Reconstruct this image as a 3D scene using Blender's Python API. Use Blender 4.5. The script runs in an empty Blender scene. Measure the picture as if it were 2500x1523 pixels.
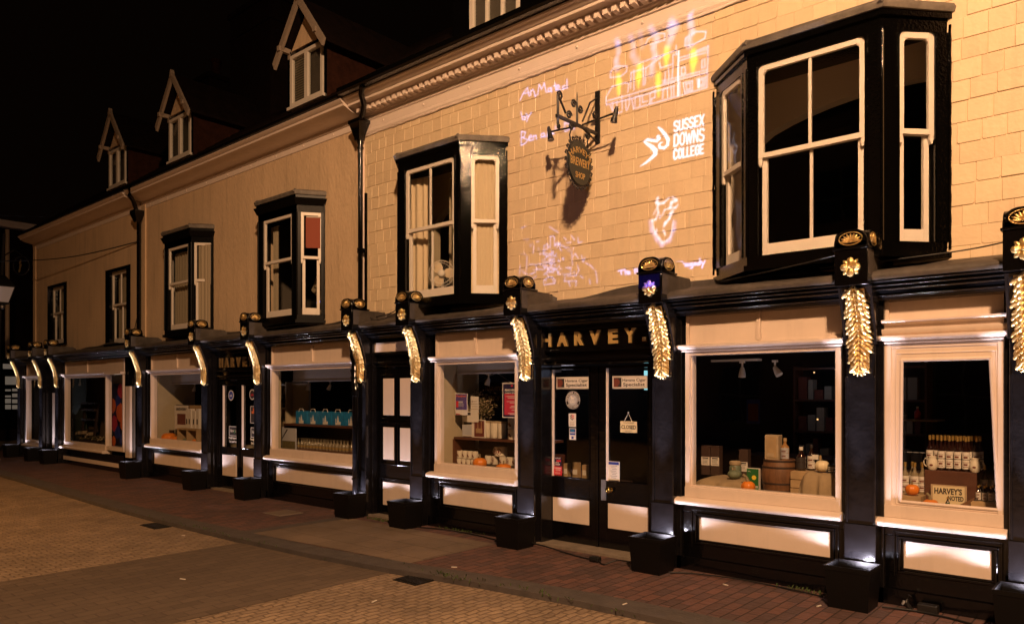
import bpy, bmesh, math, random
import numpy as np
from mathutils import Vector, Matrix
random.seed(7)
R = math.radians
scene = bpy.context.scene
COL = scene.collection

# ------------------------------------------------------------------ camera
cam = bpy.data.objects.new('camera', bpy.data.cameras.new('camera'))
COL.objects.link(cam)
cam.location = (0, -6.85, 1.70)
cam.rotation_euler = (R(90), 0, math.atan(1580 / 1821.0))
cam.data.sensor_width = 36
cam.data.lens = 36 * 1821 / 2500.0
cam.data.shift_y = 0.0794
cam.data.clip_end = 500
scene.camera = cam
# ------------------------------------------------------------------ night sky, lamps, exposure
w = bpy.data.worlds.new('World'); scene.world = w; w.use_nodes = True
bg = w.node_tree.nodes['Background']
bg.inputs[0].default_value = (0.9, 0.42, 0.22, 1); bg.inputs[1].default_value = 0.0016
scene.view_settings.view_transform = 'Standard'
scene.view_settings.look = 'None'
scene.view_settings.gamma = 1
scene.view_settings.exposure = 0
scene.render.engine = 'CYCLES'
scene.cycles.use_denoising = True
scene.cycles.use_adaptive_sampling = True
scene.cycles.adaptive_threshold = 0.015
scene.cycles.max_bounces = 6
scene.cycles.diffuse_bounces = 3
scene.cycles.glossy_bounces = 3
scene.cycles.transparent_max_bounces = 12
scene.cycles.sample_clamp_indirect = 3
SODIUM = (1.0, 0.575, 0.30)
WHITE = (0.90, 0.84, 1.0)
def lamp(name, kind, loc, power, color, size=0.1, spot=None, blend=0.3, aim=None):
    l = bpy.data.lights.new(name, kind); l.energy = power; l.color = color
    l.shadow_soft_size = size
    if spot: l.spot_size = R(spot); l.spot_blend = blend
    o = bpy.data.objects.new(name, l); COL.objects.link(o); o.location = loc
    if aim: o.rotation_euler = (Vector(aim) - Vector(loc)).to_track_quat('-Z', 'Y').to_euler()
    return o
LAMP_POS = (1.9, -8.5, 9.5)
lamp('street_light', 'SPOT', LAMP_POS, 8300, SODIUM, 0.26, 128, 0.75, (-2.6, -2.0, 0))
lamp('far_street_light', 'SPOT', (-15, -13, 9), 3600, (1.0, 0.45, 0.12), 0.2, 88, 0.6, (-15, -10, 0))

lamp('shop_fill_light', 'POINT', (-3.0, 2.3, 2.05), 2.2, (0.65, 0.7, 1.0), 0.25)       # fill lights added to lift the dim shop interiors
lamp('shop_fill_light', 'POINT', (-7.2, 2.6, 2.0), 2.5, (0.8, 0.75, 0.9), 0.25)
lamp('shop_fill_light', 'POINT', (-10.6, 2.4, 2.0), 2.5, (0.8, 0.75, 0.9), 0.25)
lamp('shop_fill_light', 'POINT', (-19.2, 0.6, 2.2), 3.0, (1.0, 0.75, 0.55), 0.15)
# ------------------------------------------------------------------ materials
MATS = {}
def mat(name, color, rough=0.5, metal=0.0, var=0.0, vscale=6.0, bump=0.0, bscale=20.0, coat=0.0, emit=None, estr=0.0, spec=0.5, stretch=None, streak=0.0):
    m = bpy.data.materials.new(name); m.use_nodes = True
    nt = m.node_tree; b = nt.nodes['Principled BSDF']
    b.inputs['Base Color'].default_value = (*color, 1); b.inputs['Roughness'].default_value = rough
    b.inputs['Metallic'].default_value = metal; b.inputs['Specular IOR Level'].default_value = spec
    b.inputs['Coat Weight'].default_value = coat; b.inputs['Coat Roughness'].default_value = 0.08
    geo = nt.nodes.new('ShaderNodeNewGeometry')
    src = geo.outputs['Position']
    if stretch:
        mp = nt.nodes.new('ShaderNodeMapping'); mp.inputs['Scale'].default_value = stretch
        nt.links.new(src, mp.inputs['Vector']); src = mp.outputs[0]
    if var:
        n = nt.nodes.new('ShaderNodeTexNoise'); n.inputs['Scale'].default_value = vscale; n.inputs['Detail'].default_value = 8
        n.inputs['Roughness'].default_value = 0.65
        nt.links.new(src, n.inputs['Vector'])
        r = nt.nodes.new('ShaderNodeValToRGB')
        r.color_ramp.elements[0].position = 0.3; r.color_ramp.elements[1].position = 0.72
        r.color_ramp.elements[0].color = (*[c * (1 - var) for c in color], 1)
        r.color_ramp.elements[1].color = (*[min(1, c * (1 + var * 0.7)) for c in color], 1)
        nt.links.new(n.outputs['Fac'], r.inputs[0]); nt.links.new(r.outputs[0], b.inputs['Base Color'])
        if streak:      # rain streaks and grime
            mp2 = nt.nodes.new('ShaderNodeMapping'); mp2.inputs['Scale'].default_value = (5, 5, 0.45); nt.links.new(geo.outputs['Position'], mp2.inputs['Vector'])
            n2 = nt.nodes.new('ShaderNodeTexNoise'); n2.inputs['Scale'].default_value = 1.3; n2.inputs['Detail'].default_value = 10; n2.inputs['Roughness'].default_value = 0.7; nt.links.new(mp2.outputs[0], n2.inputs['Vector'])
            mr = nt.nodes.new('ShaderNodeMapRange'); mr.inputs['From Min'].default_value = 0.50; mr.inputs['From Max'].default_value = 0.78; mr.inputs['To Min'].default_value = 1.0; mr.inputs['To Max'].default_value = 1 - streak; nt.links.new(n2.outputs['Fac'], mr.inputs[0])
            vm = nt.nodes.new('ShaderNodeVectorMath'); vm.operation = 'SCALE'; nt.links.new(r.outputs[0], vm.inputs[0]); nt.links.new(mr.outputs[0], vm.inputs['Scale']); nt.links.new(vm.outputs[0], b.inputs['Base Color'])
    if bump:
        n = nt.nodes.new('ShaderNodeTexNoise'); n.inputs['Scale'].default_value = bscale; n.inputs['Detail'].default_value = 5
        nt.links.new(src, n.inputs['Vector'])
        bp = nt.nodes.new('ShaderNodeBump'); bp.inputs['Strength'].default_value = bump; bp.inputs['Distance'].default_value = 0.01
        nt.links.new(n.outputs['Fac'], bp.inputs['Height']); nt.links.new(bp.outputs[0], b.inputs['Normal'])
    if emit:
        b.inputs['Emission Color'].default_value = (*emit, 1); b.inputs['Emission Strength'].default_value = estr
    MATS[name] = m
    return m
mat('black', (0.0022, 0.002, 0.0024), 0.14, bump=0.3, bscale=16, coat=0.25)
mat('black_old', (0.002, 0.0018, 0.0016), 0.075, bump=0.22, bscale=42, spec=0.5)
mat('black_flat', (0.002, 0.0018, 0.0016), 0.35, spec=0.15)
mat('plaster_white', (0.8, 0.70, 0.58), 0.8)
mat('black_shaft', (0.0065, 0.006, 0.0070), 0.18, var=0.5, vscale=7, bump=0.35, bscale=12, coat=0.3)
mat('tile', (0.74, 0.58, 0.38), 0.5, var=0.07, vscale=2.2, bump=0.25, bscale=30, streak=0.12)
mat('tile_light', (0.78, 0.62, 0.41), 0.45, var=0.06, vscale=3.2, bump=0.35, bscale=22, streak=0.10)
mat('tile_dull', (0.73, 0.57, 0.372), 0.55, var=0.09, vscale=2.7, bump=0.35, bscale=25, streak=0.20)
mat('stucco', (0.70, 0.52, 0.335), 0.75, var=0.12, vscale=1.8, bump=1.0, bscale=24, stretch=(1, 1, 0.4), streak=0.30)
mat('bargeboard', (0.36, 0.29, 0.23), 0.5, var=0.1, vscale=9)
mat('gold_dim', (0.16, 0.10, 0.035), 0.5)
mat('trim', (0.78, 0.67, 0.59), 0.45, var=0.06, vscale=3, bump=0.15, bscale=30)
mat('cream', (0.72, 0.595, 0.50), 0.3, var=0.05, vscale=4, streak=0.12, bump=0.12, bscale=18, coat=0.2)
mat('white', (0.74, 0.68, 0.60), 0.35, var=0.05, vscale=5, bump=0.1, bscale=30)
mat('gold', (0.82, 0.58, 0.24), 0.30, 0.8, bump=0.6, bscale=70)
mat('gold_paint', (0.80, 0.54, 0.20), 0.42, 0.55, var=0.12, vscale=20)
mat('gold_glow', (0.66, 0.42, 0.12), 0.35, 0.3)
mat('lead', (0.075, 0.062, 0.052), 0.62, var=0.45, vscale=5, bump=1.0, bscale=9)
mat('lead_pale', (0.15, 0.13, 0.11), 0.6, var=0.4, vscale=9, bump=0.8, bscale=12)
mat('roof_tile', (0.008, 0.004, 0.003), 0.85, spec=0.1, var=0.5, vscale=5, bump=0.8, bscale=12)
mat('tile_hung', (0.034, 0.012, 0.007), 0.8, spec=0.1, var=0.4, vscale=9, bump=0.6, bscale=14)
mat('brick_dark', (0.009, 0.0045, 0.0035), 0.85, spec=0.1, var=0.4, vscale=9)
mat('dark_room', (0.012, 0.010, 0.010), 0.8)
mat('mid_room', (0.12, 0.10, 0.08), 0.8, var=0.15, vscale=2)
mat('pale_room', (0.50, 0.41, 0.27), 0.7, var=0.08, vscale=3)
mat('kraft_wall', (0.20, 0.12, 0.06), 0.8, var=0.2, vscale=2)
mat('green_wall', (0.05, 0.07, 0.055), 0.7)
mat('curtain', (0.74, 0.60, 0.41), 0.85)
mat('curtain_dull', (0.34, 0.28, 0.19), 0.85)
mat('red_blind', (0.26, 0.05, 0.02), 0.7)
mat('iron', (0.012, 0.011, 0.011), 0.45, bump=0.3, bscale=40)
mat('board', (0.010, 0.014, 0.010), 0.3)
mat('planter', (0.0035, 0.003, 0.003), 0.45, spec=0.25, bump=0.15, bscale=60)
mat('soil', (0.006, 0.004, 0.003), 0.95)
mat('bulb', (1, 1, 1), 0.4, emit=WHITE, estr=3)
mat('valance', (0.50, 0.49, 0.50), 0.6)
mat('shelf_wood', (0.10, 0.035, 0.018), 0.5, var=0.25, vscale=8)
mat('shelf_dark', (0.035, 0.018, 0.012), 0.55)
mat('oak', (0.17, 0.075, 0.03), 0.6, var=0.35, vscale=6, stretch=(6, 6, 1))
mat('crate_wood', (0.42, 0.28, 0.14), 0.7, var=0.25, vscale=7)
mat('hessian', (0.33, 0.235, 0.13), 0.9, var=0.12, vscale=14, bump=0.5, bscale=120)
mat('pumpkin', (0.78, 0.22, 0.02), 0.4, var=0.15, vscale=9)
mat('pumpkin_pale', (0.80, 0.66, 0.42), 0.4, var=0.08, vscale=8)
mat('squash', (0.16, 0.19, 0.12), 0.5, var=0.3, vscale=14)
mat('stalk', (0.22, 0.17, 0.09), 0.8)
mat('gift', (0.055, 0.030, 0.022), 0.5)
mat('paper', (0.72, 0.66, 0.58), 0.6)
mat('paper_yellow', (0.72, 0.60, 0.36), 0.6)
mat('kraft', (0.45, 0.33, 0.2), 0.7, var=0.2, vscale=20)
mat('ink', (0.03, 0.022, 0.02), 0.6)
mat('green', (0.02, 0.13, 0.03), 0.4)
mat('yellow', (0.85, 0.6, 0.05), 0.4)
mat('blue', (0.03, 0.05, 0.30), 0.4)
mat('sky_blue', (0.02, 0.20, 0.42), 0.4, var=0.4, vscale=12)
mat('purple', (0.10, 0.06, 0.22), 0.45)
mat('red', (0.62, 0.03, 0.04), 0.4)
mat('pink_red', (0.55, 0.04, 0.07), 0.4)
mat('navy', (0.02, 0.015, 0.05), 0.4)
mat('orange', (0.8, 0.16, 0.03), 0.5)
mat('mug', (0.74, 0.66, 0.52), 0.25, coat=0.4)
mat('tin', (0.45, 0.45, 0.47), 0.35)
mat('steel', (0.5, 0.5, 0.5), 0.3, 0.9)
mat('wine', (0.02, 0.006, 0.004), 0.08, coat=1)
mat('spirit', (0.34, 0.17, 0.06), 0.1, coat=1)
mat('foil', (0.75, 0.5, 0.15), 0.3, 0.8)
mat('clear', (0.25, 0.2, 0.12), 0.08, coat=1)
mat('brass', (0.75, 0.5, 0.14), 0.2, 1.0)
mat('brown_red', (0.16, 0.04, 0.025), 0.5)
mat('foliage', (0.14, 0.11, 0.04), 0.7, var=0.5, vscale=30)
mat('weed', (0.05, 0.08, 0.015), 0.7)
mat('cable', (0.008, 0.008, 0.008), 0.5)
mat('drain', (0.012, 0.011, 0.01), 0.6, 0.5)
mat('concrete', (0.20, 0.16, 0.12), 0.85, var=0.25, vscale=9, bump=0.4, bscale=60)
mat('kerb', (0.075, 0.062, 0.056), 0.8, var=0.3, vscale=5, bump=0.5, bscale=40)
mat('lantern_glass', (0.55, 0.50, 0.48), 0.4, emit=(0.9, 0.62, 0.5), estr=0.06)  # faint glow put into the panes to make the unlit lantern look pale
mat('shop_glow', (0.1, 0.09, 0.08), 0.5, emit=(1.0, 0.8, 0.62), estr=0.10, var=0.3, vscale=9)
mat('led_blue', (0.1, 0.1, 0.9), 0.4, emit=(0.15, 0.2, 1.0), estr=3.0)
mat('screen_cyan', (0.5, 0.8, 0.9), 0.4, emit=(0.35, 0.9, 1.0), estr=0.9)
mat('led_amber', (1, 0.7, 0.3), 0.4, emit=(1.0, 0.55, 0.2), estr=2.0)

def glass_mat():
    m = bpy.data.materials.new('window_glass'); m.use_nodes = True; nt = m.node_tree; nt.nodes.clear()
    o = nt.nodes.new('ShaderNodeOutputMaterial'); mx = nt.nodes.new('ShaderNodeMixShader')
    t = nt.nodes.new('ShaderNodeBsdfTransparent'); t.inputs[0].default_value = (0.93, 0.94, 0.93, 1)
    g = nt.nodes.new('ShaderNodeBsdfGlossy'); g.inputs['Roughness'].default_value = 0.015
    lw = nt.nodes.new('ShaderNodeLayerWeight'); lw.inputs['Blend'].default_value = 0.5
    pw = nt.nodes.new('ShaderNodeMath'); pw.operation = 'POWER'; pw.inputs[1].default_value = 4.0; nt.links.new(lw.outputs['Facing'], pw.inputs[0])
    f = nt.nodes.new('ShaderNodeMath'); f.operation = 'MULTIPLY_ADD'; f.inputs[1].default_value = 0.85; f.inputs[2].default_value = 0.045; nt.links.new(pw.outputs[0], f.inputs[0])
    n = nt.nodes.new('ShaderNodeTexNoise'); n.inputs['Scale'].default_value = 1.2
    geo = nt.nodes.new('ShaderNodeNewGeometry'); nt.links.new(geo.outputs['Position'], n.inputs['Vector'])
    bp = nt.nodes.new('ShaderNodeBump'); bp.inputs['Strength'].default_value = 0.15; bp.inputs['Distance'].default_value = 0.02
    nt.links.new(n.outputs['Fac'], bp.inputs['Height']); nt.links.new(bp.outputs[0], g.inputs['Normal'])
    nt.links.new(f.outputs[0], mx.inputs[0]); nt.links.new(t.outputs[0], mx.inputs[1]); nt.links.new(g.outputs[0], mx.inputs[2])
    nt.links.new(mx.outputs[0], o.inputs[0]); MATS['glass'] = m
glass_mat()

def paving(name, c1, c2, mortar, bw, bh, msize, bump, rough=0.75, wob=0.0, bias=0.0, dirt=0.35, rot=90, offset=0.5):
    """stone or brick paving laid in courses that run away from the shopfront"""
    m = bpy.data.materials.new(name); m.use_nodes = True; nt = m.node_tree; N = nt.nodes; L = nt.links
    b = N['Principled BSDF']; b.inputs['Roughness'].default_value = rough
    geo = N.new('ShaderNodeNewGeometry'); mp = N.new('ShaderNodeMapping'); mp.inputs['Rotation'].default_value = (0, 0, R(rot))
    L.new(geo.outputs['Position'], mp.inputs[0])
    ns = N.new('ShaderNodeTexNoise'); ns.inputs['Scale'].default_value = 5.0; ns.inputs['Detail'].default_value = 3
    L.new(geo.outputs['Position'], ns.inputs['Vector'])
    sub = N.new('ShaderNodeVectorMath'); sub.operation = 'SUBTRACT'; sub.inputs[1].default_value = (0.5, 0.5, 0.5)
    L.new(ns.outputs['Color'], sub.inputs[0])
    sc = N.new('ShaderNodeVectorMath'); sc.operation = 'SCALE'; sc.inputs['Scale'].default_value = wob
    L.new(sub.outputs[0], sc.inputs[0])
    ad = N.new('ShaderNodeVectorMath'); ad.operation = 'ADD'; L.new(mp.outputs[0], ad.inputs[0]); L.new(sc.outputs[0], ad.inputs[1])
    br = N.new('ShaderNodeTexBrick'); br.offset = offset
    br.inputs['Color1'].default_value = (*c1, 1); br.inputs['Color2'].default_value = (*c2, 1); br.inputs['Mortar'].default_value = (*mortar, 1)
    br.inputs['Scale'].default_value = 1; br.inputs['Mortar Size'].default_value = msize; br.inputs['Mortar Smooth'].default_value = 0.5
    br.inputs['Bias'].default_value = bias; br.inputs['Brick Width'].default_value = bw; br.inputs['Row Height'].default_value = bh
    L.new(ad.outputs[0], br.inputs['Vector'])
    d = N.new('ShaderNodeTexNoise'); d.inputs['Scale'].default_value = 1.3; d.inputs['Detail'].default_value = 9; d.inputs['Roughness'].default_value = 0.7
    L.new(geo.outputs['Position'], d.inputs['Vector'])
    rr = N.new('ShaderNodeMapRange'); rr.inputs['From Min'].default_value = 0.3; rr.inputs['From Max'].default_value = 0.7
    rr.inputs['To Min'].default_value = 1 - dirt; rr.inputs['To Max'].default_value = 1 + dirt * 0.6
    L.new(d.outputs['Fac'], rr.inputs[0])
    mu = N.new('ShaderNodeVectorMath'); mu.operation = 'SCALE'
    L.new(br.outputs['Color'], mu.inputs[0]); L.new(rr.outputs[0], mu.inputs['Scale'])
    L.new(mu.outputs[0], b.inputs['Base Color'])
    fine = N.new('ShaderNodeTexNoise'); fine.inputs['Scale'].default_value = 22; fine.inputs['Detail'].default_value = 6
    L.new(geo.outputs['Position'], fine.inputs['Vector'])
    h = N.new('ShaderNodeMath'); h.operation = 'MULTIPLY_ADD'; h.inputs[1].default_value = -1.6
    L.new(br.outputs['Fac'], h.inputs[0]); L.new(fine.outputs['Fac'], h.inputs[2])
    bp = N.new('ShaderNodeBump'); bp.inputs['Strength'].default_value = bump; bp.inputs['Distance'].default_value = 0.012
    L.new(h.outputs[0], bp.inputs['Height']); L.new(bp.outputs[0], b.inputs['Normal'])
    MATS[name] = m
paving('setts', (0.315, 0.228, 0.150), (0.235, 0.170, 0.115), (0.165, 0.115, 0.076), 0.135, 0.072, 0.009, 0.8, wob=0.09, rough=0.62)
paving('band_setts', (0.125, 0.090, 0.063), (0.100, 0.072, 0.051), (0.08, 0.055, 0.04), 0.24, 0.12, 0.008, 0.35, wob=0.02, dirt=0.2)
paving('brick_paving', (0.145, 0.068, 0.052), (0.080, 0.047, 0.042), (0.022, 0.015, 0.012), 0.215, 0.105, 0.006, 0.6, wob=0.008)
paving('slabs', (0.175, 0.125, 0.085), (0.145, 0.105, 0.072), (0.07, 0.05, 0.036), 0.6, 0.42, 0.006, 0.3, wob=0.004, rot=0)

# ------------------------------------------------------------------ mesh builder
ORG = {}
class MB:
    def __init__(s): s.v = []; s.f = []; s.mi = []; s.k = 0
    def add(s, vs, fs):
        o = len(s.v); s.v += [tuple(p) for p in vs]
        for f in fs: s.f.append([o + i for i in f]); s.mi.append(s.k)
        return s
    def box(s, x0, x1, y0, y1, z0, z1):
        return s.add([(x, y, z) for z in (z0, z1) for y in (y0, y1) for x in (x0, x1)],
              [(0, 2, 3, 1), (4, 5, 7, 6), (0, 1, 5, 4), (2, 6, 7, 3), (0, 4, 6, 2), (1, 3, 7, 5)])
    def fr(s, A, B):
        s.A = Vector((A[0], A[1], 0)); d = Vector((B[0] - A[0], B[1] - A[1], 0)); s.L = d.length; s.d = d.normalized()
        s.n = Vector((s.d.y, -s.d.x, 0)); return s
    def pt(s, u, d, z): p = s.A + s.d * u + s.n * d; return (p.x, p.y, z)
    def fbox(s, u0, u1, z0, z1, d0, d1):
        return s.add([s.pt(u, d, z) for z in (z0, z1) for d in (d1, d0) for u in (u0, u1)],
              [(0, 2, 3, 1), (4, 5, 7, 6), (0, 1, 5, 4), (2, 6, 7, 3), (0, 4, 6, 2), (1, 3, 7, 5)])
    def ring(s, rings, caps=True, closed=True):
        n = len(rings[0]); vs = [p for r in rings for p in r]; fs = []
        for i in range(len(rings) - 1):
            for j in range(n if closed else n - 1):
                a, b = i * n + j, i * n + (j + 1) % n; fs.append((a, b, b + n, a + n))
        if caps: fs.append(tuple(range(n))[::-1]); fs.append(tuple(range((len(rings) - 1) * n, len(rings) * n)))
        return s.add(vs, fs)
    def px(s, prof, x0, x1): return s.ring([[(x, y, z) for y, z in prof] for x in (x0, x1)])
    def py(s, prof, y0, y1): return s.ring([[(x, y, z) for x, z in prof] for y in (y0, y1)])
    def pz(s, prof, z0, z1): return s.ring([[(x, y, z) for x, y in prof] for z in (z0, z1)])
    def lathe(s, prof, c, n=14):
        return s.ring([[(c[0] + r * math.cos(2 * math.pi * j / n), c[1] + r * math.sin(2 * math.pi * j / n), c[2] + z) for j in range(n)] for r, z in prof])
    def tube(s, pts, r, n=8, closed=False):
        pts = [Vector(p) for p in pts]; rings = []
        for i, p in enumerate(pts):
            t = (pts[min(i + 1, len(pts) - 1)] - pts[max(i - 1, 0)]).normalized()
            up = Vector((0, 0, 1)) if abs(t.z) < 0.9 else Vector((1, 0, 0))
            a = t.cross(up).normalized(); b = t.cross(a)
            rr = r[i] if isinstance(r, (list, tuple)) else r
            rings.append([p + (a * math.cos(2 * math.pi * j / n) + b * math.sin(2 * math.pi * j / n)) * rr for j in range(n)])
        return s.ring(rings)
    def ell(s, c, ax, ay, az, nu=8, nv=5):
        c = Vector(c); ax, ay, az = Vector(ax), Vector(ay), Vector(az); rings = []
        for i in range(nv + 1):
            t = -math.pi / 2 + math.pi * (0.03 + 0.94 * i / nv)
            rings.append([c + az * math.sin(t) + (ax * math.cos(2 * math.pi * j / nu) + ay * math.sin(2 * math.pi * j / nu)) * math.cos(t) for j in range(nu)])
        return s.ring(rings)
    def text(s, body, x, y, z, h, w=None, depth=0.003, align='LEFT', bold=0.0, space=1.0, arc=None, plane='front'):
        cu = bpy.data.curves.new('t', 'FONT'); cu.body = body; cu.size = 1; cu.extrude = 0.5; cu.offset = bold
        cu.align_x = align; cu.space_character = space; cu.resolution_u = 3
        ob = bpy.data.objects.new('t', cu); COL.objects.link(ob)
        me = bpy.data.meshes.new_from_object(ob.evaluated_get(bpy.context.evaluated_depsgraph_get()))
        vs = [v.co.copy() for v in me.vertices]; fs = [tuple(p.vertices) for p in me.polygons]
        bpy.data.objects.remove(ob); bpy.data.curves.remove(cu); bpy.data.meshes.remove(me)
        if not vs: return s
        k = h / 0.70; mx0 = min(v.x for v in vs); mx1 = max(v.x for v in vs)
        kx = k if w is None else w / (mx1 - mx0)
        out = []
        for v in vs:
            tx, tz, td = v.x * kx, v.y * k, (v.z + 0.5) * depth
            if arc:   # bend round a circle of radius arc; negative = along the bottom
                r_ = abs(arc); a_ = tx / r_
                if arc > 0: tx, tz = (r_ + tz) * math.sin(a_), (r_ + tz) * math.cos(a_)
                else: tx, tz = (r_ - tz) * math.sin(a_), -(r_ - tz) * math.cos(a_)
            if plane == 'front': out.append((x + tx, y - td, z + tz))
            elif plane == 'side+': out.append((x + td, y + tx, z + tz))      # faces +x, reads along +y
            elif plane == 'side-': out.append((x - td, y - tx, z + tz))
        return s.add(out, fs)
    def build(s, name, mats, parent=None, smooth=None, bevel=0.0, label=None, org=None):
        if isinstance(mats, str): mats = [mats]
        o0 = Vector(ORG.get(parent.name, (0, 0, 0))) if parent else Vector(org or (0, 0, 0))
        me = bpy.data.meshes.new(name); me.from_pydata([(p[0] - o0.x, p[1] - o0.y, p[2] - o0.z) for p in s.v], [], s.f); me.update()
        for m_ in mats: me.materials.append(MATS[m_])
        me.polygons.foreach_set('material_index', s.mi)
        bm = bmesh.new(); bm.from_mesh(me); bmesh.ops.recalc_face_normals(bm, faces=bm.faces); bm.to_mesh(me); bm.free()
        if smooth:
            me.polygons.foreach_set('use_smooth', [True] * len(me.polygons)); me.set_sharp_from_angle(angle=R(smooth))
        ob = bpy.data.objects.new(name, me); COL.objects.link(ob); ORG[ob.name] = tuple(o0)
        if parent: ob.parent = parent
        else: ob.location = o0
        if bevel:
            b = ob.modifiers.new('bevel', 'BEVEL'); b.width = bevel; b.segments = 2; b.limit_method = 'ANGLE'
        if label: ob['label'] = label
        return ob
def thing(name, label, cat, loc=(0, 0, 0), group=None):
    o = bpy.data.objects.new(name, None); o.empty_display_size = 0.1; COL.objects.link(o); o.location = loc; ORG[o.name] = tuple(loc)
    o['label'] = label; o['category'] = cat
    if group: o['group'] = group
    return o
def tag(o, label, cat, group=None):
    o['label'] = label; o['category'] = cat
    if group: o['group'] = group
    return o
def struct(o, kind='structure'): o['kind'] = kind; return o
def dup(root, loc, label=None, rotz=0.0, scale=None, group=None):
    def cp(o, par):
        kids = list(o.children)
        c = o.copy(); COL.objects.link(c); c.parent = par
        for k in kids: cp(k, c)
        return c
    r = cp(root, None); r.location = loc; r.rotation_euler = (0, 0, rotz)
    if scale: r.scale = (scale,) * 3 if isinstance(scale, (int, float)) else scale
    if label: r['label'] = label
    if group: r['group'] = group
    return r
def holes(mb, x0, x1, z0, z1, y0, y1, hs):
    """wall slab with rectangular openings (hx0,hx1,hz0,hz1)"""
    xs = sorted({x0, x1, *[h[0] for h in hs], *[h[1] for h in hs]}); xs = [x for x in xs if x0 <= x <= x1]
    for a, b in zip(xs, xs[1:]):
        m = (a + b) / 2; cut = sorted([(h[2], h[3]) for h in hs if h[0] < m < h[1]]); z = z0
        for c0, c1 in cut:
            if c0 > z: mb.box(a, b, y0, y1, z, c0)
            z = max(z, c1)
        if z < z1: mb.box(a, b, y0, y1, z, z1)
UP_W = 46.0; UP_B = 850.0; PROJ_W = 32000.0
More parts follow.
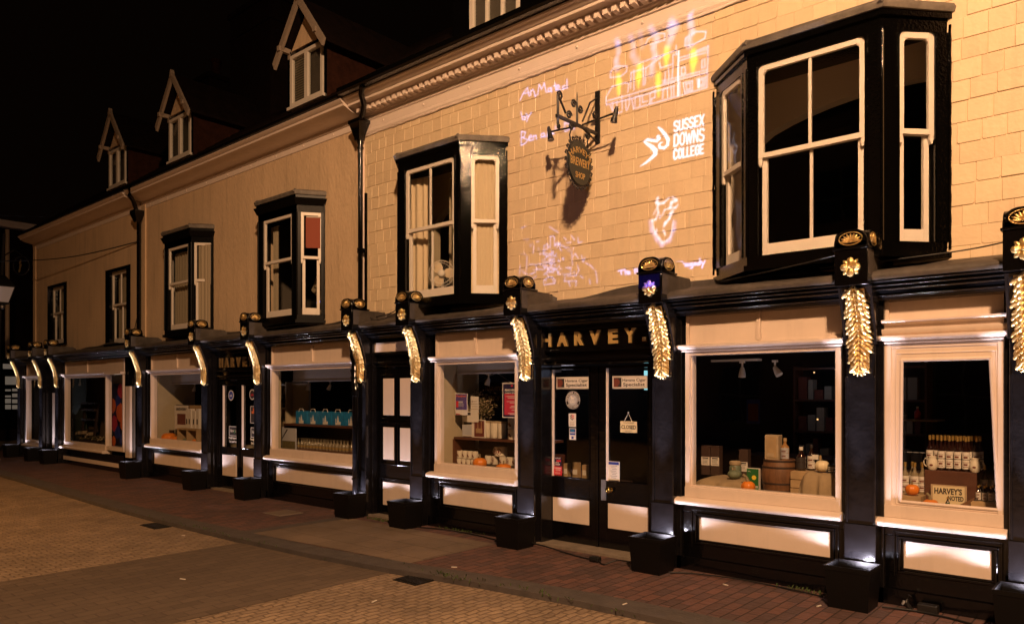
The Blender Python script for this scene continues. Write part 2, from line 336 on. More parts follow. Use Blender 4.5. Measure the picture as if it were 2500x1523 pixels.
STROKES = [["s","L",0.013,1,1.2,[[-5.811,5.223],[-5.762,5.293],[-5.698,5.343],[-5.679,5.262],[-5.667,5.231]]],["s","L",0.013,1,1.2,[[-5.774,5.287],[-5.667,5.277]]],["s","L",0.013,1,1.2,[[-5.648,5.236],[-5.644,5.298]]],["s","L",0.013,1,1.2,[[-5.644,5.28],[-5.613,5.299],[-5.59,5.257],[-5.585,5.21]]],["s","L",0.013,1,1.2,[[-5.566,5.223],[-5.571,5.201]]],["s","L",0.013,1,1.2,[[-5.539,5.216],[-5.52,5.332],[-5.481,5.264],[-5.442,5.329],[-5.412,5.21]]],["s","L",0.013,1,1.2,[[-5.344,5.245],[-5.383,5.247],[-5.387,5.212],[-5.344,5.206],[-5.338,5.243],[-5.329,5.191]]],["s","L",0.013,1,1.2,[[-5.284,5.286],[-5.271,5.194]]],["s","L",0.013,1,1.2,[[-5.311,5.254],[-5.244,5.25]]],["s","L",0.013,1,1.2,[[-5.262,5.209],[-5.217,5.22],[-5.233,5.247],[-5.262,5.237],[-5.255,5.195],[-5.2,5.189]]],["s","L",0.013,1,1.2,[[-5.134,5.215],[-5.173,5.217],[-5.173,5.182],[-5.13,5.184]]],["s","L",0.013,1,1.2,[[-5.112,5.279],[-5.108,5.173]]],["s","L",0.013,1,1.2,[[-5.798,5.076],[-5.779,4.985],[-5.731,4.968],[-5.722,4.999],[-5.774,5.015]]],["s","L",0.013,1,1.2,[[-5.722,5.039],[-5.691,5.001]]],["s","L",0.013,1,1.2,[[-5.637,5.033],[-5.691,4.982],[-5.708,4.941]]],["s","L",0.013,1,1.2,[[-5.794,4.842],[-5.794,4.676]]],["s","L",0.013,1,1.2,[[-5.794,4.842],[-5.727,4.817],[-5.75,4.768],[-5.786,4.767]]],["s","L",0.013,1,1.2,[[-5.774,4.764],[-5.691,4.718],[-5.727,4.689],[-5.794,4.676]]],["s","L",0.013,1,1.2,[[-5.674,4.732],[-5.627,4.74],[-5.648,4.767],[-5.679,4.748],[-5.667,4.704],[-5.62,4.702]]],["s","L",0.013,1,1.2,[[-5.604,4.699],[-5.604,4.753]]],["s","L",0.013,1,1.2,[[-5.604,4.738],[-5.566,4.744],[-5.557,4.697]]],["s","L",0.013,1,1.2,[[-5.447,4.744],[-5.488,4.741],[-5.488,4.705],[-5.442,4.702],[-5.442,4.74],[-5.424,4.691]]],["s","L",0.013,1,1.2,[[-5.396,4.692],[-5.392,4.741],[-5.36,4.737],[-5.351,4.692]]],["s","L",0.013,1,1.2,[[-5.288,4.735],[-5.322,4.733],[-5.322,4.703],[-5.284,4.702]]],["s","L",0.013,1,1.2,[[-5.275,4.785],[-5.275,4.693]]],["s","L",0.013,1,1.2,[[-5.145,4.793],[-5.138,4.679]]],["s","L",0.013,1,1.2,[[-5.145,4.793],[-5.08,4.765],[-5.073,4.711],[-5.138,4.679]]],["s","L",0.013,1,1.2,[[-5.047,4.71],[-5.0,4.712],[-5.026,4.735],[-5.047,4.723],[-5.037,4.694],[-4.994,4.693]]],["s","L",0.013,1,1.2,[[-4.973,4.696],[-4.968,4.733],[-4.936,4.731],[-4.928,4.7]]],["s","L",0.013,1,1.2,[[-4.423,3.022],[-4.345,3.026]]],["s","L",0.013,1,1.2,[[-4.388,3.024],[-4.38,2.98]]],["s","L",0.013,1,1.2,[[-4.336,3.03],[-4.332,2.975]]],["s","L",0.013,1,1.2,[[-4.332,2.996],[-4.311,3.006],[-4.305,2.975]]],["s","L",0.013,1,1.2,[[-4.298,2.988],[-4.275,2.995],[-4.294,3.004],[-4.294,2.974],[-4.271,2.975]]],["s","L",0.013,1,1.2,[[-4.218,3.017],[-4.212,2.972]]],["s","L",0.013,1,1.2,[[-4.218,3.017],[-4.175,3.017],[-4.18,2.993],[-4.212,2.992]]],["s","L",0.013,1,1.2,[[-3.724,3.03],[-3.656,3.033]]],["s","L",0.013,1,1.2,[[-3.69,3.032],[-3.685,2.995]]],["s","L",0.013,1,1.2,[[-3.656,2.985],[-3.656,3.013],[-3.637,3.014]]],["s","L",0.013,1,1.2,[[-3.601,3.005],[-3.623,3.003],[-3.623,2.985],[-3.599,2.988],[-3.596,3.006],[-3.591,2.981]]],["s","L",0.013,1,1.2,[[-3.549,3.005],[-3.572,3.003],[-3.57,2.985],[-3.549,2.989]]],["s","L",0.013,1,1.2,[[-3.549,3.007],[-3.545,2.959],[-3.569,2.957]]],["s","L",0.013,1,1.2,[[-3.532,2.993],[-3.508,2.998],[-3.525,3.007],[-3.532,2.987],[-3.505,2.984]]],["s","L",0.013,1,1.2,[[-3.47,3.004],[-3.492,2.997],[-3.485,2.981],[-3.465,2.988]]],["s","L",0.013,1,1.2,[[-3.465,3.042],[-3.462,2.982]]],["s","L",0.013,1,1.2,[[-3.449,3.009],[-3.435,2.989]]],["s","L",0.013,1,1.2,[[-3.409,3.012],[-3.429,2.981],[-3.442,2.948]]],["s","P",0.05,1,1.6,[[-3.931,4.455,0.017],[-3.895,4.42,0.027],[-3.854,4.365,0.036],[-3.819,4.303,0.036],[-3.824,4.25,0.03],[-3.865,4.228,0.027],[-3.916,4.245,0.027],[-3.923,4.272,0.024],[-3.905,4.291,0.015],[-3.875,4.293,0.005]]],["s","P",0.05,1,1.6,[[-3.935,4.356,0.045],[-3.926,4.341,0.045]]],["s","P",0.05,1,1.6,[[-3.946,4.316,0.024],[-4.008,4.341,0.03],[-4.061,4.357,0.027],[-4.103,4.348,0.012]]],["s","P",0.05,1,1.6,[[-4.103,4.346,0.012],[-4.061,4.311,0.027],[-4.008,4.272,0.042],[-3.967,4.222,0.051],[-3.967,4.19,0.045],[-4.008,4.158,0.033],[-4.076,4.122,0.021],[-4.148,4.097,0.005]]],["s","P",0.017,1,1.3,[[-3.706,4.456],[-3.718,4.471],[-3.737,4.471],[-3.748,4.457],[-3.747,4.434],[-3.728,4.422],[-3.709,4.409],[-3.708,4.387],[-3.718,4.372],[-3.737,4.373],[-3.749,4.388]]],["s","P",0.017,1,1.3,[[-3.688,4.47],[-3.689,4.386],[-3.678,4.371],[-3.664,4.37],[-3.652,4.385],[-3.651,4.469]]],["s","P",0.017,1,1.3,[[-3.591,4.453],[-3.603,4.468],[-3.621,4.469],[-3.632,4.454],[-3.631,4.431],[-3.613,4.419],[-3.595,4.406],[-3.594,4.383],[-3.605,4.369],[-3.623,4.369],[-3.635,4.384]]],["s","P",0.017,1,1.3,[[-3.535,4.452],[-3.546,4.467],[-3.564,4.467],[-3.575,4.453],[-3.575,4.43],[-3.556,4.417],[-3.538,4.405],[-3.538,4.382],[-3.549,4.367],[-3.567,4.368],[-3.578,4.383]]],["s","P",0.017,1,1.3,[[-3.48,4.465],[-3.516,4.466],[-3.52,4.366],[-3.484,4.365]]],["s","P",0.017,1,1.3,[[-3.518,4.416],[-3.489,4.415]]],["s","P",0.017,1,1.3,[[-3.463,4.465],[-3.427,4.363]]],["s","P",0.017,1,1.3,[[-3.422,4.464],[-3.467,4.365]]],["s","P",0.017,1,1.3,[[-3.748,4.222],[-3.746,4.337],[-3.718,4.336],[-3.701,4.313],[-3.703,4.243],[-3.721,4.221],[-3.748,4.222]]],["s","P",0.017,1,1.3,[[-3.681,4.242],[-3.679,4.312],[-3.665,4.335],[-3.648,4.334],[-3.635,4.31],[-3.637,4.241],[-3.651,4.218],[-3.667,4.219],[-3.681,4.242]]],["s","P",0.017,1,1.3,[[-3.617,4.333],[-3.602,4.216],[-3.583,4.309],[-3.567,4.215],[-3.547,4.331]]],["s","P",0.017,1,1.3,[[-3.532,4.214],[-3.53,4.33],[-3.49,4.213],[-3.487,4.329]]],["s","P",0.017,1,1.3,[[-3.421,4.309],[-3.434,4.327],[-3.455,4.328],[-3.467,4.311],[-3.466,4.284],[-3.445,4.269],[-3.424,4.255],[-3.424,4.228],[-3.436,4.211],[-3.457,4.211],[-3.47,4.229]]],["s","P",0.017,1,1.3,[[-3.716,4.165],[-3.727,4.185],[-3.74,4.186],[-3.751,4.167],[-3.752,4.109],[-3.741,4.09],[-3.728,4.09],[-3.716,4.108]]],["s","P",0.017,1,1.3,[[-3.699,4.108],[-3.698,4.165],[-3.688,4.183],[-3.675,4.183],[-3.664,4.163],[-3.665,4.107],[-3.676,4.089],[-3.689,4.089],[-3.699,4.108]]],["s","P",0.017,1,1.3,[[-3.646,4.181],[-3.647,4.088],[-3.621,4.087]]],["s","P",0.017,1,1.3,[[-3.603,4.18],[-3.604,4.087],[-3.578,4.086]]],["s","P",0.017,1,1.3,[[-3.527,4.176],[-3.56,4.178],[-3.56,4.086],[-3.527,4.085]]],["s","P",0.017,1,1.3,[[-3.56,4.132],[-3.533,4.131]]],["s","P",0.017,1,1.3,[[-3.476,4.156],[-3.487,4.174],[-3.499,4.175],[-3.51,4.157],[-3.51,4.103],[-3.5,4.084],[-3.487,4.084],[-3.477,4.097],[-3.477,4.129],[-3.489,4.129]]],["s","P",0.017,1,1.3,[[-3.427,4.172],[-3.458,4.173],[-3.459,4.083],[-3.427,4.083]]],["s","P",0.017,1,1.3,[[-3.459,4.128],[-3.433,4.127]]],["s","S",0.012,0.75,1.4,[[-4.58,4.937],[-4.501,5.033],[-4.33,5.027],[-4.289,5.006],[-4.301,4.919]]],["s","S",0.012,0.75,1.4,[[-4.574,4.895],[-4.283,4.885],[-3.99,4.886],[-3.742,4.876]]],["s","S",0.012,0.75,1.4,[[-4.574,4.854],[-4.283,4.84],[-4.062,4.837],[-3.742,4.838]]],["s","S",0.012,0.75,1.4,[[-4.525,4.837],[-4.495,4.769]]],["s","S",0.012,0.75,1.4,[[-4.495,4.86],[-4.489,4.767]]],["s","S",0.012,0.75,1.4,[[-4.442,4.856],[-4.436,4.729],[-4.324,4.726],[-4.33,4.847]]],["s","S",0.012,0.75,1.4,[[-4.377,4.899],[-4.371,4.758]]],["s","S",0.012,0.75,1.4,[[-4.283,4.865],[-4.283,4.786],[-4.307,4.732]]],["s","S",0.012,0.75,1.4,[[-4.255,4.848],[-4.232,4.723]]],["s","S",0.012,0.75,1.4,[[-4.214,4.739],[-4.209,4.846],[-4.152,4.841],[-4.152,4.733]]],["s","S",0.012,0.75,1.4,[[-4.124,4.843],[-4.118,4.763],[-4.062,4.764]]],["s","S",0.012,0.75,1.4,[[-4.034,4.732],[-4.029,4.838],[-3.968,4.851]]],["s","S",0.012,0.75,1.4,[[-3.968,4.851],[-3.973,4.775],[-4.012,4.775],[-4.012,4.736]]],["s","S",0.012,0.75,1.4,[[-3.881,4.741],[-3.875,4.836],[-3.827,4.837],[-3.822,4.736]]],["s","S",0.012,0.75,1.4,[[-3.784,4.84],[-3.779,4.734]]],["s","S",0.012,0.75,1.4,[[-3.752,4.841],[-3.752,4.737]]],["s","S",0.012,0.75,1.4,[[-3.684,4.86],[-3.684,4.738]]],["s","S",0.012,0.75,1.4,[[-4.232,4.723],[-3.705,4.72],[-3.389,4.725]]],["s","S",0.012,0.75,1.4,[[-3.648,4.841],[-3.545,4.832],[-3.545,4.738],[-3.632,4.743],[-3.648,4.841]]],["s","S",0.012,0.75,1.4,[[-3.617,4.819],[-3.57,4.815],[-3.57,4.759],[-3.606,4.759],[-3.617,4.819]]],["s","S",0.012,0.75,1.4,[[-3.494,4.836],[-3.404,4.83],[-3.414,4.75],[-3.484,4.75],[-3.494,4.836]]],["s","S",0.012,0.75,1.4,[[-3.469,4.815],[-3.429,4.814],[-3.434,4.769],[-3.464,4.768],[-3.469,4.815]]],["s","S",0.012,0.75,1.4,[[-3.374,5.134],[-3.389,4.725]]],["s","S",0.012,0.75,1.4,[[-3.881,4.9],[-3.384,4.87]]],["s","S",0.012,0.75,1.4,[[-3.881,4.924],[-3.384,4.898]]],["s","S",0.012,0.75,1.4,[[-3.726,5.241],[-3.726,5.147]]],["s","S",0.012,0.75,1.4,[[-3.689,5.105],[-3.575,5.102],[-3.374,5.102]]],["s","S",0.012,0.75,1.4,[[-3.689,5.074],[-3.504,5.076],[-3.374,5.07]]],["s","S",0.012,0.75,1.4,[[-3.504,5.118],[-3.374,5.129]]],["s","S",0.012,0.75,1.4,[[-3.414,5.017],[-3.409,4.933],[-3.444,4.933],[-3.439,5.015]]],["s","S",0.012,0.75,1.4,[[-3.668,4.998],[-3.627,4.995],[-3.622,4.928],[-3.668,4.932],[-3.668,4.998]]],["s","S",0.012,0.75,1.4,[[-3.924,5.128],[-3.903,5.064],[-3.763,5.063],[-3.763,5.158],[-3.71,5.151]]],["s","S",0.012,0.75,1.4,[[-4.079,5.115],[-4.09,4.942]]],["s","S",0.012,0.75,1.4,[[-4.26,5.117],[-4.266,4.95]]],["s","S",0.012,0.75,1.4,[[-4.26,5.117],[-4.079,5.115],[-3.859,5.186]]],["s","S",0.012,0.75,1.4,[[-4.226,5.137],[-4.226,4.919]]],["s","S",0.012,0.75,1.4,[[-4.112,5.144],[-4.112,4.938]]],["s","S",0.012,0.75,1.4,[[-4.169,5.189],[-3.881,5.192],[-3.752,5.192]]],["s","S",0.012,0.75,1.4,[[-3.816,5.04],[-3.806,4.922]]],["s","S",0.012,0.75,1.4,[[-3.763,5.044],[-3.774,4.923]]],["s","S",0.012,0.75,1.4,[[-3.849,5.011],[-3.859,4.899]]],["s","S",0.012,0.75,1.4,[[-4.58,4.937],[-4.574,4.849]]],["s","P",0.018,0.95,1.5,[[-3.698,5.176],[-3.705,4.951],[-3.705,4.724]]],["s","P",0.018,0.95,1.5,[[-3.474,4.822],[-3.479,4.753]]],["s","S",0.012,0.8,1.5,[[-4.525,5.136],[-4.519,5.2],[-4.459,5.243],[-4.312,5.201],[-4.318,5.143],[-4.388,5.113],[-4.525,5.136]]],["s","S",0.012,0.8,1.5,[[-3.627,5.211],[-3.622,5.285],[-3.504,5.313],[-3.399,5.28],[-3.409,5.218],[-3.534,5.192],[-3.627,5.211]]],["s","S",0.012,0.8,1.5,[[-4.084,5.36],[-4.056,5.41],[-3.946,5.434],[-3.859,5.406],[-3.859,5.339],[-4.034,5.345]]],["s","S",0.1,0.42,8,[[-4.436,5.216,0.07],[-4.448,5.3,0.05],[-4.418,5.382,0.04],[-4.422,5.473,0.05],[-4.442,5.53,0.03]]],["s","S",0.1,0.35,9,[[-4.192,5.216,0.08],[-4.243,5.3,0.05],[-4.226,5.384,0.04],[-4.266,5.505,0.04]]],["s","S",0.1,0.25,9,[[-4.124,5.343,0.03],[-4.146,5.517,0.03]]],["s","S",0.1,0.42,9,[[-4.012,5.037,0.07],[-4.007,5.113,0.04],[-3.968,5.199,0.05],[-3.99,5.302,0.05],[-3.946,5.376,0.05],[-4.023,5.526,0.04]]],["s","S",0.1,0.36,10,[[-3.816,5.269,0.06],[-3.784,5.345,0.07],[-3.763,5.433,0.12],[-3.779,5.519,0.05]]],["s","S",0.1,0.45,8,[[-3.575,5.195,0.07],[-3.586,5.264,0.05],[-3.545,5.317,0.05],[-3.565,5.407,0.06],[-3.565,5.491,0.03],[-3.534,5.532,0.01]]],["s","Y",0.1,0.8,7,[[-4.422,5.132,0.05],[-4.414,5.05,0.06],[-4.418,4.93,0.02]]],["s","Y",0.1,0.8,7,[[-4.158,5.162,0.06],[-4.167,5.041,0.06],[-4.171,4.944,0.02]]],["s","Y",0.1,0.8,7,[[-3.935,4.996,0.06],[-3.933,4.919,0.05],[-3.928,4.782,0.015]]],["s","Y",0.1,0.8,7,[[-3.832,5.245,0.06],[-3.836,5.16,0.06],[-3.841,5.071,0.025]]],["s","Y",0.1,0.8,7,[[-3.537,5.123,0.06],[-3.532,5.024,0.07],[-3.54,4.914,0.02]]],["s","L",0.01,0.5,1.6,[[-5.351,3.527],[-5.351,3.388]]],["s","L",0.01,0.5,1.6,[[-5.291,3.5],[-5.294,3.405]]],["s","L",0.01,0.5,1.6,[[-5.359,3.522],[-5.306,3.52],[-5.287,3.488]]],["s","L",0.01,0.5,1.6,[[-5.336,3.362],[-5.329,3.301]]],["s","L",0.01,0.5,1.6,[[-5.306,3.352],[-5.31,3.298]]],["s","L",0.01,0.5,1.6,[[-5.374,3.264],[-5.367,3.206],[-5.329,3.195],[-5.291,3.218],[-5.294,3.254],[-5.374,3.264]]],["s","L",0.01,0.5,1.6,[[-5.348,3.246],[-5.344,3.218],[-5.317,3.221],[-5.321,3.245],[-5.348,3.246]]],["s","L",0.01,0.5,1.6,[[-5.397,3.151],[-5.397,3.115],[-5.306,3.099],[-5.287,3.139],[-5.344,3.176],[-5.397,3.151]]],["s","L",0.01,0.5,1.6,[[-5.382,3.138],[-5.344,3.155],[-5.306,3.129],[-5.344,3.115],[-5.382,3.138]]],["s","L",0.01,0.5,1.6,[[-5.459,2.988],[-5.444,3.029],[-5.382,3.053],[-5.321,3.047],[-5.279,3.007],[-5.287,2.971]]],["s","L",0.01,0.5,1.6,[[-5.459,2.97],[-5.291,2.972]]],["s","L",0.01,0.5,1.6,[[-5.413,3.008],[-5.421,3.033]]],["s","L",0.01,0.5,1.6,[[-5.321,3.029],[-5.306,2.991]]],["s","L",0.01,0.5,1.6,[[-5.452,3.388],[-5.444,3.424],[-5.397,3.442],[-5.382,3.392]]],["s","L",0.01,0.5,1.6,[[-5.459,3.377],[-5.452,3.328],[-5.397,3.297],[-5.444,3.266]]],["s","L",0.01,0.5,1.6,[[-5.253,3.375],[-5.234,3.421],[-5.208,3.429],[-5.215,3.359],[-5.185,3.337]]],["s","L",0.01,0.5,1.6,[[-5.601,3.444],[-5.609,3.359]]],["s","L",0.01,0.5,1.6,[[-5.561,3.488],[-5.522,3.489]]],["s","L",0.01,0.5,1.6,[[-5.705,3.334],[-5.713,3.174]]],["s","L",0.01,0.5,1.6,[[-5.81,3.24],[-5.823,3.129]]],["s","L",0.01,0.5,1.6,[[-5.761,3.141],[-5.697,3.122]]],["s","L",0.01,0.5,1.6,[[-5.673,3.231],[-5.609,3.23]]],["s","L",0.01,0.5,1.6,[[-5.641,3.116],[-5.569,3.133]]],["s","L",0.01,0.5,1.6,[[-5.625,3.059],[-5.561,3.084]]],["s","L",0.01,0.5,1.6,[[-5.156,3.482],[-5.119,3.453]]],["s","L",0.01,0.5,1.6,[[-5.052,3.491],[-5.002,3.431]]],["s","L",0.01,0.5,1.6,[[-4.958,3.455],[-4.951,3.395],[-4.901,3.4]]],["s","L",0.01,0.5,1.6,[[-5.119,3.417],[-5.052,3.415]]],["s","L",0.01,0.5,1.6,[[-5.17,3.389],[-5.119,3.352]]],["s","L",0.01,0.5,1.6,[[-5.045,3.302],[-5.034,3.153]]],["s","L",0.01,0.5,1.6,[[-5.023,3.252],[-4.994,3.278],[-4.951,3.22]]],["s","L",0.01,0.5,1.6,[[-4.908,3.25],[-4.887,3.171],[-4.858,3.22]]],["s","L",0.01,0.5,1.6,[[-5.133,3.134],[-5.045,3.125]]],["s","L",0.01,0.5,1.6,[[-5.06,3.12],[-5.06,3.056],[-5.126,3.063]]],["s","L",0.01,0.5,1.6,[[-4.965,3.145],[-4.944,3.084],[-4.987,3.024]]],["s","L",0.01,0.5,1.6,[[-5.104,3.037],[-4.98,3.03]]],["s","L",0.01,0.5,1.6,[[-5.141,3.028],[-5.148,2.982],[-4.98,2.971],[-4.987,2.913]]],["s","L",0.01,0.5,1.6,[[-5.089,2.976],[-5.067,2.915]]],["s","L",0.01,0.5,1.6,[[-4.851,3.156],[-4.781,3.119],[-4.746,3.08]]],["s","L",0.01,0.5,1.6,[[-4.718,3.06],[-4.704,2.99]]],["s","L",0.01,0.5,1.6,[[-4.929,3.024],[-4.887,2.991]]],["s","L",0.01,0.5,1.6,[[-4.802,2.971],[-4.788,2.917]]],["s","L",0.01,0.5,1.6,[[-4.697,2.972],[-4.697,2.92]]],["s","L",0.01,0.5,1.6,[[-5.506,3.163],[-5.459,3.146]]],["s","L",0.01,0.5,1.6,[[-5.238,3.068],[-5.2,3.067]]],["s","L",0.01,0.5,1.6,[[-5.367,3.637],[-5.238,3.553]]],["s","L",0.01,0.5,1.6,[[-5.794,3.684],[-5.721,3.695]]],["s","L",0.01,0.5,1.6,[[-5.569,3.207],[-5.553,3.162]]],["s","L",0.01,0.5,1.6,[[-5.245,3.225],[-5.208,3.22]]],["s","L",0.008,0.35098000964904863,2,[[-5.333,3.308],[-5.315,3.338],[-5.377,3.289]]],["s","L",0.008,0.2585827402616741,2,[[-5.107,3.325],[-5.064,3.322],[-5.078,3.323]]],["s","L",0.008,0.4170113267858242,2,[[-5.425,3.212],[-5.415,3.193],[-5.409,3.242]]],["s","L",0.008,0.3477748957328294,2,[[-5.439,3.163],[-5.447,3.198],[-5.405,3.162]]],["s","L",0.008,0.4302746668959686,2,[[-5.431,3.18],[-5.432,3.159],[-5.437,3.149]]],["s","L",0.008,0.2243635774327193,2,[[-5.765,3.149],[-5.786,3.172],[-5.719,3.149]]],["s","L",0.008,0.2964665647112257,2,[[-5.47,3.269],[-5.474,3.263],[-5.462,3.239]]],["s","L",0.008,0.43223640030000426,2,[[-5.473,3.198],[-5.437,3.158],[-5.457,3.221]]],["s","L",0.008,0.3422768758685809,2,[[-5.03,3.061],[-5.007,3.079],[-5.001,3.052]]],["s","L",0.008,0.21586514428630735,2,[[-5.758,3.396],[-5.722,3.355],[-5.799,3.378]]],["s","L",0.008,0.39219797181933613,2,[[-5.448,3.353],[-5.412,3.382],[-5.438,3.385]]],["s","L",0.008,0.2827385365047519,2,[[-5.291,3.163],[-5.255,3.124],[-5.291,3.127]]],["s","L",0.008,0.20784444054382945,2,[[-5.381,3.221],[-5.396,3.23],[-5.37,3.245]]],["s","L",0.008,0.4169447584819306,2,[[-5.278,3.433],[-5.284,3.401],[-5.242,3.437]]],["s","L",0.008,0.3489125596004926,2,[[-5.589,3.227],[-5.577,3.217],[-5.547,3.222]]],["s","L",0.008,0.3800778130360346,2,[[-5.292,3.279],[-5.305,3.295],[-5.249,3.272]]],["s","L",0.008,0.34499130344926643,2,[[-5.38,3.296],[-5.41,3.291],[-5.368,3.326]]],["s","L",0.008,0.31656260742417697,2,[[-5.36,3.208],[-5.339,3.216],[-5.341,3.188]]],["s","L",0.008,0.44082639509656435,2,[[-5.282,3.179],[-5.293,3.184],[-5.274,3.191]]],["s","L",0.008,0.2781676652992277,2,[[-5.342,3.312],[-5.344,3.305],[-5.36,3.323]]],["s","L",0.008,0.38379329541962737,2,[[-5.345,3.229],[-5.352,3.25],[-5.317,3.245]]],["s","L",0.008,0.3088085801332052,2,[[-5.398,3.39],[-5.375,3.416],[-5.414,3.405]]],["s","L",0.008,0.24232105813910876,2,[[-5.245,3.103],[-5.25,3.093],[-5.211,3.103]]],["s","L",0.008,0.23022983117757162,2,[[-5.539,3.393],[-5.529,3.414],[-5.51,3.364]]],["s","L",0.008,0.36048431412416326,2,[[-5.287,3.127],[-5.256,3.135],[-5.32,3.146]]],["s","L",0.008,0.2677936234785631,2,[[-5.206,3.123],[-5.21,3.13],[-5.213,3.131]]],["s","L",0.008,0.43581695897977724,2,[[-5.251,3.445],[-5.214,3.405],[-5.256,3.413]]],["s","L",0.008,0.2555226840680803,2,[[-5.407,3.091],[-5.38,3.064],[-5.392,3.088]]],["s","L",0.008,0.21701690602671558,2,[[-5.396,3.374],[-5.381,3.387],[-5.367,3.403]]],["s","L",0.008,0.37342640182431375,2,[[-5.178,3.077],[-5.139,3.044],[-5.142,3.067]]],["s","L",0.008,0.2749720171821233,2,[[-5.032,3.35],[-5.013,3.346],[-5.039,3.32]]],["s","L",0.008,0.28533816435449877,2,[[-5.324,3.21],[-5.336,3.185],[-5.326,3.189]]],["s","L",0.008,0.40420271180423073,2,[[-5.431,3.253],[-5.448,3.234],[-5.392,3.227]]],["s","L",0.008,0.20187618003692728,2,[[-5.247,3.116],[-5.229,3.088],[-5.287,3.137]]],["s","L",0.008,0.31822500326319814,2,[[-5.38,3.293],[-5.351,3.325],[-5.421,3.325]]],["s","L",0.008,0.21710417211579708,2,[[-5.114,3.379],[-5.072,3.349],[-5.151,3.384]]],["s","L",0.008,0.361728403325446,2,[[-5.421,3.327],[-5.407,3.335],[-5.45,3.343]]],["s","L",0.008,0.3388814859157222,2,[[-5.195,3.39],[-5.172,3.396],[-5.233,3.418]]],["s","L",0.008,0.29506617046273576,2,[[-5.544,3.165],[-5.512,3.152],[-5.55,3.175]]],["s","L",0.008,0.37572016513896844,2,[[-5.161,3.237],[-5.159,3.223],[-5.164,3.256]]],["s","L",0.008,0.3062221363642085,2,[[-5.657,3.471],[-5.655,3.443],[-5.615,3.475]]],["s","L",0.008,0.3977292240976377,2,[[-5.42,3.104],[-5.431,3.108],[-5.455,3.085]]],["s","L",0.008,0.36689039414493263,2,[[-5.573,3.164],[-5.546,3.156],[-5.61,3.162]]],["s","L",0.008,0.23587959005678125,2,[[-5.715,3.507],[-5.685,3.536],[-5.755,3.542]]],["s","L",0.008,0.41038389364685973,2,[[-5.261,3.439],[-5.282,3.417],[-5.245,3.413]]],["s","L",0.008,0.344769104755264,2,[[-5.437,3.084],[-5.406,3.115],[-5.412,3.081]]],["s","L",0.008,0.4336405861253284,2,[[-5.372,3.16],[-5.398,3.175],[-5.366,3.135]]],["s","L",0.008,0.2449431103579195,2,[[-5.444,3.374],[-5.456,3.367],[-5.421,3.379]]],["s","L",0.008,0.30455441282375595,2,[[-5.487,3.335],[-5.512,3.338],[-5.443,3.336]]],["s","L",0.008,0.240155122830106,2,[[-5.205,3.142],[-5.183,3.121],[-5.19,3.139]]],["s","L",0.008,0.23733184963945927,2,[[-5.642,3.128],[-5.666,3.112],[-5.602,3.123]]],["s","L",0.008,0.37972766022776294,2,[[-5.322,3.278],[-5.339,3.296],[-5.35,3.275]]],["s","L",0.008,0.4383563886946723,2,[[-5.409,3.187],[-5.417,3.173],[-5.417,3.162]]],["s","L",0.008,0.26679338009917947,2,[[-5.22,3.209],[-5.234,3.245],[-5.222,3.217]]],["s","L",0.008,0.39355113778971557,2,[[-5.264,3.319],[-5.283,3.286],[-5.266,3.312]]],["s","L",0.008,0.4086529338765047,2,[[-5.187,3.252],[-5.156,3.244],[-5.189,3.236]]],["s","L",0.008,0.4400647179146229,2,[[-5.228,3.15],[-5.223,3.169],[-5.252,3.137]]],["s","L",0.008,0.439678673851065,2,[[-5.511,3.205],[-5.475,3.22],[-5.54,3.226]]],["s","L",0.008,0.4249399999785731,2,[[-5.233,3.1],[-5.244,3.075],[-5.25,3.108]]],["s","L",0.008,0.2214813540092996,2,[[-5.071,3.134],[-5.093,3.113],[-5.089,3.147]]],["s","P",0.02,0.55,3,[[-3.937,3.725,0.03],[-3.953,3.682,0.03],[-3.932,3.665,0.03],[-3.871,3.664,0.024],[-3.81,3.703,0.018]]],["s","P",0.02,0.55,3,[[-3.77,3.705,0.018],[-3.725,3.666,0.03],[-3.78,3.653,0.03],[-3.79,3.61,0.03]]],["s","P",0.02,0.55,3,[[-3.706,3.618,0.012],[-3.735,3.592,0.021],[-3.8,3.598,0.018],[-3.861,3.59,0.012],[-3.886,3.535,0.012]]],["s","P",0.02,0.55,3,[[-3.77,3.557,0.036],[-3.79,3.534,0.03],[-3.805,3.491,0.024],[-3.851,3.453,0.03],[-3.866,3.424,0.024]]],["s","P",0.02,0.55,3,[[-3.942,3.648,0.018],[-3.932,3.574,0.018],[-3.963,3.506,0.018],[-4.01,3.504,0.018]]],["s","P",0.02,0.55,3,[[-4.004,3.503,0.018],[-3.994,3.429,0.015],[-3.968,3.361,0.024],[-3.927,3.31,0.024],[-3.886,3.255,0.021],[-3.84,3.267,0.018],[-3.79,3.301,0.015],[-3.775,3.361,0.012],[-3.765,3.427,0.012],[-3.76,3.466,0.012]]],["s","P",0.02,0.55,3,[[-3.953,3.4,0.018],[-3.963,3.37,0.024]]],["s","P",0.02,0.55,3,[[-3.871,3.375,0.024],[-3.851,3.331,0.018]]],["s","P",0.02,0.55,3,[[-3.989,3.565,0.009],[-3.942,3.63,0.012]]],["s","P",0.02,0.55,3,[[-3.912,3.544,0.015],[-3.912,3.512,0.012]]],["s","L",0.02,0.35,7,[[-4.031,3.498],[-4.015,3.404],[-3.953,3.296],[-3.891,3.228],[-3.8,3.266],[-3.75,3.371],[-3.74,3.445]]]]

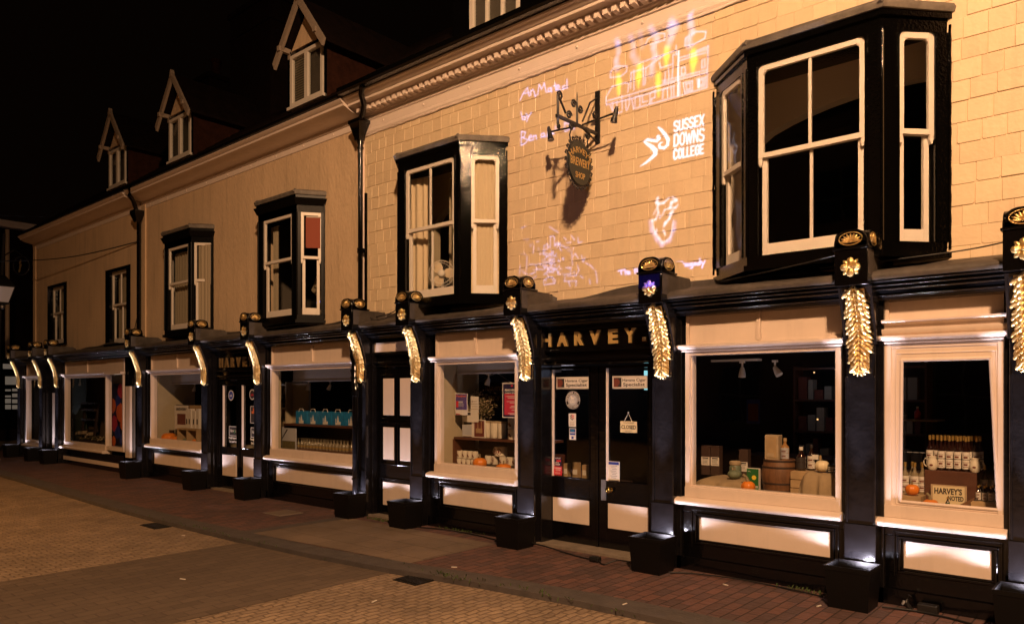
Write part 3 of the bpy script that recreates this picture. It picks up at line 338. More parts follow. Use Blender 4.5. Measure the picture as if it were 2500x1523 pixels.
# ================================================================== GROUND
def strip(name, pts_a, pts_b, z, m, z2=None):
    mb = MB(); n = len(pts_a)
    for i in range(n - 1):
        mb.add([(*pts_a[i], z), (*pts_a[i + 1], z), (*pts_b[i + 1], z), (*pts_b[i], z)], [(0, 1, 2, 3)])
        if z2 is not None: mb.add([(*pts_b[i], z), (*pts_b[i + 1], z), (*pts_b[i + 1], z2), (*pts_b[i], z2)], [(0, 1, 2, 3)])
    return struct(mb.build(name, m))
g = MB(); g.add([(-120, -60, -0.045), (60, -60, -0.045), (60, 30, -0.045), (-120, 30, -0.045)], [(0, 1, 2, 3)]); struct(g.build('road', 'setts'))
KIN = [(-60, -1.5), (-25, -1.62), (-19.6, -1.74), (-16.7, -1.85), (-12.1, -2.06), (-10.2, -2.10), (-8.2, -2.07), (-6.8, -2.0), (-5.66, -1.88), (-4.7, -1.72), (-3.6, -1.60), (-2.5, -1.56), (0, -1.55), (6, -1.55), (40, -1.55)]
KOUT = [(x, y - 0.29) for x, y in KIN]
strip('pavement', [(x, 0.05) for x, y in KIN], KIN, 0.0, 'brick_paving')
strip('kerb', KIN, KOUT, 0.006, 'kerb', -0.05)
g = MB(); g.add([(-8.1, -14, -0.041), (-5.65, -14, -0.041), (-5.65, -2.1, -0.041), (-8.1, -2.34, -0.041)], [(0, 1, 2, 3)])
struct(g.build('road_band', 'band_setts'))
g = MB(); g.add([(-8.32, -2.07, 0.004), (-5.66, -1.88, 0.004), (-5.66, -0.62, 0.004), (-8.32, -0.62, 0.004)], [(0, 1, 2, 3)])
struct(g.build('paving_slabs', 'slabs'))
g = MB(); g.add([(-8.52, -2.07, 0.005), (-8.32, -2.07, 0.005), (-8.32, -0.3, 0.005), (-8.52, -0.3, 0.005)], [(0, 1, 2, 3)])
struct(g.build('paving_strip', 'kerb'))
def grate(name, x0, x1, y0, y1, z, label):
    mb = MB(); mb.box(x0, x1, y0, y1, z, z + 0.006)
    n = 9
    o = mb.build('drain_cover', 'drain'); tag(o, label, 'drain cover')
    mb = MB()
    for i in range(n):
        t = x0 + (x1 - x0) * (i + 0.3) / n; mb.box(t, t + (x1 - x0) / n * 0.45, y0 + 0.03, y1 - 0.03, z + 0.006, z + 0.014)
    b = mb.build('bars', 'iron', o); return o
grate('d', -5.42, -5.10, -2.31, -1.98, -0.045, 'dark square drain grating in the pale cobbles beside the kerb, nearest the double doors')
grate('d', -10.2, -9.75, -2.62, -2.40, -0.045, 'small dark drain grating against the kerb in front of the window with blue bags')
mb = MB(); mb.box(-9.62, -9.2, -1.16, -0.78, 0.0, 0.006)
o = mb.build('manhole_cover', 'concrete'); tag(o, 'pale rectangular inspection cover set in the brick pavement', 'manhole cover')
mb = MB(); mb.box(-9.585, -9.235, -1.125, -0.815, 0.006, 0.009); mb.build('inset', 'slabs', o)

# ================================================================== HOUSES
H4 = thing('end_house', 'dim cream rendered house at the far terrace end with two flat sash windows', 'house', (-19.8, 0, 0))
H3 = thing('rendered_house', 'cream rendered middle house with two black bay windows and gabled dormers', 'house', (-12.6, 0, 0))
H2 = thing('tiled_house', 'house hung with cream painted tiles, with a dentil cornice and a big black bay window', 'house', (-4.0, 0, 0))
def HX(x): return H4 if x < -16.45 else (H3 if x < -8.86 else H2)
XA, XB, XC, XD = -23.24, -16.45, -8.86, 3.4
BAYS = [  # x front left, x front right, left wall x, right wall x, depth, house, sash z top
    (-2.79, -1.67, -3.31, -1.27, 0.42), (-7.56, -6.42, -7.98, -6.02, 0.42),
    (-11.16, -10.04, -11.45, -9.79, 0.34), (-14.66, -13.56, -14.9, -13.30, 0.30)]
# --- walls
mb = MB(); holes(mb, XC + 0.06, XD, 2.3, 5.55, 0.0, 0.14, [(b[2] + 0.1, b[3] - 0.1, 2.9, 4.7) for b in BAYS[:2]])
mb.build('wall', 'tile', H2)
mb = MB(); holes(mb, XB, XC + 0.0, 2.3, 5.85, 0.0, 0.14, [(b[2] + 0.08, b[3] - 0.08, 2.9, 4.7) for b in BAYS[2:]])
mb.build('wall', 'stucco', H3)
mb = MB(); holes(mb, XA, XB - 0.002, 2.3, 5.85, 0.0, 0.14, [(-18.34, -16.98, 2.82, 4.52), (-22.18, -20.80, 2.98, 4.52)])
mb.box(XA, XA + 0.14, 0.141, 9, 0, 5.85); mb.build('wall', 'stucco', H4)
mb = MB(); mb.box(XC - 0.02, XC + 0.06, -0.035, 0.14, 2.62, 5.56); mb.build('party_strip', 'trim', H2)
mb = MB(); mb.box(-16.40, -16.18, -0.03, -0.002, 2.70, 5.7); mb.build('quoin', 'stucco', H3)
mb = MB(); mb.box(XA - 0.01, XA + 0.16, -0.03, -0.002, 2.70, 5.7); mb.build('quoin', 'stucco', H4)
# --- hung tiles (one part, pattern of real wedge tiles)
rt = random.Random(3); mb = MB(); z = 2.70; row = 0
while z < 5.50:
    h = 0.166; x = XC + 0.07 - rt.uniform(0, 0.16)
    ph = rt.uniform(0, 6)
    while x < 1.3:
        wd = rt.choice([0.15, 0.17, 0.17, 0.18, 0.20, 0.235]); x1 = x + wd
        a, b = max(x, XC + 0.062), min(x1, 1.3)
        cx = (a + b) / 2
        inb = any(bb[2] + 0.0 < cx < bb[3] - 0.0 and 2.8 < z + 0.08 < 4.78 for bb in BAYS[:2])
        if b - a > 0.03 and not inb:
            gp = rt.choice([0.0005, 0.001, 0.002, 0.003]); wz = 0.006 * math.sin(x * 1.7 + ph) + 0.003 * math.sin(x * 5 + ph * 2)
            za, zb = z + wz + 0.0015 + rt.uniform(-.001, .001), z + h + wz - 0.001
            yb_, yt = -0.0055 - rt.random() ** 2 * 0.005, -0.003 - rt.random() * 0.001
            yl, yr = rt.uniform(-.0012, .0012), rt.uniform(-.0012, .0012)
            c = rt.choice([0.002, 0.002, 0.003, 0.003, 0.008, 0.014]); a += gp; b -= gp
            out = [(a, za + c), (a + c, za), (b - c, za), (b, za + c), (b, zb), (a, zb)]
            def yy(px_, pz_, k=1.0):
                t = (pz_ - za) / (zb - za); u = (px_ - a) / (b - a); return (yb_ * (1 - t) + yt * t) + yl * (1 - u) + yr * u
            cxm, czm = (a + b) / 2, (za + zb) / 2; e = 0.0035
            inn = [(px_ + (e if px_ < cxm else -e), pz_ + (e if pz_ < czm else -e)) for px_, pz_ in out]
            r0 = [(p, 0.0, q) for p, q in out]; r1 = [(p, yy(p, q) + 0.003, q) for p, q in out]; r2 = [(p, yy(p, q), q) for p, q in inn]
            mb.k = rt.choice([0, 0, 0, 1, 1, 2]); n = 6; vs = r0 + r1 + r2; fs = []
            for k in (0, 1):
                for j in range(n): fs.append((k * n + j, k * n + (j + 1) % n, (k + 1) * n + (j + 1) % n, (k + 1) * n + j))
            fs.append(tuple(range(2 * n, 3 * n))); mb.add(vs, fs)
        x = x1
    z += h; row += 1
mb.build('hung_tiles', ['tile', 'tile_light', 'tile_dull'], H2)
# --- eaves cornices
P2 = [(0.0, 5.47), (-0.022, 5.475), (-0.03, 5.50), (-0.022, 5.53), (-0.012, 5.54), (-0.012, 5.655), (-0.03, 5.665), (-0.035, 5.685), (-0.02, 5.695), (-0.02, 5.715), (-0.05, 5.725), (-0.055, 5.745), (-0.07, 5.75),
      (-0.07, 5.805), (-0.15, 5.81), (-0.165, 5.83), (-0.27, 5.835), (-0.275, 5.865), (-0.30, 5.875), (-0.33, 5.905), (-0.36, 5.915), (-0.365, 5.935), (-0.30, 5.96), (0.0, 5.96)]
mb = MB(); mb.px(P2, XC + 0.02, XD); cn = mb.build('cornice', 'trim', H2, smooth=25)
mb = MB(); mb.box(XC + 0.10, XC + 0.16, -0.185, -0.069, 5.746, 5.812); d0 = mb.build('dentil', 'trim', cn)
for i in range(1, 84): d1 = d0.copy(); COL.objects.link(d1); d1.location = (0.112 * i, 0, 0)
mb = MB(); x = XC + 0.5
while x < 0.6:
    mb.ell((x, -0.02, 5.60), (0.016, 0, 0), (0, 0.012, 0), (0, 0, 0.016), 6, 4); x += 0.85
mb.build('studs', 'trim', cn)
mb = MB(); mb.px([(-0.34, 5.94), (-0.45, 5.945), (-0.475, 5.97), (-0.475, 6.03), (-0.455, 6.03), (-0.45, 5.965), (-0.36, 5.96), (-0.34, 6.03)], XC + 0.02, XD); mb.build('gutter', 'black_old', H2)
# ragged rolled plaster edge below the frieze
mb = MB(); pts = []; x = XC + 0.05
while x < 1.3:
    pts.append((x, -0.012 + rt.uniform(-.006, .004), 5.462 + rt.uniform(-.008, .006))); x += 0.07
mb.tube(pts, 0.016, 6); mb.build('plaster_edge', 'trim', cn, smooth=60)
P3 = [(0.0, 5.60), (-0.015, 5.61), (-0.015, 5.70), (-0.035, 5.705), (-0.04, 5.73), (-0.03, 5.74), (-0.03, 5.755), (-0.07, 5.765), (-0.13, 5.775), (-0.20, 5.79), (-0.27, 5.815), (-0.31, 5.835), (-0.335, 5.84), (-0.34, 5.87), (-0.37, 5.885), (-0.40, 5.92), (-0.33, 5.94), (0, 5.94)]
mb = MB(); mb.px(P3, XB + 0.12, XC - 0.0); c3 = mb.build('cornice', 'trim', H3, smooth=25)
mb = MB(); x = XB + 0.5
while x < XC:
    mb.ell((x, -0.018, 5.655), (0.014, 0, 0), (0, 0.01, 0), (0, 0, 0.014), 6, 4); x += 0.8
mb.build('studs', 'trim', c3)
mb = MB(); mb.px([(y, z_ + 0.0) for y, z_ in P3], XA - 0.02, XB - 0.0); mb.build('cornice', 'trim', H4, smooth=25)
for h, a, b in ((H3, XB, XC), (H4, XA, XB)):
    mb = MB(); mb.px([(-0.33, 5.942), (-0.40, 5.945), (-0.42, 5.96), (-0.42, 5.985), (-0.33, 5.985)], a + 0.01, b); mb.build('gutter', 'black_old', h)
# --- roofs
def roof(x0, x1, par):
    mb = MB(); nx = int((x1 - x0) / 0.3); n = 26
    for i in range(n):
        t0, t1 = i / n, (i + 1) / n
        y0, y1 = -0.36 + 4.8 * t0, -0.36 + 4.8 * t1; z0, z1 = 5.98 + 3.6 * t0, 5.98 + 3.6 * t1
        mb.add([(x0, y0, z0 + 0.03), (x1, y0, z0 + 0.03), (x1, y1, z1), (x0, y1, z1), (x0, y0, z0), (x1, y0, z0)], [(0, 1, 2, 3), (4, 5, 1, 0)])
    mb.add([(x0, 4.44, 9.58), (x1, 4.44, 9.58), (x1, 9.2, 6), (x0, 9.2, 6)], [(0, 1, 2, 3)])
    mb.add([(x0, -0.36, 5.98), (x0, 4.44, 9.58), (x0, 9.2, 5.98)], [(0, 1, 2)])
    return mb.build('roof', 'roof_tile', par)
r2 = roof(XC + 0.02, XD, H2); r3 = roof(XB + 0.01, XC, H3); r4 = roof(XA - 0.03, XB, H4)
def chimney(x0, x1, y0, y1, z0, z1, pots, par):
    mb = MB(); mb.box(x0, x1, y0, y1, z0, z1); mb.box(x0 - 0.05, x1 + 0.05, y0 - 0.05, y1 + 0.05, z1, z1 + 0.12)
    mb.box(x0 - 0.03, x1 + 0.03, y0 - 0.03, y1 + 0.03, z1 - 0.5, z1 - 0.42)
    for px_ in pots: mb.k = 1; mb.lathe([(0.13, 0), (0.12, 0.45), (0.15, 0.47), (0.15, 0.55)], (px_, (y0 + y1) / 2, z1 + 0.12))
    mb.build('chimney', ['brick_dark', 'tile_hung'], par)
chimney(-16.2, -14.5, 1.9, 2.7, 7.2, 10.3, (-15.7, -15.0), r3)
chimney(-19.4, -18.6, 2.6, 3.4, 7.0, 9.9, (-19.0,), r4)
chimney(-9.6, -8.3, 2.6, 3.4, 7.2, 10.6, (-9.2, -8.7), r2)

# --- sash windows
def sash(mb, A, B, u0, u1, z0, z1, zm, bar=True, up=0.0, lo=-0.035, wdt=0.045, rad=0.04):
    """white double-hung sash, upper leaf proud of the lower; mat 0 = paint"""
    mb.fr(A, B)
    def leaf(a, b, c, d, dep, top, bot, rounded):
        mb.fbox(a, a + wdt, c, d, dep - 0.035, dep); mb.fbox(b - wdt, b, c, d, dep - 0.035, dep)
        mb.fbox(a + wdt, b - wdt, d - top, d, dep - 0.036, dep - 0.001); mb.fbox(a + wdt, b - wdt, c, c + bot, dep - 0.036, dep - 0.001)
        if rounded:
            for sx, xx in ((1, a + wdt), (-1, b - wdt)):
                pts = [(xx, d - top), (xx + sx * 0.035, d - top), (xx + sx * 0.015, d - top - 0.012), (xx + sx * 0.004, d - top - 0.03)]
                mb.ring([[mb.pt(p, dd, q) for p, q in pts] for dd in (dep - 0.03, dep - 0.003)])
        if bar: m = (a + b) / 2; mb.fbox(m - 0.012, m + 0.012, c + bot, d - top, dep - 0.034, dep - 0.006)
    leaf(u0, u1, zm - 0.0, z1, up, 0.05, 0.045, rad > 0)
    leaf(u0 + 0.02, u1 - 0.02, z0, zm + 0.035, lo, 0.03, 0.105, False)
    for a in (u0, u1 - wdt * 0.8): mb.ring([[mb.pt(p, dd, q) for p, q in ((a, zm), (a + wdt * .8, zm), (a + wdt * .75, zm - 0.03), (a + wdt * 0.55, zm - 0.07), (a + wdt * 0.2, zm - 0.075), (a, zm - 0.04))] for dd in (up - 0.03, up)])
def panes(A, B, u0, u1, z0, z1, zm, par, up=0.0, lo=-0.035):
    mb = MB(); mb.fr(A, B)
    for a, b, c, d in ((zm, z1, up - 0.02, 0), (z0, zm, lo - 0.02, 0)):
        mb.add([mb.pt(u0 + 0.02, c, a + 0.01), mb.pt(u1 - 0.02, c, a + 0.01), mb.pt(u1 - 0.02, c, b - 0.01), mb.pt(u0 + 0.02, c, b - 0.01)], [(0, 1, 2, 3)])
    mb.build('glass', 'glass', par)
def bay(xl, xr, wl, wr, dep, par, specs, ztop=4.60, crown=False):
    """canted bay: black timber body, lead roof, a sash on each face"""
    Z0, Z1 = 2.84, 4.77
    P = [(wl, 0.0), (xl, -dep), (xr, -dep), (wr, 0.0)]
    mb = MB()
    def off(k):
        return [(wl - k, 0.02), (xl - k * 0.45, -dep - k), (xr + k * 0.45, -dep - k), (wr + k, 0.02)]
    def slab(k, z0, z1, k2=None):
        mb.ring([[(x, y, z) for x, y in off(k)] for z in (z0, z1)]) if k2 is None else mb.ring([[(x, y, z0) for x, y in off(k)], [(x, y, z1) for x, y in off(k2)]])
    slab(0.0, ztop + 0.002, Z1 - 0.06); slab(0.03, Z1 - 0.059, Z1 - 0.01) ; slab(0.0, Z0, 2.918); slab(0.035, Z0 - 0.05, Z0 - 0.002)
    if crown: slab(0.0, ztop + 0.002, Z1 - 0.12); slab(0.02, Z1 - 0.16, Z1 - 0.06, 0.07)
    for (A, B, sp) in ((P[0], P[1], specs[0]), (P[1], P[2], specs[1]), (P[2], P[3], specs[2])):
        mb.fr(A, B); L = mb.L; a, b = sp[0], L - sp[1]
        mb.fbox(0.0 if A is P[0] else 0.012, a, 2.919, ztop + 0.001, -0.075, 0.0); mb.fbox(b, L - (0.0 if B is P[3] else 0.012), 2.919, ztop + 0.001, -0.075, 0.0)
        mb.fbox(a - 0.02, a - 0.008, 2.93, ztop, 0.0, 0.008); mb.fbox(b + 0.008, b + 0.02, 2.93, ztop, 0.0, 0.008)
        # rounded inner corners of the opening
        if sp[3]:
            for sx, xx in ((1, a), (-1, b)):
                pts = [(xx, ztop + 0.001)] + [(xx + sx * (0.05 - 0.05 * math.sin(t)), ztop - 0.05 + 0.05 * math.cos(t)) for t in [math.pi / 2 * i / 5 for i in range(6)]]
                mb.ring([[mb.pt(p, dd, q) for p, q in pts] for dd in (-0.02, 0.001)])
    # corner beads
    for x, y in P[1:3]: mb.lathe([(0.014, 0), (0.014, ztop - 2.92)], (x, y, 2.92), 8)
    for x, y in (P[0], P[3]): mb.tube([(x + (0.002 * math.sin(i * 2.1)), -0.010, 2.86 + i * 0.06) for i in range(31)], 0.011, 7)
    body = mb.build('bay_window', 'black_old' if xr > -8 else 'black_flat', par, smooth=30)
    mb = MB(); mb.ring([[(x, y, z) for x, y in off(k)] for k, z in ((0.05, Z1 - 0.009), (0.06, Z1 + 0.03), (0.045, Z1 + 0.06), (-0.05, Z1 + 0.09))])
    for x, y in P[1:3]: mb.tube([(x * 0.2 + (xl + xr) / 2 * 0.8, 0.0, Z1 + 0.12), (x, y - 0.03, Z1 + 0.06), (x, y - 0.06, Z1 + 0.02)], 0.022, 7)
    mb.build('lead_roof', 'lead_pale', body, smooth=40)
    for (A, B, sp) in ((P[0], P[1], specs[0]), (P[1], P[2], specs[1]), (P[2], P[3], specs[2])):
        mb = MB(); mb.fr(A, B); L = mb.L
        sash(mb, A, B, sp[0], L - sp[1], 2.92, ztop, 3.78, sp[2], up=-0.012, lo=-0.047, rad=0.04 if sp[3] else 0)
        s_ = mb.build('sash', 'white', body, bevel=0.003)
        panes(A, B, sp[0], L - sp[1], 2.92, ztop, 3.78, body, up=-0.012, lo=-0.047)
    return body
bays = [bay(*BAYS[0], H2, ((0.14, 0.10, False, 1), (0.10, 0.13, True, 1), (0.15, 0.13, False, 1))),
        bay(*BAYS[1], H2, ((0.14, 0.10, False, 1), (0.14, 0.10, True, 1), (0.14, 0.10, False, 1))),
        bay(*BAYS[2], H3, ((0.10, 0.07, False, 0), (0.15, 0.14, False, 0), (0.06, 0.06, False, 0)), 4.50, True),
        bay(*BAYS[3], H3, ((0.10, 0.06, False, 0), (0.15, 0.12, False, 0), (0.05, 0.05, False, 0)), 4.50, True)]
# flat sash windows of the end house
for x0, x1, z0 in ((-18.34, -16.98, 2.82), (-22.18, -20.80, 2.98)):
    mb = MB(); mb.box(x0, x0 + 0.24, -0.012, 0.10, z0, 4.52); mb.box(x1 - 0.2, x1, -0.012, 0.10, z0, 4.52); mb.box(x0 + 0.24, x1 - 0.2, -0.012, 0.10, 4.44, 4.52); mb.box(x0 - 0.02, x1 + 0.02, -0.04, 0.10, z0 - 0.06, z0)
    f = mb.build('window', 'black', H4)
    mb = MB(); sash(mb, (x0, 0.05), (x1, 0.05), 0.24, x1 - x0 - 0.2, z0 + 0.02, 4.44, (z0 + 4.5) / 2 + 0.02, True, rad=0)
    mb.build('sash', 'white', f)
    panes((x0, 0.05), (x1, 0.05), 0.24, x1 - x0 - 0.2, z0 + 0.02, 4.44, (z0 + 4.5) / 2, f)
# upstairs rooms (seen through the panes)
def room(x0, x1, y1, z0, z1, par, m, name='upper_room'):
    mb = MB(); mb.add([(x0, 0.15, z0), (x1, 0.15, z0), (x1, y1, z0), (x0, y1, z0), (x0, 0.15, z1), (x1, 0.15, z1), (x1, y1, z1), (x0, y1, z1)],
                      [(0, 1, 2, 3), (4, 5, 6, 7), (2, 3, 7, 6), (0, 3, 7, 4), (1, 2, 6, 5)]); return mb.build(name, m, par)
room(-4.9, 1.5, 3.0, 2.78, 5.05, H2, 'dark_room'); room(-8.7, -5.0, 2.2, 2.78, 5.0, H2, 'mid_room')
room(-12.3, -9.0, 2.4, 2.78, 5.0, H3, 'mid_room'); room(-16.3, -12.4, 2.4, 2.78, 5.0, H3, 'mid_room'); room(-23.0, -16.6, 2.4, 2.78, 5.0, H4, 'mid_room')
def archplate(x0, x1, zs, zc, ztop, y, par, m):
    """inner wall with a segmental arch at the mouth of the bay"""
    cx, n = (x0 + x1) / 2, 14; arc = [(x0 + (x1 - x0) * i / n, zs + (zc - zs) * math.sin(math.pi * i / n) ** 0.6) for i in range(n + 1)]
    mb = MB()
    for (a, za), (b, zb) in zip(arc, arc[1:]):
        mb.ring([[(a, yy, za), (b, yy, zb), (b, yy, ztop), (a, yy, ztop)] for yy in (y, y + 0.12)])
    mb.box(x0 - 0.6, x0, y, y + 0.12, 2.8, ztop); mb.box(x1, x1 + 0.6, y, y + 0.12, 2.8, ztop)
    return mb.build('inner_arch', m, par)
archplate(-3.05, -0.55, 4.12, 4.42, 5.0, 0.30, H2, 'plaster_white'); archplate(-7.8, -6.2, 4.1, 4.40, 5.0, 0.45, H2, 'pale_room')
# --- dormers
def dormer(cx, par, tall=7.40, full=True):
    w2, y0 = 0.50, 0.30; zb, zt, za = 6.50, tall, 8.22
    mb = MB(); mb.ring([[(cx - w2 - 0.04, y, zb), (cx + w2 + 0.04, y, zb), (cx + w2 + 0.04, y, zt + 0.1), (cx, y, za - 0.1), (cx - w2 - 0.04, y, zt + 0.1)] for y in (y0 + 0.08, 3.0)])
    mb.box(cx - w2 - 0.05, cx - w2 + 0.02, y0, y0 + 0.09, zb, zt + 0.08); mb.box(cx + w2 - 0.02, cx + w2 + 0.05, y0, y0 + 0.09, zb, zt + 0.08)
    mb.box(cx - w2 + 0.021, cx + w2 - 0.021, y0, y0 + 0.09, zt + 0.03, zt + 0.08)
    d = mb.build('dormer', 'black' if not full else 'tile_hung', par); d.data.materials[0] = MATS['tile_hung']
    mb = MB(); mb.box(cx - w2 - 0.06, cx - w2 + 0.01, y0 - 0.012, y0 - 0.002, zb, zt + 0.09); mb.box(cx + w2 - 0.01, cx + w2 + 0.06, y0 - 0.012, y0 - 0.002, zb, zt + 0.09)
    mb.box(cx - w2 + 0.02, cx + w2 - 0.02, y0 - 0.011, y0 - 0.003, zt + 0.031, zt + 0.09); mb.build('dormer_frame', 'black', d)
    # tile roof of the dormer
    mb = MB()
    for sx in (-1, 1):
        e = cx + sx * (w2 + 0.22); ez = zt - 0.07
        mb.ring([[(cx, y, za + 0.02), (e, y, ez + 0.02), (e, y, ez - 0.03), (cx, y, za - 0.04)] for y in (y0 - 0.14, 3.4)])
    mb.build('dormer_roof', 'roof_tile', d)
    # barge boards, finial, brackets
    mb = MB()
    for sx in (-1, 1):
        e = cx + sx * (w2 + 0.24); ez = zt - 0.12
        nx, nz = 0.078 * -sx * 0.86, -0.045
        pts = [(cx, za + 0.06), (e, ez + 0.05), (e - sx * 0.05, ez - 0.06), (cx, za - 0.10)]
        mb.ring([[(p, y, q) for p, q in pts] for y in (y0 - 0.20, y0 - 0.15)])
        bx = cx + sx * (w2 - 0.02)
        mb.box(min(bx, bx + sx * 0.07), max(bx, bx + sx * 0.07), y0 - 0.23, y0 + 0.0, zt + 0.08, zt + 0.16)
        mb.box(min(bx, bx + sx * 0.07), max(bx, bx + sx * 0.07), y0 - 0.02, y0 + 0.02, zt + 0.0, zt + 0.12)
    mb.ring([[(cx - 0.05, y, za - 0.06), (cx + 0.05, y, za - 0.06), (cx, y, za + 0.10)] for y in (y0 - 0.215, y0 - 0.135)])
    mb.build('bargeboard', 'bargeboard', d)
    mb = MB(); mb.ring([[(cx - w2 + 0.03, y, zt + 0.12), (cx + w2 - 0.03, y, zt + 0.12), (cx, y, za - 0.14)] for y in (y0 + 0.0, y0 + 0.05)]); mb.build('gable', 'stucco', d)
    mb = MB(); a, b = cx - w2 + 0.03, cx + w2 - 0.03; zc = zb + 0.06
    for u, v in ((a, a + 0.06), (b - 0.06, b), (cx - 0.045, cx + 0.045)): mb.box(u, v, y0 - 0.03, y0 + 0.03, zc, zt + 0.03)
    mb.box(a + 0.061, cx - 0.046, y0 - 0.03, y0 + 0.03, zt - 0.03, zt + 0.03); mb.box(cx + 0.046, b - 0.061, y0 - 0.03, y0 + 0.03, zt - 0.03, zt + 0.03)
    mb.box(a + 0.061, cx - 0.046, y0 - 0.03, y0 + 0.03, zc, zc + 0.06); mb.box(cx + 0.046, b - 0.061, y0 - 0.03, y0 + 0.03, zc, zc + 0.06); mb.box(a - 0.05, b + 0.05, y0 - 0.06, y0 + 0.05, zc - 0.05, zc - 0.001)
    mb.build('casement', 'white', d)
    mb = MB(); mb.box(a + 0.05, b - 0.05, y0 + 0.0, y0 + 0.006, zc + 0.03, zt); mb.build('glass', 'glass', d)
    mb = MB(); mb.box(a + 0.02, b - 0.02, y0 + 0.062, y0 + 0.078, zc + 0.0, zt + 0.03)
    if full:
        for i in range(18): mb.k = 1; mb.box(a + 0.09, cx - 0.05, y0 + 0.02, y0 + 0.03, zc + 0.08 + i * 0.042, zc + 0.096 + i * 0.042)
    mb.build('blind', ['mid_room', 'curtain_dull'], d)
    return d
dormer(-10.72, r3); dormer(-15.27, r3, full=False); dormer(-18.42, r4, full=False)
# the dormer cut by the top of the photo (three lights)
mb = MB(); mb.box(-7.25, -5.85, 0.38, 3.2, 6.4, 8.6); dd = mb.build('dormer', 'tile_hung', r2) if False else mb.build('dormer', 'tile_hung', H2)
mb = MB(); mb.box(-7.27, -6.95, 0.30, 0.379, 6.40, 8.6); mb.box(-6.07, -5.83, 0.30, 0.379, 6.40, 8.6); mb.box(-7.5, -5.6, 0.1, 3.3, 8.601, 8.7); mb.build('dormer_frame', 'black', dd)
mb = MB(); mb.box(-6.95, -6.07, 0.27, 0.36, 6.42, 6.49)
for u in (-6.95, -6.66, -6.39, -6.13): mb.box(u, u + (0.06 if u in (-6.95, -6.13) else 0.03), 0.29, 0.35, 6.491, 8.4)
mb.build('casement', 'white', dd)
mb = MB(); mb.box(-6.94, -6.08, 0.325, 0.33, 6.49, 8.4); mb.build('glass', 'glass', dd)
mb = MB(); mb.box(-6.94, -6.08, 0.362, 0.376, 6.49, 8.4); mb.build('blind', 'mid_room', dd)

# ================================================================== SHOPFRONT
PX = [x + 0.012 for x in [-23.22, -21.50, -20.35, -15.62, -12.91, -11.12, -8.42, -7.265, -5.42, -3.68, -1.86, -0.72]]
# cornice along the whole front, one length per house
def bead(y, z, r, a0=-90, a1=90, n=5): return [(y - r * math.cos(R(a0 + (a1 - a0) * i / n)), z + r * math.sin(R(a0 + (a1 - a0) * i / n))) for i in range(n + 1)][::-1]
CP = [(-0.10, 2.602), (-0.485, 2.602)] + bead(-0.485, 2.590, 0.012) + [(-0.465, 2.573)] + bead(-0.455, 2.560, 0.012) + [(-0.432, 2.545)] + bead(-0.420, 2.532, 0.013) + \
     [(-0.395, 2.516), (-0.375, 2.510), (-0.36, 2.502)] + bead(-0.352, 2.490, 0.012) + [(-0.325, 2.474), (-0.318, 2.462), (-0.315, 2.450), (-0.28, 2.446), (-0.10, 2.446)]
for a, b, h in ((XA - 0.12, XB, H4), (XB + 0.002, XC, H3), (XC + 0.002, XD, H2)):
    mb = MB(); mb.px(CP, a, b); mb.build('shop_cornice', 'black', h, smooth=50)
# lead weathering on top of the cornice, rippled
def lead(x0, x1, par):
    mb = MB(); rr = random.Random(int(x0 * 10)); nx = max(2, int((x1 - x0) / 0.09)); cols = []
    for i in range(nx + 1):
        x = x0 + (x1 - x0) * i / nx; w_ = rr.uniform(-.008, .008); zt = 2.79 + 0.05 * math.sin(x * 1.3) + 0.02 * math.sin(x * 4.1)
        cols.append([(x, -0.505, 2.600), (x, -0.512 + w_, 2.622), (x, -0.508 + w_, 2.645), (x, -0.475, 2.668 + w_), (x, -0.33, 2.70 + rr.uniform(-.004, .006)), (x, -0.12, 2.735 + w_), (x, -0.028, 2.77), (x, -0.024, zt), (x, 0.0, zt + 0.008), (x, 0.02, 2.605)])
    mb.ring(cols); mb.build('lead_flashing', 'lead', par, smooth=50)
for a, b in zip(PX, PX[1:] + [2.0]):
    for u, v in ((a + 0.125, b - 0.125),): lead(u, v, HX((u + v) / 2))
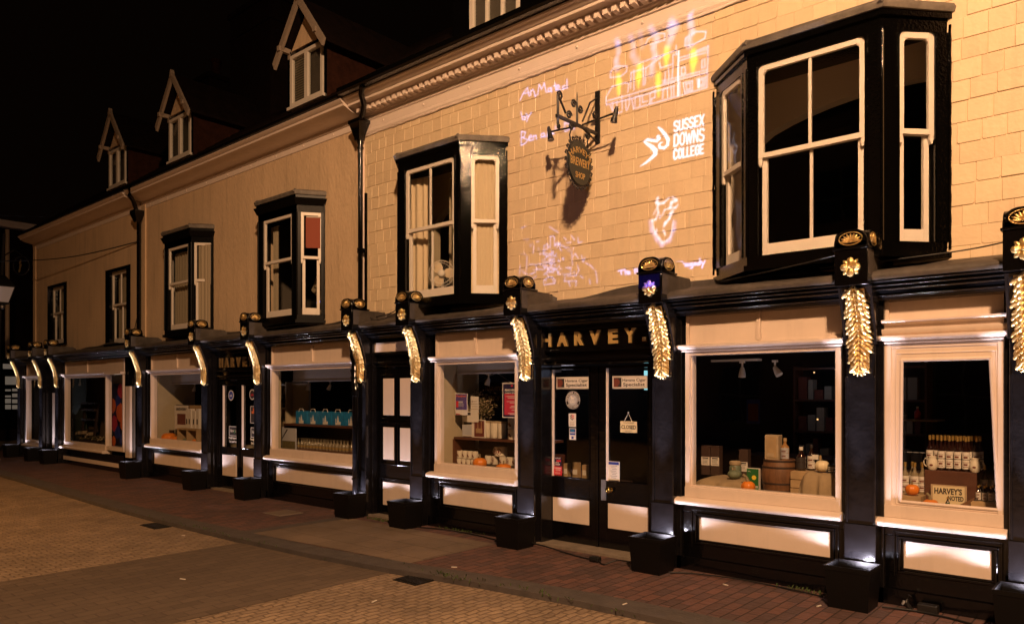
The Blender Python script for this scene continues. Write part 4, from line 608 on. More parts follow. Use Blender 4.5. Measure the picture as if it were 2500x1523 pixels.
def acanthus():
    """gilded leaf drop hanging down the face of the bracket"""
    mb = MB(); rr = random.Random(5)
    def yc(z):
        t = max(0.0, (z - 2.10) / 0.45); return -0.378 - 0.155 * min(1, t) ** 1.5
    mb.ring([[(sx * 0.074, yc(z) - 0.004, z) if sx else (0, yc(z) - 0.024, z) for sx in (-1, 0, 1)] for z in [1.90 + i * 0.0635 for i in range(11)]], closed=False)
    n = 16
    for i in range(n):
        z = 1.90 + 0.60 * i / (n - 1); t = i / (n - 1); wd = 0.066 + 0.014 * math.sin(t * 3.0) + 0.010 * t
        for sx in (-1, 1):
            for sc, oz, oy in ((1.0, 0.0, 0.0), (0.60, 0.022, 0.012)):
                j = lambda q=0.007: rr.uniform(-q, q)
                zz = z + oz + j(); w_ = wd * sc * rr.uniform(0.82, 1.12); y = yc(zz)
                mb.tube([(sx * 0.006, y - 0.010 - oy, zz + 0.034), (sx * w_ * 0.45, y - 0.030 - oy, zz + 0.016 + j()), (sx * w_ * 0.85, y - 0.028 - oy, zz - 0.010), (sx * w_ * 1.0, y - 0.016 - oy, zz - 0.026), (sx * w_ * 1.06, y - 0.010 - oy, zz - 0.034 + j())], [0.006, 0.012, 0.0155, 0.014, 0.008], 6)
                mb.tube([(sx * w_ * 0.5, y - 0.020 - oy, zz - 0.006), (sx * w_ * 0.72, y - 0.024 - oy, zz - 0.024), (sx * w_ * 0.80, y - 0.012 - oy, zz - 0.034)], [0.005, 0.008, 0.004], 5)
        mb.ell((0, yc(z) - 0.034, z), (0.009, 0, 0), (0, 0.012, 0), (0, 0, 0.022), 6, 4)
    for a in (-64, -40, -14, 14, 40, 64):
        c, s_ = math.cos(R(a - 90)), math.sin(R(a - 90))
        mb.tube([(0.01 * c, yc(1.87) - 0.02, 1.90), (0.035 * c, yc(1.87) - 0.03, 1.90 + 0.035 * s_), (0.07 * c, yc(1.87) - 0.012, 1.90 + 0.062 * s_)], [0.006, 0.012, 0.005], 6)
    return mb
def shell(mb, c, w2, h2, ux, n):
    """scallop: fan of ribs in an oval; ux = horizontal axis, n = outward"""
    c, ux, n = Vector(c), Vector(ux), Vector(n); uz = Vector((0, 0, 1)); base = c - uz * h2 * 0.62
    rim = [c + ux * w2 * math.cos(t) + uz * h2 * math.sin(t) + n * 0.006 for t in [2 * math.pi * i / 20 for i in range(21)]]
    mb.tube(rim, 0.0045, 5)
    for a in [R(12 + 156 * i / 8) for i in range(9)]:
        d = ux * w2 * 1.0 * math.cos(a) + uz * h2 * 1.5 * math.sin(a); L = 1.0
        while ((base + d * L - c).dot(ux) / w2) ** 2 + ((base + d * L - c).dot(uz) / h2) ** 2 > 0.93 and L > 0.2: L -= 0.04
        m = base + d * L * 0.55; dn = d.normalized(); pr = dn.cross(n)
        mb.ell(m + n * 0.006, d * L * 0.46, pr * w2 * 0.115, n * 0.010, 6, 4)
    mb.ell(base + uz * h2 * 0.12 + n * 0.008, ux * w2 * 0.22, uz * h2 * 0.2, n * 0.012, 6, 4)
def rosette(mb, c, r):
    for k in range(8):
        a = R(45 * k); big = k % 2 == 0; L = r * (0.52 if big else 0.50); wd = r * (0.38 if big else 0.22)
        d = Vector((math.cos(a), 0, math.sin(a))); p = Vector((-math.sin(a), 0, math.cos(a))); cc = Vector(c) + d * L * (1.0 if big else 1.12)
        mb.ell(cc + Vector((0, -0.010 if big else -0.004, 0)), d * L * 0.9, p * wd, Vector((0, 0.014, 0)), 8, 4)
        if big: mb.ell(cc + Vector((0, -0.022, 0)), d * L * 0.7, p * 0.004, Vector((0, 0.006, 0)), 5, 3)
    mb.ell(Vector(c) + Vector((0, -0.02, 0)), (r * 0.2, 0, 0), (0, 0, r * 0.2), (0, 0.016, 0), 8, 5)
def arch_prof(w2, z0, z1, n=8):
    r_ = min(w2, z1 - z0) * 0.75; pts = [(-w2, z0)]
    for i in range(n + 1):
        a = math.pi - (math.pi / 2) * i / n; pts.append((-w2 + r_ + r_ * math.cos(a), z1 - r_ + r_ * math.sin(a)))
    for i in range(n + 1):
        a = math.pi / 2 - (math.pi / 2) * i / n; pts.append((w2 - r_ + r_ * math.cos(a), z1 - r_ + r_ * math.sin(a)))
    pts.append((w2, z0)); return pts
PILX = PX[9]   # modelled at its true place, then shared
def pilaster(x):
    par = HX(x)
    mb = MB()
    # shaft with raised edges, backing board, plinth
    mb.box(x - 0.115, x + 0.115, -0.37, -0.10, 0.0, 2.10)
    for a, b in ((x - 0.115, x - 0.095), (x + 0.095, x + 0.115)): mb.box(a, b, -0.382, -0.371, 0.64, 1.84)
    mb.box(x - 0.122, x + 0.122, -0.386, -0.369, 0.0, 0.632); mb.box(x - 0.16, x + 0.16, -0.30, -0.09, 0.0, 2.445)
    # bracket swept forward under the block
    pr = [(-0.10, 2.10), (-0.37, 2.10)] + [(-0.37 - 0.16 * (i / 8) ** 1.5, 2.10 + 0.455 * i / 8) for i in range(1, 9)] + [(-0.10, 2.555)]
    mb.px(pr, x - 0.115, x + 0.115)
    for sx in (-1, 1):
        a, b = sorted((x + sx * 0.128, x + sx * 0.108)); mb.px([(y - 0.012, z) if y < -0.2 else (y - 0.001, z) for y, z in pr if z > 2.0], a, b)
    p = mb.build('pilaster', 'black_shaft', par, bevel=0.004)
    mb = MB(); mb.box(x - 0.125, x + 0.125, -0.62, -0.34, 2.557, 2.842); mb.box(x - 0.138, x + 0.138, -0.634, -0.33, 2.843, 2.862)
    ap = arch_prof(0.125, 2.863, 2.995)
    mb.py([(x + a, b) for a, b in ap], -0.62, -0.37)
    mb.ring([[(xx, -0.495 + a, b) for a, b in ap] for xx in (x - 0.125, x + 0.125)])
    # moulded rims round the arched faces
    for rim, ax in (([(x + a * 0.95, -0.622, b - 0.006) for a, b in ap], 0), ([(x + 0.127, -0.495 + a * 0.95, b - 0.006) for a, b in ap], 1)): mb.tube(rim, 0.009, 6)
    mb.build('capital', 'black', p, bevel=0.004, smooth=40)
    mb = MB(); mb.box(x - 0.1255, x + 0.1265, -0.60, -0.05, 2.640, 2.8415); mb.add([(x - 0.12, -0.05, 2.64), (x + 0.12, -0.05, 2.64), (x + 0.12, 0.0, 2.64), (x - 0.12, 0, 2.64), (x - 0.12, -0.05, 2.83), (x + 0.12, -0.05, 2.83), (x + 0.16, -0.003, 2.80), (x - 0.16, -0.003, 2.80)], [(0, 1, 2, 3), (4, 5, 6, 7), (0, 1, 5, 4), (1, 2, 6, 5), (2, 3, 7, 6), (0, 3, 7, 4)])
    mb.build('lead_cover', 'lead', p)
    return p
ac = acanthus(); sh = MB(); shell(sh, (0, -0.623, 2.925), 0.088, 0.050, (1, 0, 0), (0, -1, 0)); shell(sh, (0.129, -0.495, 2.925), 0.082, 0.050, (0, 1, 0), (1, 0, 0))
ro = MB(); rosette(ro, (0, -0.624, 2.700), 0.080)
protos = None
for x in PX:
    p = pilaster(x); o0 = ORG[p.name]
    for nm, src, key in (('gilded_drop', ac, 0), ('gilded_shell', sh, 1), ('gilded_rosette', ro, 2)):
        if protos is None or key not in protos:
            o = src.build(nm, 'gold', p, smooth=60)
            # store relative to the pillar centre so that the mesh can be shared
            o.data.transform(Matrix.Translation(Vector(o0))); protos = (protos or {}); protos[key] = o.data
        else:
            o = bpy.data.objects.new(nm, protos[key]); COL.objects.link(o); o.parent = p; ORG[o.name] = o0
        o.location = Vector((x, 0, 0)) - Vector(o0)

GY = -0.215     # glass plane of the shop windows
def shop_window(x0, x1, par, zb=0.80, head=2.10, sill=True, divs=(0.5,), riser=True, right_open=0.0, double_head=False, splay=False, board=True):
    """cream timber window between two pilasters; par = house"""
    mb = MB(); ft = 0.045 if not splay else 0.05
    # jambs, head, bottom rail, top panel
    mb.box(x0, x0 + ft, -0.275, -0.15, zb, head); mb.box(x1 - ft, x1, -0.275, -0.15, zb, head); mb.box(x0 + ft, x1 - ft, -0.27, -0.15, head - 0.035, head)
    mb.box(x0, x1, -0.285, -0.15, zb - 0.10, zb)
    mb.box(x0 + ft, x0 + ft + 0.014, -0.245, -0.16, zb, head - 0.035); mb.box(x0 + ft + 0.015, x1 - ft, -0.245, -0.16, zb, zb + 0.014)
    if board:
        mb.box(x0, x1, -0.235, -0.15, 2.168, 2.445)
        mb.box(x0, x0 + 0.03, -0.262, -0.236, 2.168, 2.445)
        for d in divs: m = x0 + (x1 - x0) * d; mb.box(m - 0.02, m + 0.02, -0.262, -0.236, 2.19, 2.445)
        mb.box(x0 + 0.031, x1, -0.25, -0.236, 2.168, 2.19)
    f = mb.build('shop_window', 'cream', par, bevel=0.003)
    mb = MB()
    mb.px([(-0.20, head + 0.001), (-0.29, head + 0.001), (-0.30, head + 0.008), (-0.30, head + 0.022), (-0.325, head + 0.03), (-0.335, head + 0.045), (-0.335, head + 0.060), (-0.31, head + 0.067), (-0.20, head + 0.067)], x0 - 0.06, x1 + (0.0 if right_open else 0.03))
    if double_head:
        mb.px([(-0.20, 2.169), (-0.30, 2.169), (-0.31, 2.18), (-0.32, 2.20), (-0.32, 2.215), (-0.28, 2.225), (-0.285, 2.25), (-0.31, 2.262), (-0.335, 2.275), (-0.335, 2.29), (-0.20, 2.295)], x0 - 0.01, x1 + 0.02)
    mb.build('head_moulding', 'cream', f, smooth=50)
    if sill:
        zs = zb - 0.17
        mb = MB(); mb.px([(-0.15, zs), (-0.34, zs), (-0.358, zs + 0.006), (-0.368, zs + 0.02), (-0.368, zs + 0.038), (-0.358, zs + 0.052), (-0.34, zs + 0.060), (-0.30, zs + 0.069), (-0.15, zs + 0.0695)], x0 - 0.07, x1 + (0.02 if not right_open else right_open))
        mb.build('sill', 'cream', f, smooth=60)
    if riser:
        rb, rt_ = 0.31, 0.505; zt = zb - 0.171; a, b = x0 + 0.15, x1 - 0.10
        mb = MB(); mb.box(x0 - 0.1, x1 + 0.1, -0.275, -0.14, 0.0, rb - 0.05); mb.box(x0 - 0.1, x1 + 0.1, -0.275, -0.14, rt_ + 0.05, zt); mb.box(x0 - 0.1, a - 0.05, -0.275, -0.14, rb - 0.05, rt_ + 0.05); mb.box(b + 0.05, x1 + 0.1, -0.275, -0.14, rb - 0.05, rt_ + 0.05)
        for k, (e, d) in enumerate(((0.05, -0.29), (0.03, -0.268))):
            e2 = e - 0.02
            for q in ((a - e, b + e, rt_ + e2, rt_ + e), (a - e, b + e, rb - e, rb - e2)): mb.box(q[0], q[1], d, -0.2, q[2], q[3])
            for q in ((a - e, a - e2, rb - e2, rt_ + e2), (b + e2, b + e, rb - e2, rt_ + e2)): mb.box(q[0], q[1], d, -0.2, q[2], q[3])
        for (q0, q1) in ((a - 0.085, a - 0.07), (b + 0.07, b + 0.085)): mb.box(q0, q1, -0.285, -0.276, rb - 0.085, rt_ + 0.085)
        mb.box(a - 0.069, b + 0.069, -0.285, -0.276, rt_ + 0.07, rt_ + 0.085)
        mb.box(x0 - 0.1, x1 + 0.1, -0.30, -0.2755, 0.0, 0.13)
        s_ = mb.build('stall_riser', 'black', f, bevel=0.004)
        mb = MB(); mb.box(a - 0.011, b + 0.011, -0.252, -0.20, rb - 0.011, rt_ + 0.011); mb.build('riser_panel', 'cream', f)
    mb = MB(); mb.add([(x0 + ft, GY, zb), (x1 - ft, GY, zb), (x1 - ft, GY, head - 0.03), (x0 + ft, GY, head - 0.03)], [(0, 1, 2, 3)]); mb.build('glass', 'glass', f)
    return f
def posts(x0, x1, par, z1=2.445):
    mb = MB(); mb.box(x0, x1, -0.24, -0.11, 0.0, z1); mb.box(x0 + (x1 - x0) * 0.3, x0 + (x1 - x0) * 0.6, -0.26, -0.241, 0.0, z1); mb.build('post', 'black', par, bevel=0.004)
W9 = shop_window(-3.478, -2.03, H2); W7 = shop_window(-7.02, -5.62, H2)
W5 = shop_window(-10.90, -8.64, H3); W3 = shop_window(-15.36, -13.12, H3, zb=0.79)
W10 = shop_window(-1.69, -0.86, H2, divs=(), double_head=True, splay=True)
W0 = shop_window(-23.0, -21.7, H4, zb=0.46, divs=(), riser=False); W2 = shop_window(-20.14, -17.60, H4, zb=0.54, divs=(0.55,), riser=False)
# splayed inner frame of the nearest window
mb = MB()
o_ = [(-1.64, 0.79), (-0.91, 0.79), (-0.91, 2.075), (-1.64, 2.075)]; i_ = [(-1.575, 0.83), (-0.905, 0.83), (-0.955, 1.965), (-1.565, 1.965)]
o_[1] = (-0.885, 0.79); o_[2] = (-0.885, 2.075)
for k in range(4):
    a, b, c, d = o_[k], o_[(k + 1) % 4], i_[(k + 1) % 4], i_[k]
    mb.ring([[(p[0], y, p[1]) for p in (a, b, c, d)] for y in (-0.262, -0.222)])
for k in range(4):
    a, b = i_[k], i_[(k + 1) % 4]; mb.tube([(a[0], -0.262, a[1]), (b[0], -0.262, b[1])], 0.014, 7)
    a, b = [(p[0] * 0.5 + q[0] * 0.5, p[1] * 0.5 + q[1] * 0.5) for p, q in ((o_[k], i_[k]), (o_[(k + 1) % 4], i_[(k + 1) % 4]))]; mb.tube([(a[0], -0.262, a[1]), (b[0], -0.262, b[1])], 0.006, 6)
mb.build('inner_frame', 'cream', W10, smooth=50)
# window with a canted end (third from the far end)
mb = MB(); mb.box(-17.60, -16.68, -0.27, -0.15, 0.45, 0.54); mb.box(-16.74, -16.68, -0.27, -0.15, 0.54, 2.10); mb.box(-17.595, -16.68, -0.255, -0.15, 2.168, 2.445); mb.box(-17.595, -16.68, -0.33, -0.15, 2.11, 2.165); mb.box(-20.2, -16.68, -0.285, -0.20, 0.10, 0.19)
mb.build('end_light_frame', 'cream', W2, bevel=0.003)
mb = MB(); mb.add([(-17.6, GY, 0.54), (-16.74, GY, 0.54), (-16.74, GY, 2.1), (-17.6, GY, 2.1)], [(0, 1, 2, 3)]); mb.build('glass', 'glass', W2)
mb = MB(); mb.box(-20.24, -16.64, -0.275, -0.14, 0.19, 0.37); mb.box(-20.24, -16.64, -0.275, -0.14, 0.0, 0.10); mb.build('stall_riser', 'black', W2)
mb = MB(); mb.box(-23.1, -21.65, -0.275, -0.14, 0.0, 0.29); mb.build('stall_riser', 'black', W0)
mb = MB(); mb.box(-16.50, -16.28, -0.30, -0.25, 0.35, 1.85); mb.build('side_panel', 'cream', H4)
for a, b, h in ((-3.60, -3.48, H2), (-2.028, -1.96, H2), (-7.16, -7.022, H2), (-5.618, -5.5, H2), (-11.04, -10.902, H3), (-8.638, -8.5, H3), (-15.5, -15.362, H3), (-13.118, -12.99, H3),
                (-1.79, -1.692, H2), (-0.858, -0.80, H2), (-16.68, -16.5, H4), (-16.279, -15.7, H3), (-20.28, -20.142, H4), (-23.3, -23.002, H4), (-21.698, -21.6, H4)): posts(a, b, h)
# --- doors
def leaf_frame(mb, x0, x1, y, glass, panel, z0=0.03, z1=2.0):
    gx0, gx1, gz0, gz1 = glass; px0, px1, pz0, pz1 = panel; t = 0.045
    mb.box(x0, gx0, y, y + t, z0, z1); mb.box(gx1, x1, y, y + t, z0, z1); mb.box(gx0, gx1, y, y + t, gz1, z1); mb.box(gx0, gx1, y, y + t, pz1 + 0.0, gz0); mb.box(gx0, gx1, y, y + t, z0, pz0)
    mb.box(gx0, gx1, y + 0.02, y + t, pz0, pz1)
    for a, b, c, d in ((gx0 - 0.012, gx1 + 0.012, gz1, gz1 + 0.012), (gx0 - 0.012, gx1 + 0.012, gz0 - 0.012, gz0), (px0 - 0.02, px1 + 0.02, pz1, pz1 + 0.015), (px0 - 0.02, px1 + 0.02, pz0 - 0.015, pz0)): mb.box(a, b, y - 0.012, y - 0.0005, c, d)
    for a in (gx0 - 0.012, gx1): mb.box(a, a + 0.012, y - 0.012, y - 0.0005, gz0, gz1)
def dbl_door(x0, xm, x1, y, par, gl, pn, ztop):
    out = []
    for k in (0, 1):
        a, b = (x0, xm - 0.004) if k == 0 else (xm + 0.004, x1)
        mb = MB(); leaf_frame(mb, a, b, y, gl[k], pn[k], z1=ztop)
        if k == 0: mb.box(b - 0.02, b + 0.015, y - 0.014, y - 0.0008, 0.03, ztop)
        d = mb.build('door', 'black', par, bevel=0.003); out.append(d)
        mb = MB(); mb.box(pn[k][0], pn[k][1], y - 0.008, y + 0.019, pn[k][2], pn[k][3]); mb.build('kick_panel', 'cream', d, bevel=0.002)
        g = gl[k]; mb = MB(); mb.add([(g[0], y + 0.02, g[2]), (g[1], y + 0.02, g[2]), (g[1], y + 0.02, g[3]), (g[0], y + 0.02, g[3])], [(0, 1, 2, 3)]); mb.build('glass', 'glass', d)
        mb = MB(); mb.box(g[0], g[0] + 0.012, y - 0.013, y + 0.02, g[2], g[3]); mb.build('glazing_bead', 'trim', d)
    return out
def doorcase(x0, x1, par, ztop, zf, o=0.0):
    """black surround: jambs, transom mouldings, fascia board, threshold"""
    mb = MB(); mb.box(x0 - 0.14, x0 - 0.001, -0.20 - o, -0.02, 0.0, 2.445); mb.box(x1 + 0.001, x1 + 0.14, -0.20 - o, -0.02, 0.0, 2.445)
    mb.box(x0 - 0.05, x0 - 0.03, -0.215 - o, -0.201 - o, 0.0, ztop + 0.08); mb.box(x1 + 0.03, x1 + 0.05, -0.215 - o, -0.201 - o, 0.0, ztop + 0.08)
    mb.box(x0, x1, -0.185 - o, -0.02, ztop + 0.01, zf[0]); mb.box(x0 - 0.03, x1 + 0.03, -0.235 - o, -0.186 - o, ztop + 0.055, ztop + 0.085); mb.box(x0 - 0.05, x1 + 0.05, -0.25 - o, -0.236 - o, ztop + 0.07, ztop + 0.085)
    mb.box(x0 - 0.02, x1 + 0.02, -0.21 - o, -0.186 - o, ztop + 0.02, ztop + 0.035)
    mb.box(x0, x1, -0.205 - o, -0.02, zf[0], 2.445); mb.box(x0 - 0.06, x1 + 0.06, -0.235 - o, -0.206 - o, zf[0] - 0.02, zf[0] + 0.005); mb.box(x0 - 0.06, x1 + 0.06, -0.225 - o, -0.206 - o, 2.40, 2.445)
    mb.build('door_surround', 'black', par, bevel=0.004)
    mb = MB(); mb.box(x0 - 0.1, x1 + 0.1, -0.34, -0.02, 0.0, 0.028); mb.build('threshold', 'concrete', par)
doorcase(-5.34, -3.93, H2, 2.005, (2.18, 2.44)); DY = -0.09; DYB = -0.20
dA = dbl_door(-5.34, -4.625, -3.93, DY, H2, ((-5.25, -4.74, 0.76, 1.97), (-4.51, -4.0, 0.76, 1.97)), ((-5.24, -4.74, 0.25, 0.52), (-4.49, -3.98, 0.25, 0.52)), 2.0)
mb = MB(); mb.box(-4.575, -4.515, DY - 0.012, DY - 0.001, 0.545, 0.765); mb.build('push_plate', 'steel', dA[0])
mb = MB(); mb.ring([[(-4.46 + r_ * math.cos(t), DY - dy, 0.665 + r_ * math.sin(t)) for t in [2 * math.pi * i / 14 for i in range(14)]] for r_, dy in ((0.028, 0.0), (0.028, 0.006), (0.012, 0.012), (0.012, 0.03), (0.030, 0.038), (0.034, 0.052), (0.026, 0.066), (0.006, 0.07))]); mb.build('door_knob', 'brass', dA[1], smooth=60)
def letters(s, x, z, y, h, pitch, par, m, wd=0.15):
    for i, c in enumerate(s):
        mb = MB(); ww = wd * (1.08 if c in 'AVY' else 0.92)
        if c == '.': mb.box(x + i * pitch - 0.02, x + i * pitch + 0.025, y - 0.018, y, z, z + 0.042)
        else: mb.text(c, x + i * pitch, y, z, h, ww, 0.018, bold=0.045)
        mb.build('letter' if c != '.' else 'full_stop', m, par)
letters('HARVEY.', -5.295, 2.232, -0.206, 0.138, 0.221, H2, 'gold_paint', 0.125)
doorcase(-12.64, -11.36, H3, 1.93, (2.10, 2.44), 0.03)
dB = dbl_door(-12.64, -12.0, -11.36, DYB, H3, ((-12.56, -12.09, 0.76, 1.84), (-11.91, -11.44, 0.76, 1.84)), ((-12.58, -12.12, 0.25, 0.62), (-11.87, -11.42, 0.25, 0.62)), 1.92)
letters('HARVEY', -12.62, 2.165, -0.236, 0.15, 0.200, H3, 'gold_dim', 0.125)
# panelled door between the two middle pillars
doorcase(-8.24, -7.44, H2, 2.05, (2.25, 2.44), 0.03)
mb = MB(); y = -0.20; mb.box(-8.24, -7.44, y, y + 0.04, 0.03, 2.04)
for a, b, c, d in ((-8.16, -7.88, 1.36, 1.94), (-7.80, -7.50, 1.36, 1.94), (-8.16, -7.88, 0.74, 1.28), (-7.80, -7.50, 0.74, 1.28), (-8.17, -7.50, 0.12, 0.52)):
    for q in ((a, b, d, d + 0.02), (a, b, c - 0.02, c)): mb.box(q[0], q[1], y - 0.02, y - 0.001, q[2], q[3])
    for q in ((a - 0.02, a), (b, b + 0.02)): mb.box(q[0], q[1], y - 0.02, y - 0.001, c - 0.02, d + 0.02)
dC = mb.build('door', 'black', H2, bevel=0.003)
for a, b, c, d in ((-8.125, -7.90, 1.40, 1.905), (-7.77, -7.53, 1.40, 1.905), (-8.125, -7.90, 0.79, 1.235), (-7.77, -7.53, 0.79, 1.235), (-8.13, -7.53, 0.16, 0.478)):
    mb = MB(); mb.box(a, b, y - 0.012, y - 0.002, c, d); mb.build('door_panel', 'cream', dC, bevel=0.003)
mb = MB(); mb.box(-8.36, -7.40, -0.262, -0.2355, 2.268, 2.40); mb.build('overdoor_panel', 'cream', H2, bevel=0.003)
# narrow door at the far end
mb = MB(); mb.box(-21.45, -20.40, -0.20, -0.05, 0, 2.445); mb.build('door_surround', 'black', H4)
mb = MB(); mb.box(-21.17, -20.72, -0.212, -0.201, 0.33, 1.71); mb.build('door_panel', 'cream', H4)
# --- shop interiors
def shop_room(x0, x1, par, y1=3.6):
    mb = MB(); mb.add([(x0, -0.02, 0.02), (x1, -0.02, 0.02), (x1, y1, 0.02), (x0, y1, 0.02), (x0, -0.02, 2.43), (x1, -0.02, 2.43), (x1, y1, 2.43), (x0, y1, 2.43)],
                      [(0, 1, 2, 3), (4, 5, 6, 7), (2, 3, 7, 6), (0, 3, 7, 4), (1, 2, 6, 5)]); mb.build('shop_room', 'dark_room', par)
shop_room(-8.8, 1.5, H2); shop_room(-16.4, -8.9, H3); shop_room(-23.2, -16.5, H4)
def display(x0, x1, zf, par, m, left=None, val=None, depth=0.75, vz=(1.90, 2.10), leftm='pale_room', stage='shelf_dark'):
    mb = MB(); mb.box(x0 + 0.02, x1 + 0.2, -0.19, depth, zf - 0.03, zf); mb.box(x0 + 0.02, x1 + 0.2, depth - 0.02, depth, 0.03, zf - 0.031)
    d = mb.build('window_bed', m, par)
    if left: mb = MB(); mb.box(x0 - 0.10, x0 + 0.0, -0.16, left, zf, 2.4); mb.build('window_cheek', leftm, par)
    if val: mb = MB(); mb.box(x0 + 0.01, x1 + 0.3, val, val + 0.05, vz[0], 2.42); mb.box(x0 + 0.01, x1 + 0.3, val - 0.012, val - 0.001, vz[0], vz[0] + 0.02); mb.build('pelmet', 'valance', par)
display(-3.478, -2.03, 0.75, H2, 'hessian', depth=0.6); display(-1.69, -0.86, 0.75, H2, 'crate_wood', depth=0.6)
display(-7.02, -5.62, 0.74, H2, 'shelf_wood', left=0.55, val=0.12, vz=(1.95, 2.1)); display(-10.90, -8.64, 0.74, H3, 'shelf_dark', left=-0.08, val=0.14, vz=(1.89, 2.1))
display(-15.36, -13.12, 0.70, H3, 'pale_room', left=0.65, val=0.16, vz=(1.885, 2.1)); display(-20.14, -16.7, 0.46, H4, 'mid_room', depth=1.0)
mb = MB(); mb.box(-22.2, -17.3, 1.0, 1.03, 0.03, 2.42); mb.build('window_back', 'kraft_wall', H4)
mb = MB(); mb.box(-23.1, -21.3, 0.62, 0.64, 0.43, 2.42); mb.build('window_back', 'green_wall', H4)
display(-23.0, -21.7, 0.40, H4, 'mid_room')

# ================================================================== UPLIGHT PLANTERS
def planter():
    r = thing('uplight_planter', 'x', 'planter', (0, 0, 0))
    mb = MB(); t = 0.014
    def sq(h, z, yo=0.0): return [(-h, -h, z), (h, -h, z), (h, h, z), (-h, h, z)]
    mb.ring([sq(0.128, 0.0), sq(0.147, 0.30), sq(0.151, 0.302), sq(0.151, 0.335), sq(0.138, 0.335), sq(0.130, 0.235)], caps=False)
    mb.add(sq(0.118, 0.002), [(0, 1, 2, 3)]); mb.build('tub', 'planter', r)
    mb = MB(); mb.add(sq(0.128, 0.235), [(0, 1, 2, 3)]); mb.build('fill', 'soil', r)
    mb = MB(); mb.lathe([(0.045, 0.236), (0.05, 0.262), (0.046, 0.266)], (0, 0.03, 0), 12); mb.build('lamp_housing', 'iron', r)
    mb = MB(); mb.lathe([(0.038, 0.2665), (0.02, 0.269)], (0, 0.03, 0), 12); mb.build('lens', 'bulb', r)
    return r
PL = planter()
wh = ['at the corner pillar at the far end', 'at the second pillar from the far end', 'beside the narrow far door', 'at the pillar after the ladder window', 'left of the doors lettered HARVE',
      'right of the doors lettered HARVE', 'under the pillar with the black downpipe', 'right of the panelled door', 'left of the double doors lettered HARVEY', 'beside the black plug box',
      'at the pillar between the nearest two windows', 'at the right edge, at the last pillar']
for i, x in enumerate(PX):
    lab = 'square black tapered planter holding an uplight ' + wh[i]
    loc = (x + 0.0, -0.565, 0.0)
    if i == 0: PL.location = loc; PL['label'] = lab; PL['group'] = 'uplight planters below the pillars'; o = PL
    else: o = dup(PL, loc, lab, group='uplight planters below the pillars')
    o.scale = (1.16, 1.05, 1.0)
    near = (1.0, 1.2, 1.7)[(i > 8) + (i > 9)]
    l = lamp('uplight', 'SPOT', (x + 0.02, -0.550, 0.264), UP_W * near, WHITE, 0.05, 165, 0.25, (x, -0.46, 2.4))
    l2 = lamp('uplight_beam', 'SPOT', (x, -0.565, 0.27), UP_B, WHITE, 0.015, 22, 0.9, (x, -0.435, 1.95))

# ================================================================== DOWNPIPES (parts of the houses)
def pipe(par, x, y0=-0.09):
    mb = MB(); mb.tube([(x + 0.50, -0.44, 5.93), (x + 0.42, -0.40, 5.86), (x + 0.30, -0.26, 5.78), (x + 0.14, -0.16, 5.70), (x + 0.02, -0.13, 5.64), (x, -0.11, 5.58)], 0.04, 9)
    mb.ring([[(x + a * w_, -0.11 + b * w_ * 0.8, z) for a, b in ((-1, -1), (1, -1), (1, 1), (-1, 1))] for w_, z in ((0.13, 5.66), (0.13, 5.61), (0.115, 5.60), (0.06, 5.42), (0.055, 5.37))])
    mb.tube([(x, -0.09, 5.38), (x, -0.09, 2.95), (x + 0.0, -0.09, 2.80)], 0.036, 10); mb.tube([(x + 0.09, -0.06, 4.6), (x + 0.09, -0.06, 2.82)], 0.022, 8)
    for z in (5.33, 5.25, 3.78, 3.74): mb.lathe([(0.044, 0), (0.050, 0.004), (0.050, 0.03), (0.044, 0.034)], (x, -0.09, z), 10)
    mb.box(x - 0.06, x + 0.075, -0.10, -0.03, 3.74, 3.80)
    return mb.build('downpipe', 'black_old', par, smooth=40)
pipe(H2, -8.79)
mb = MB(); x = -16.34
mb.tube([(-16.05, -0.40, 5.93), (-16.1, -0.38, 5.80), (-16.2, -0.26, 5.72), (-16.33, -0.12, 5.5), (x, -0.09, 5.3), (x, -0.09, 2.8)], 0.045, 9)
mb.ring([[(x + a * w_, -0.12 + b * w_ * 0.8, z) for a, b in ((-1, -1), (1, -1), (1, 1), (-1, 1))] for w_, z in ((0.13, 5.56), (0.13, 5.50), (0.06, 5.32))]); mb.build('downpipe', 'black_old', H3, smooth=40)
def lowpipe(x, par, r_=0.05):
    mb = MB(); mb.tube([(x - 0.14, -0.36, 2.50), (x - 0.14, -0.36, 2.30), (x - 0.13, -0.37, 2.22), (x - 0.05, -0.39, 2.12), (x - 0.03, -0.42, 2.05), (x - 0.03, -0.42, 1.86), (x, -0.43, 1.80), (x + 0.02, -0.435, 1.72), (x + 0.02, -0.435, 0.12), (x + 0.02, -0.50, 0.05)], r_, 12)
    for z in (2.0, 1.90): mb.lathe([(r_ + .002, 0), (r_ + .010, 0.004), (r_ + .010, 0.03), (r_ + .002, 0.034)], (x - 0.03, -0.42, z), 12)
    for z in (1.66, 1.70, 0.50): mb.lathe([(r_ + .002, 0), (r_ + .010, 0.004), (r_ + .010, 0.025), (r_ + .002, 0.029)], (x + 0.02, -0.435, z), 12)
    mb.build('lower_downpipe', 'black', par, smooth=40)
lowpipe(-8.46, H2)
mb = MB(); mb.tube([(-15.80, -0.36, 2.50), (-15.80, -0.36, 2.2), (-15.78, -0.40, 2.08), (-15.70, -0.44, 1.98), (-15.70, -0.44, 1.88), (-15.72, -0.38, 1.84)], 0.042, 10); mb.build('lower_downpipe', 'black', H3, smooth=40)

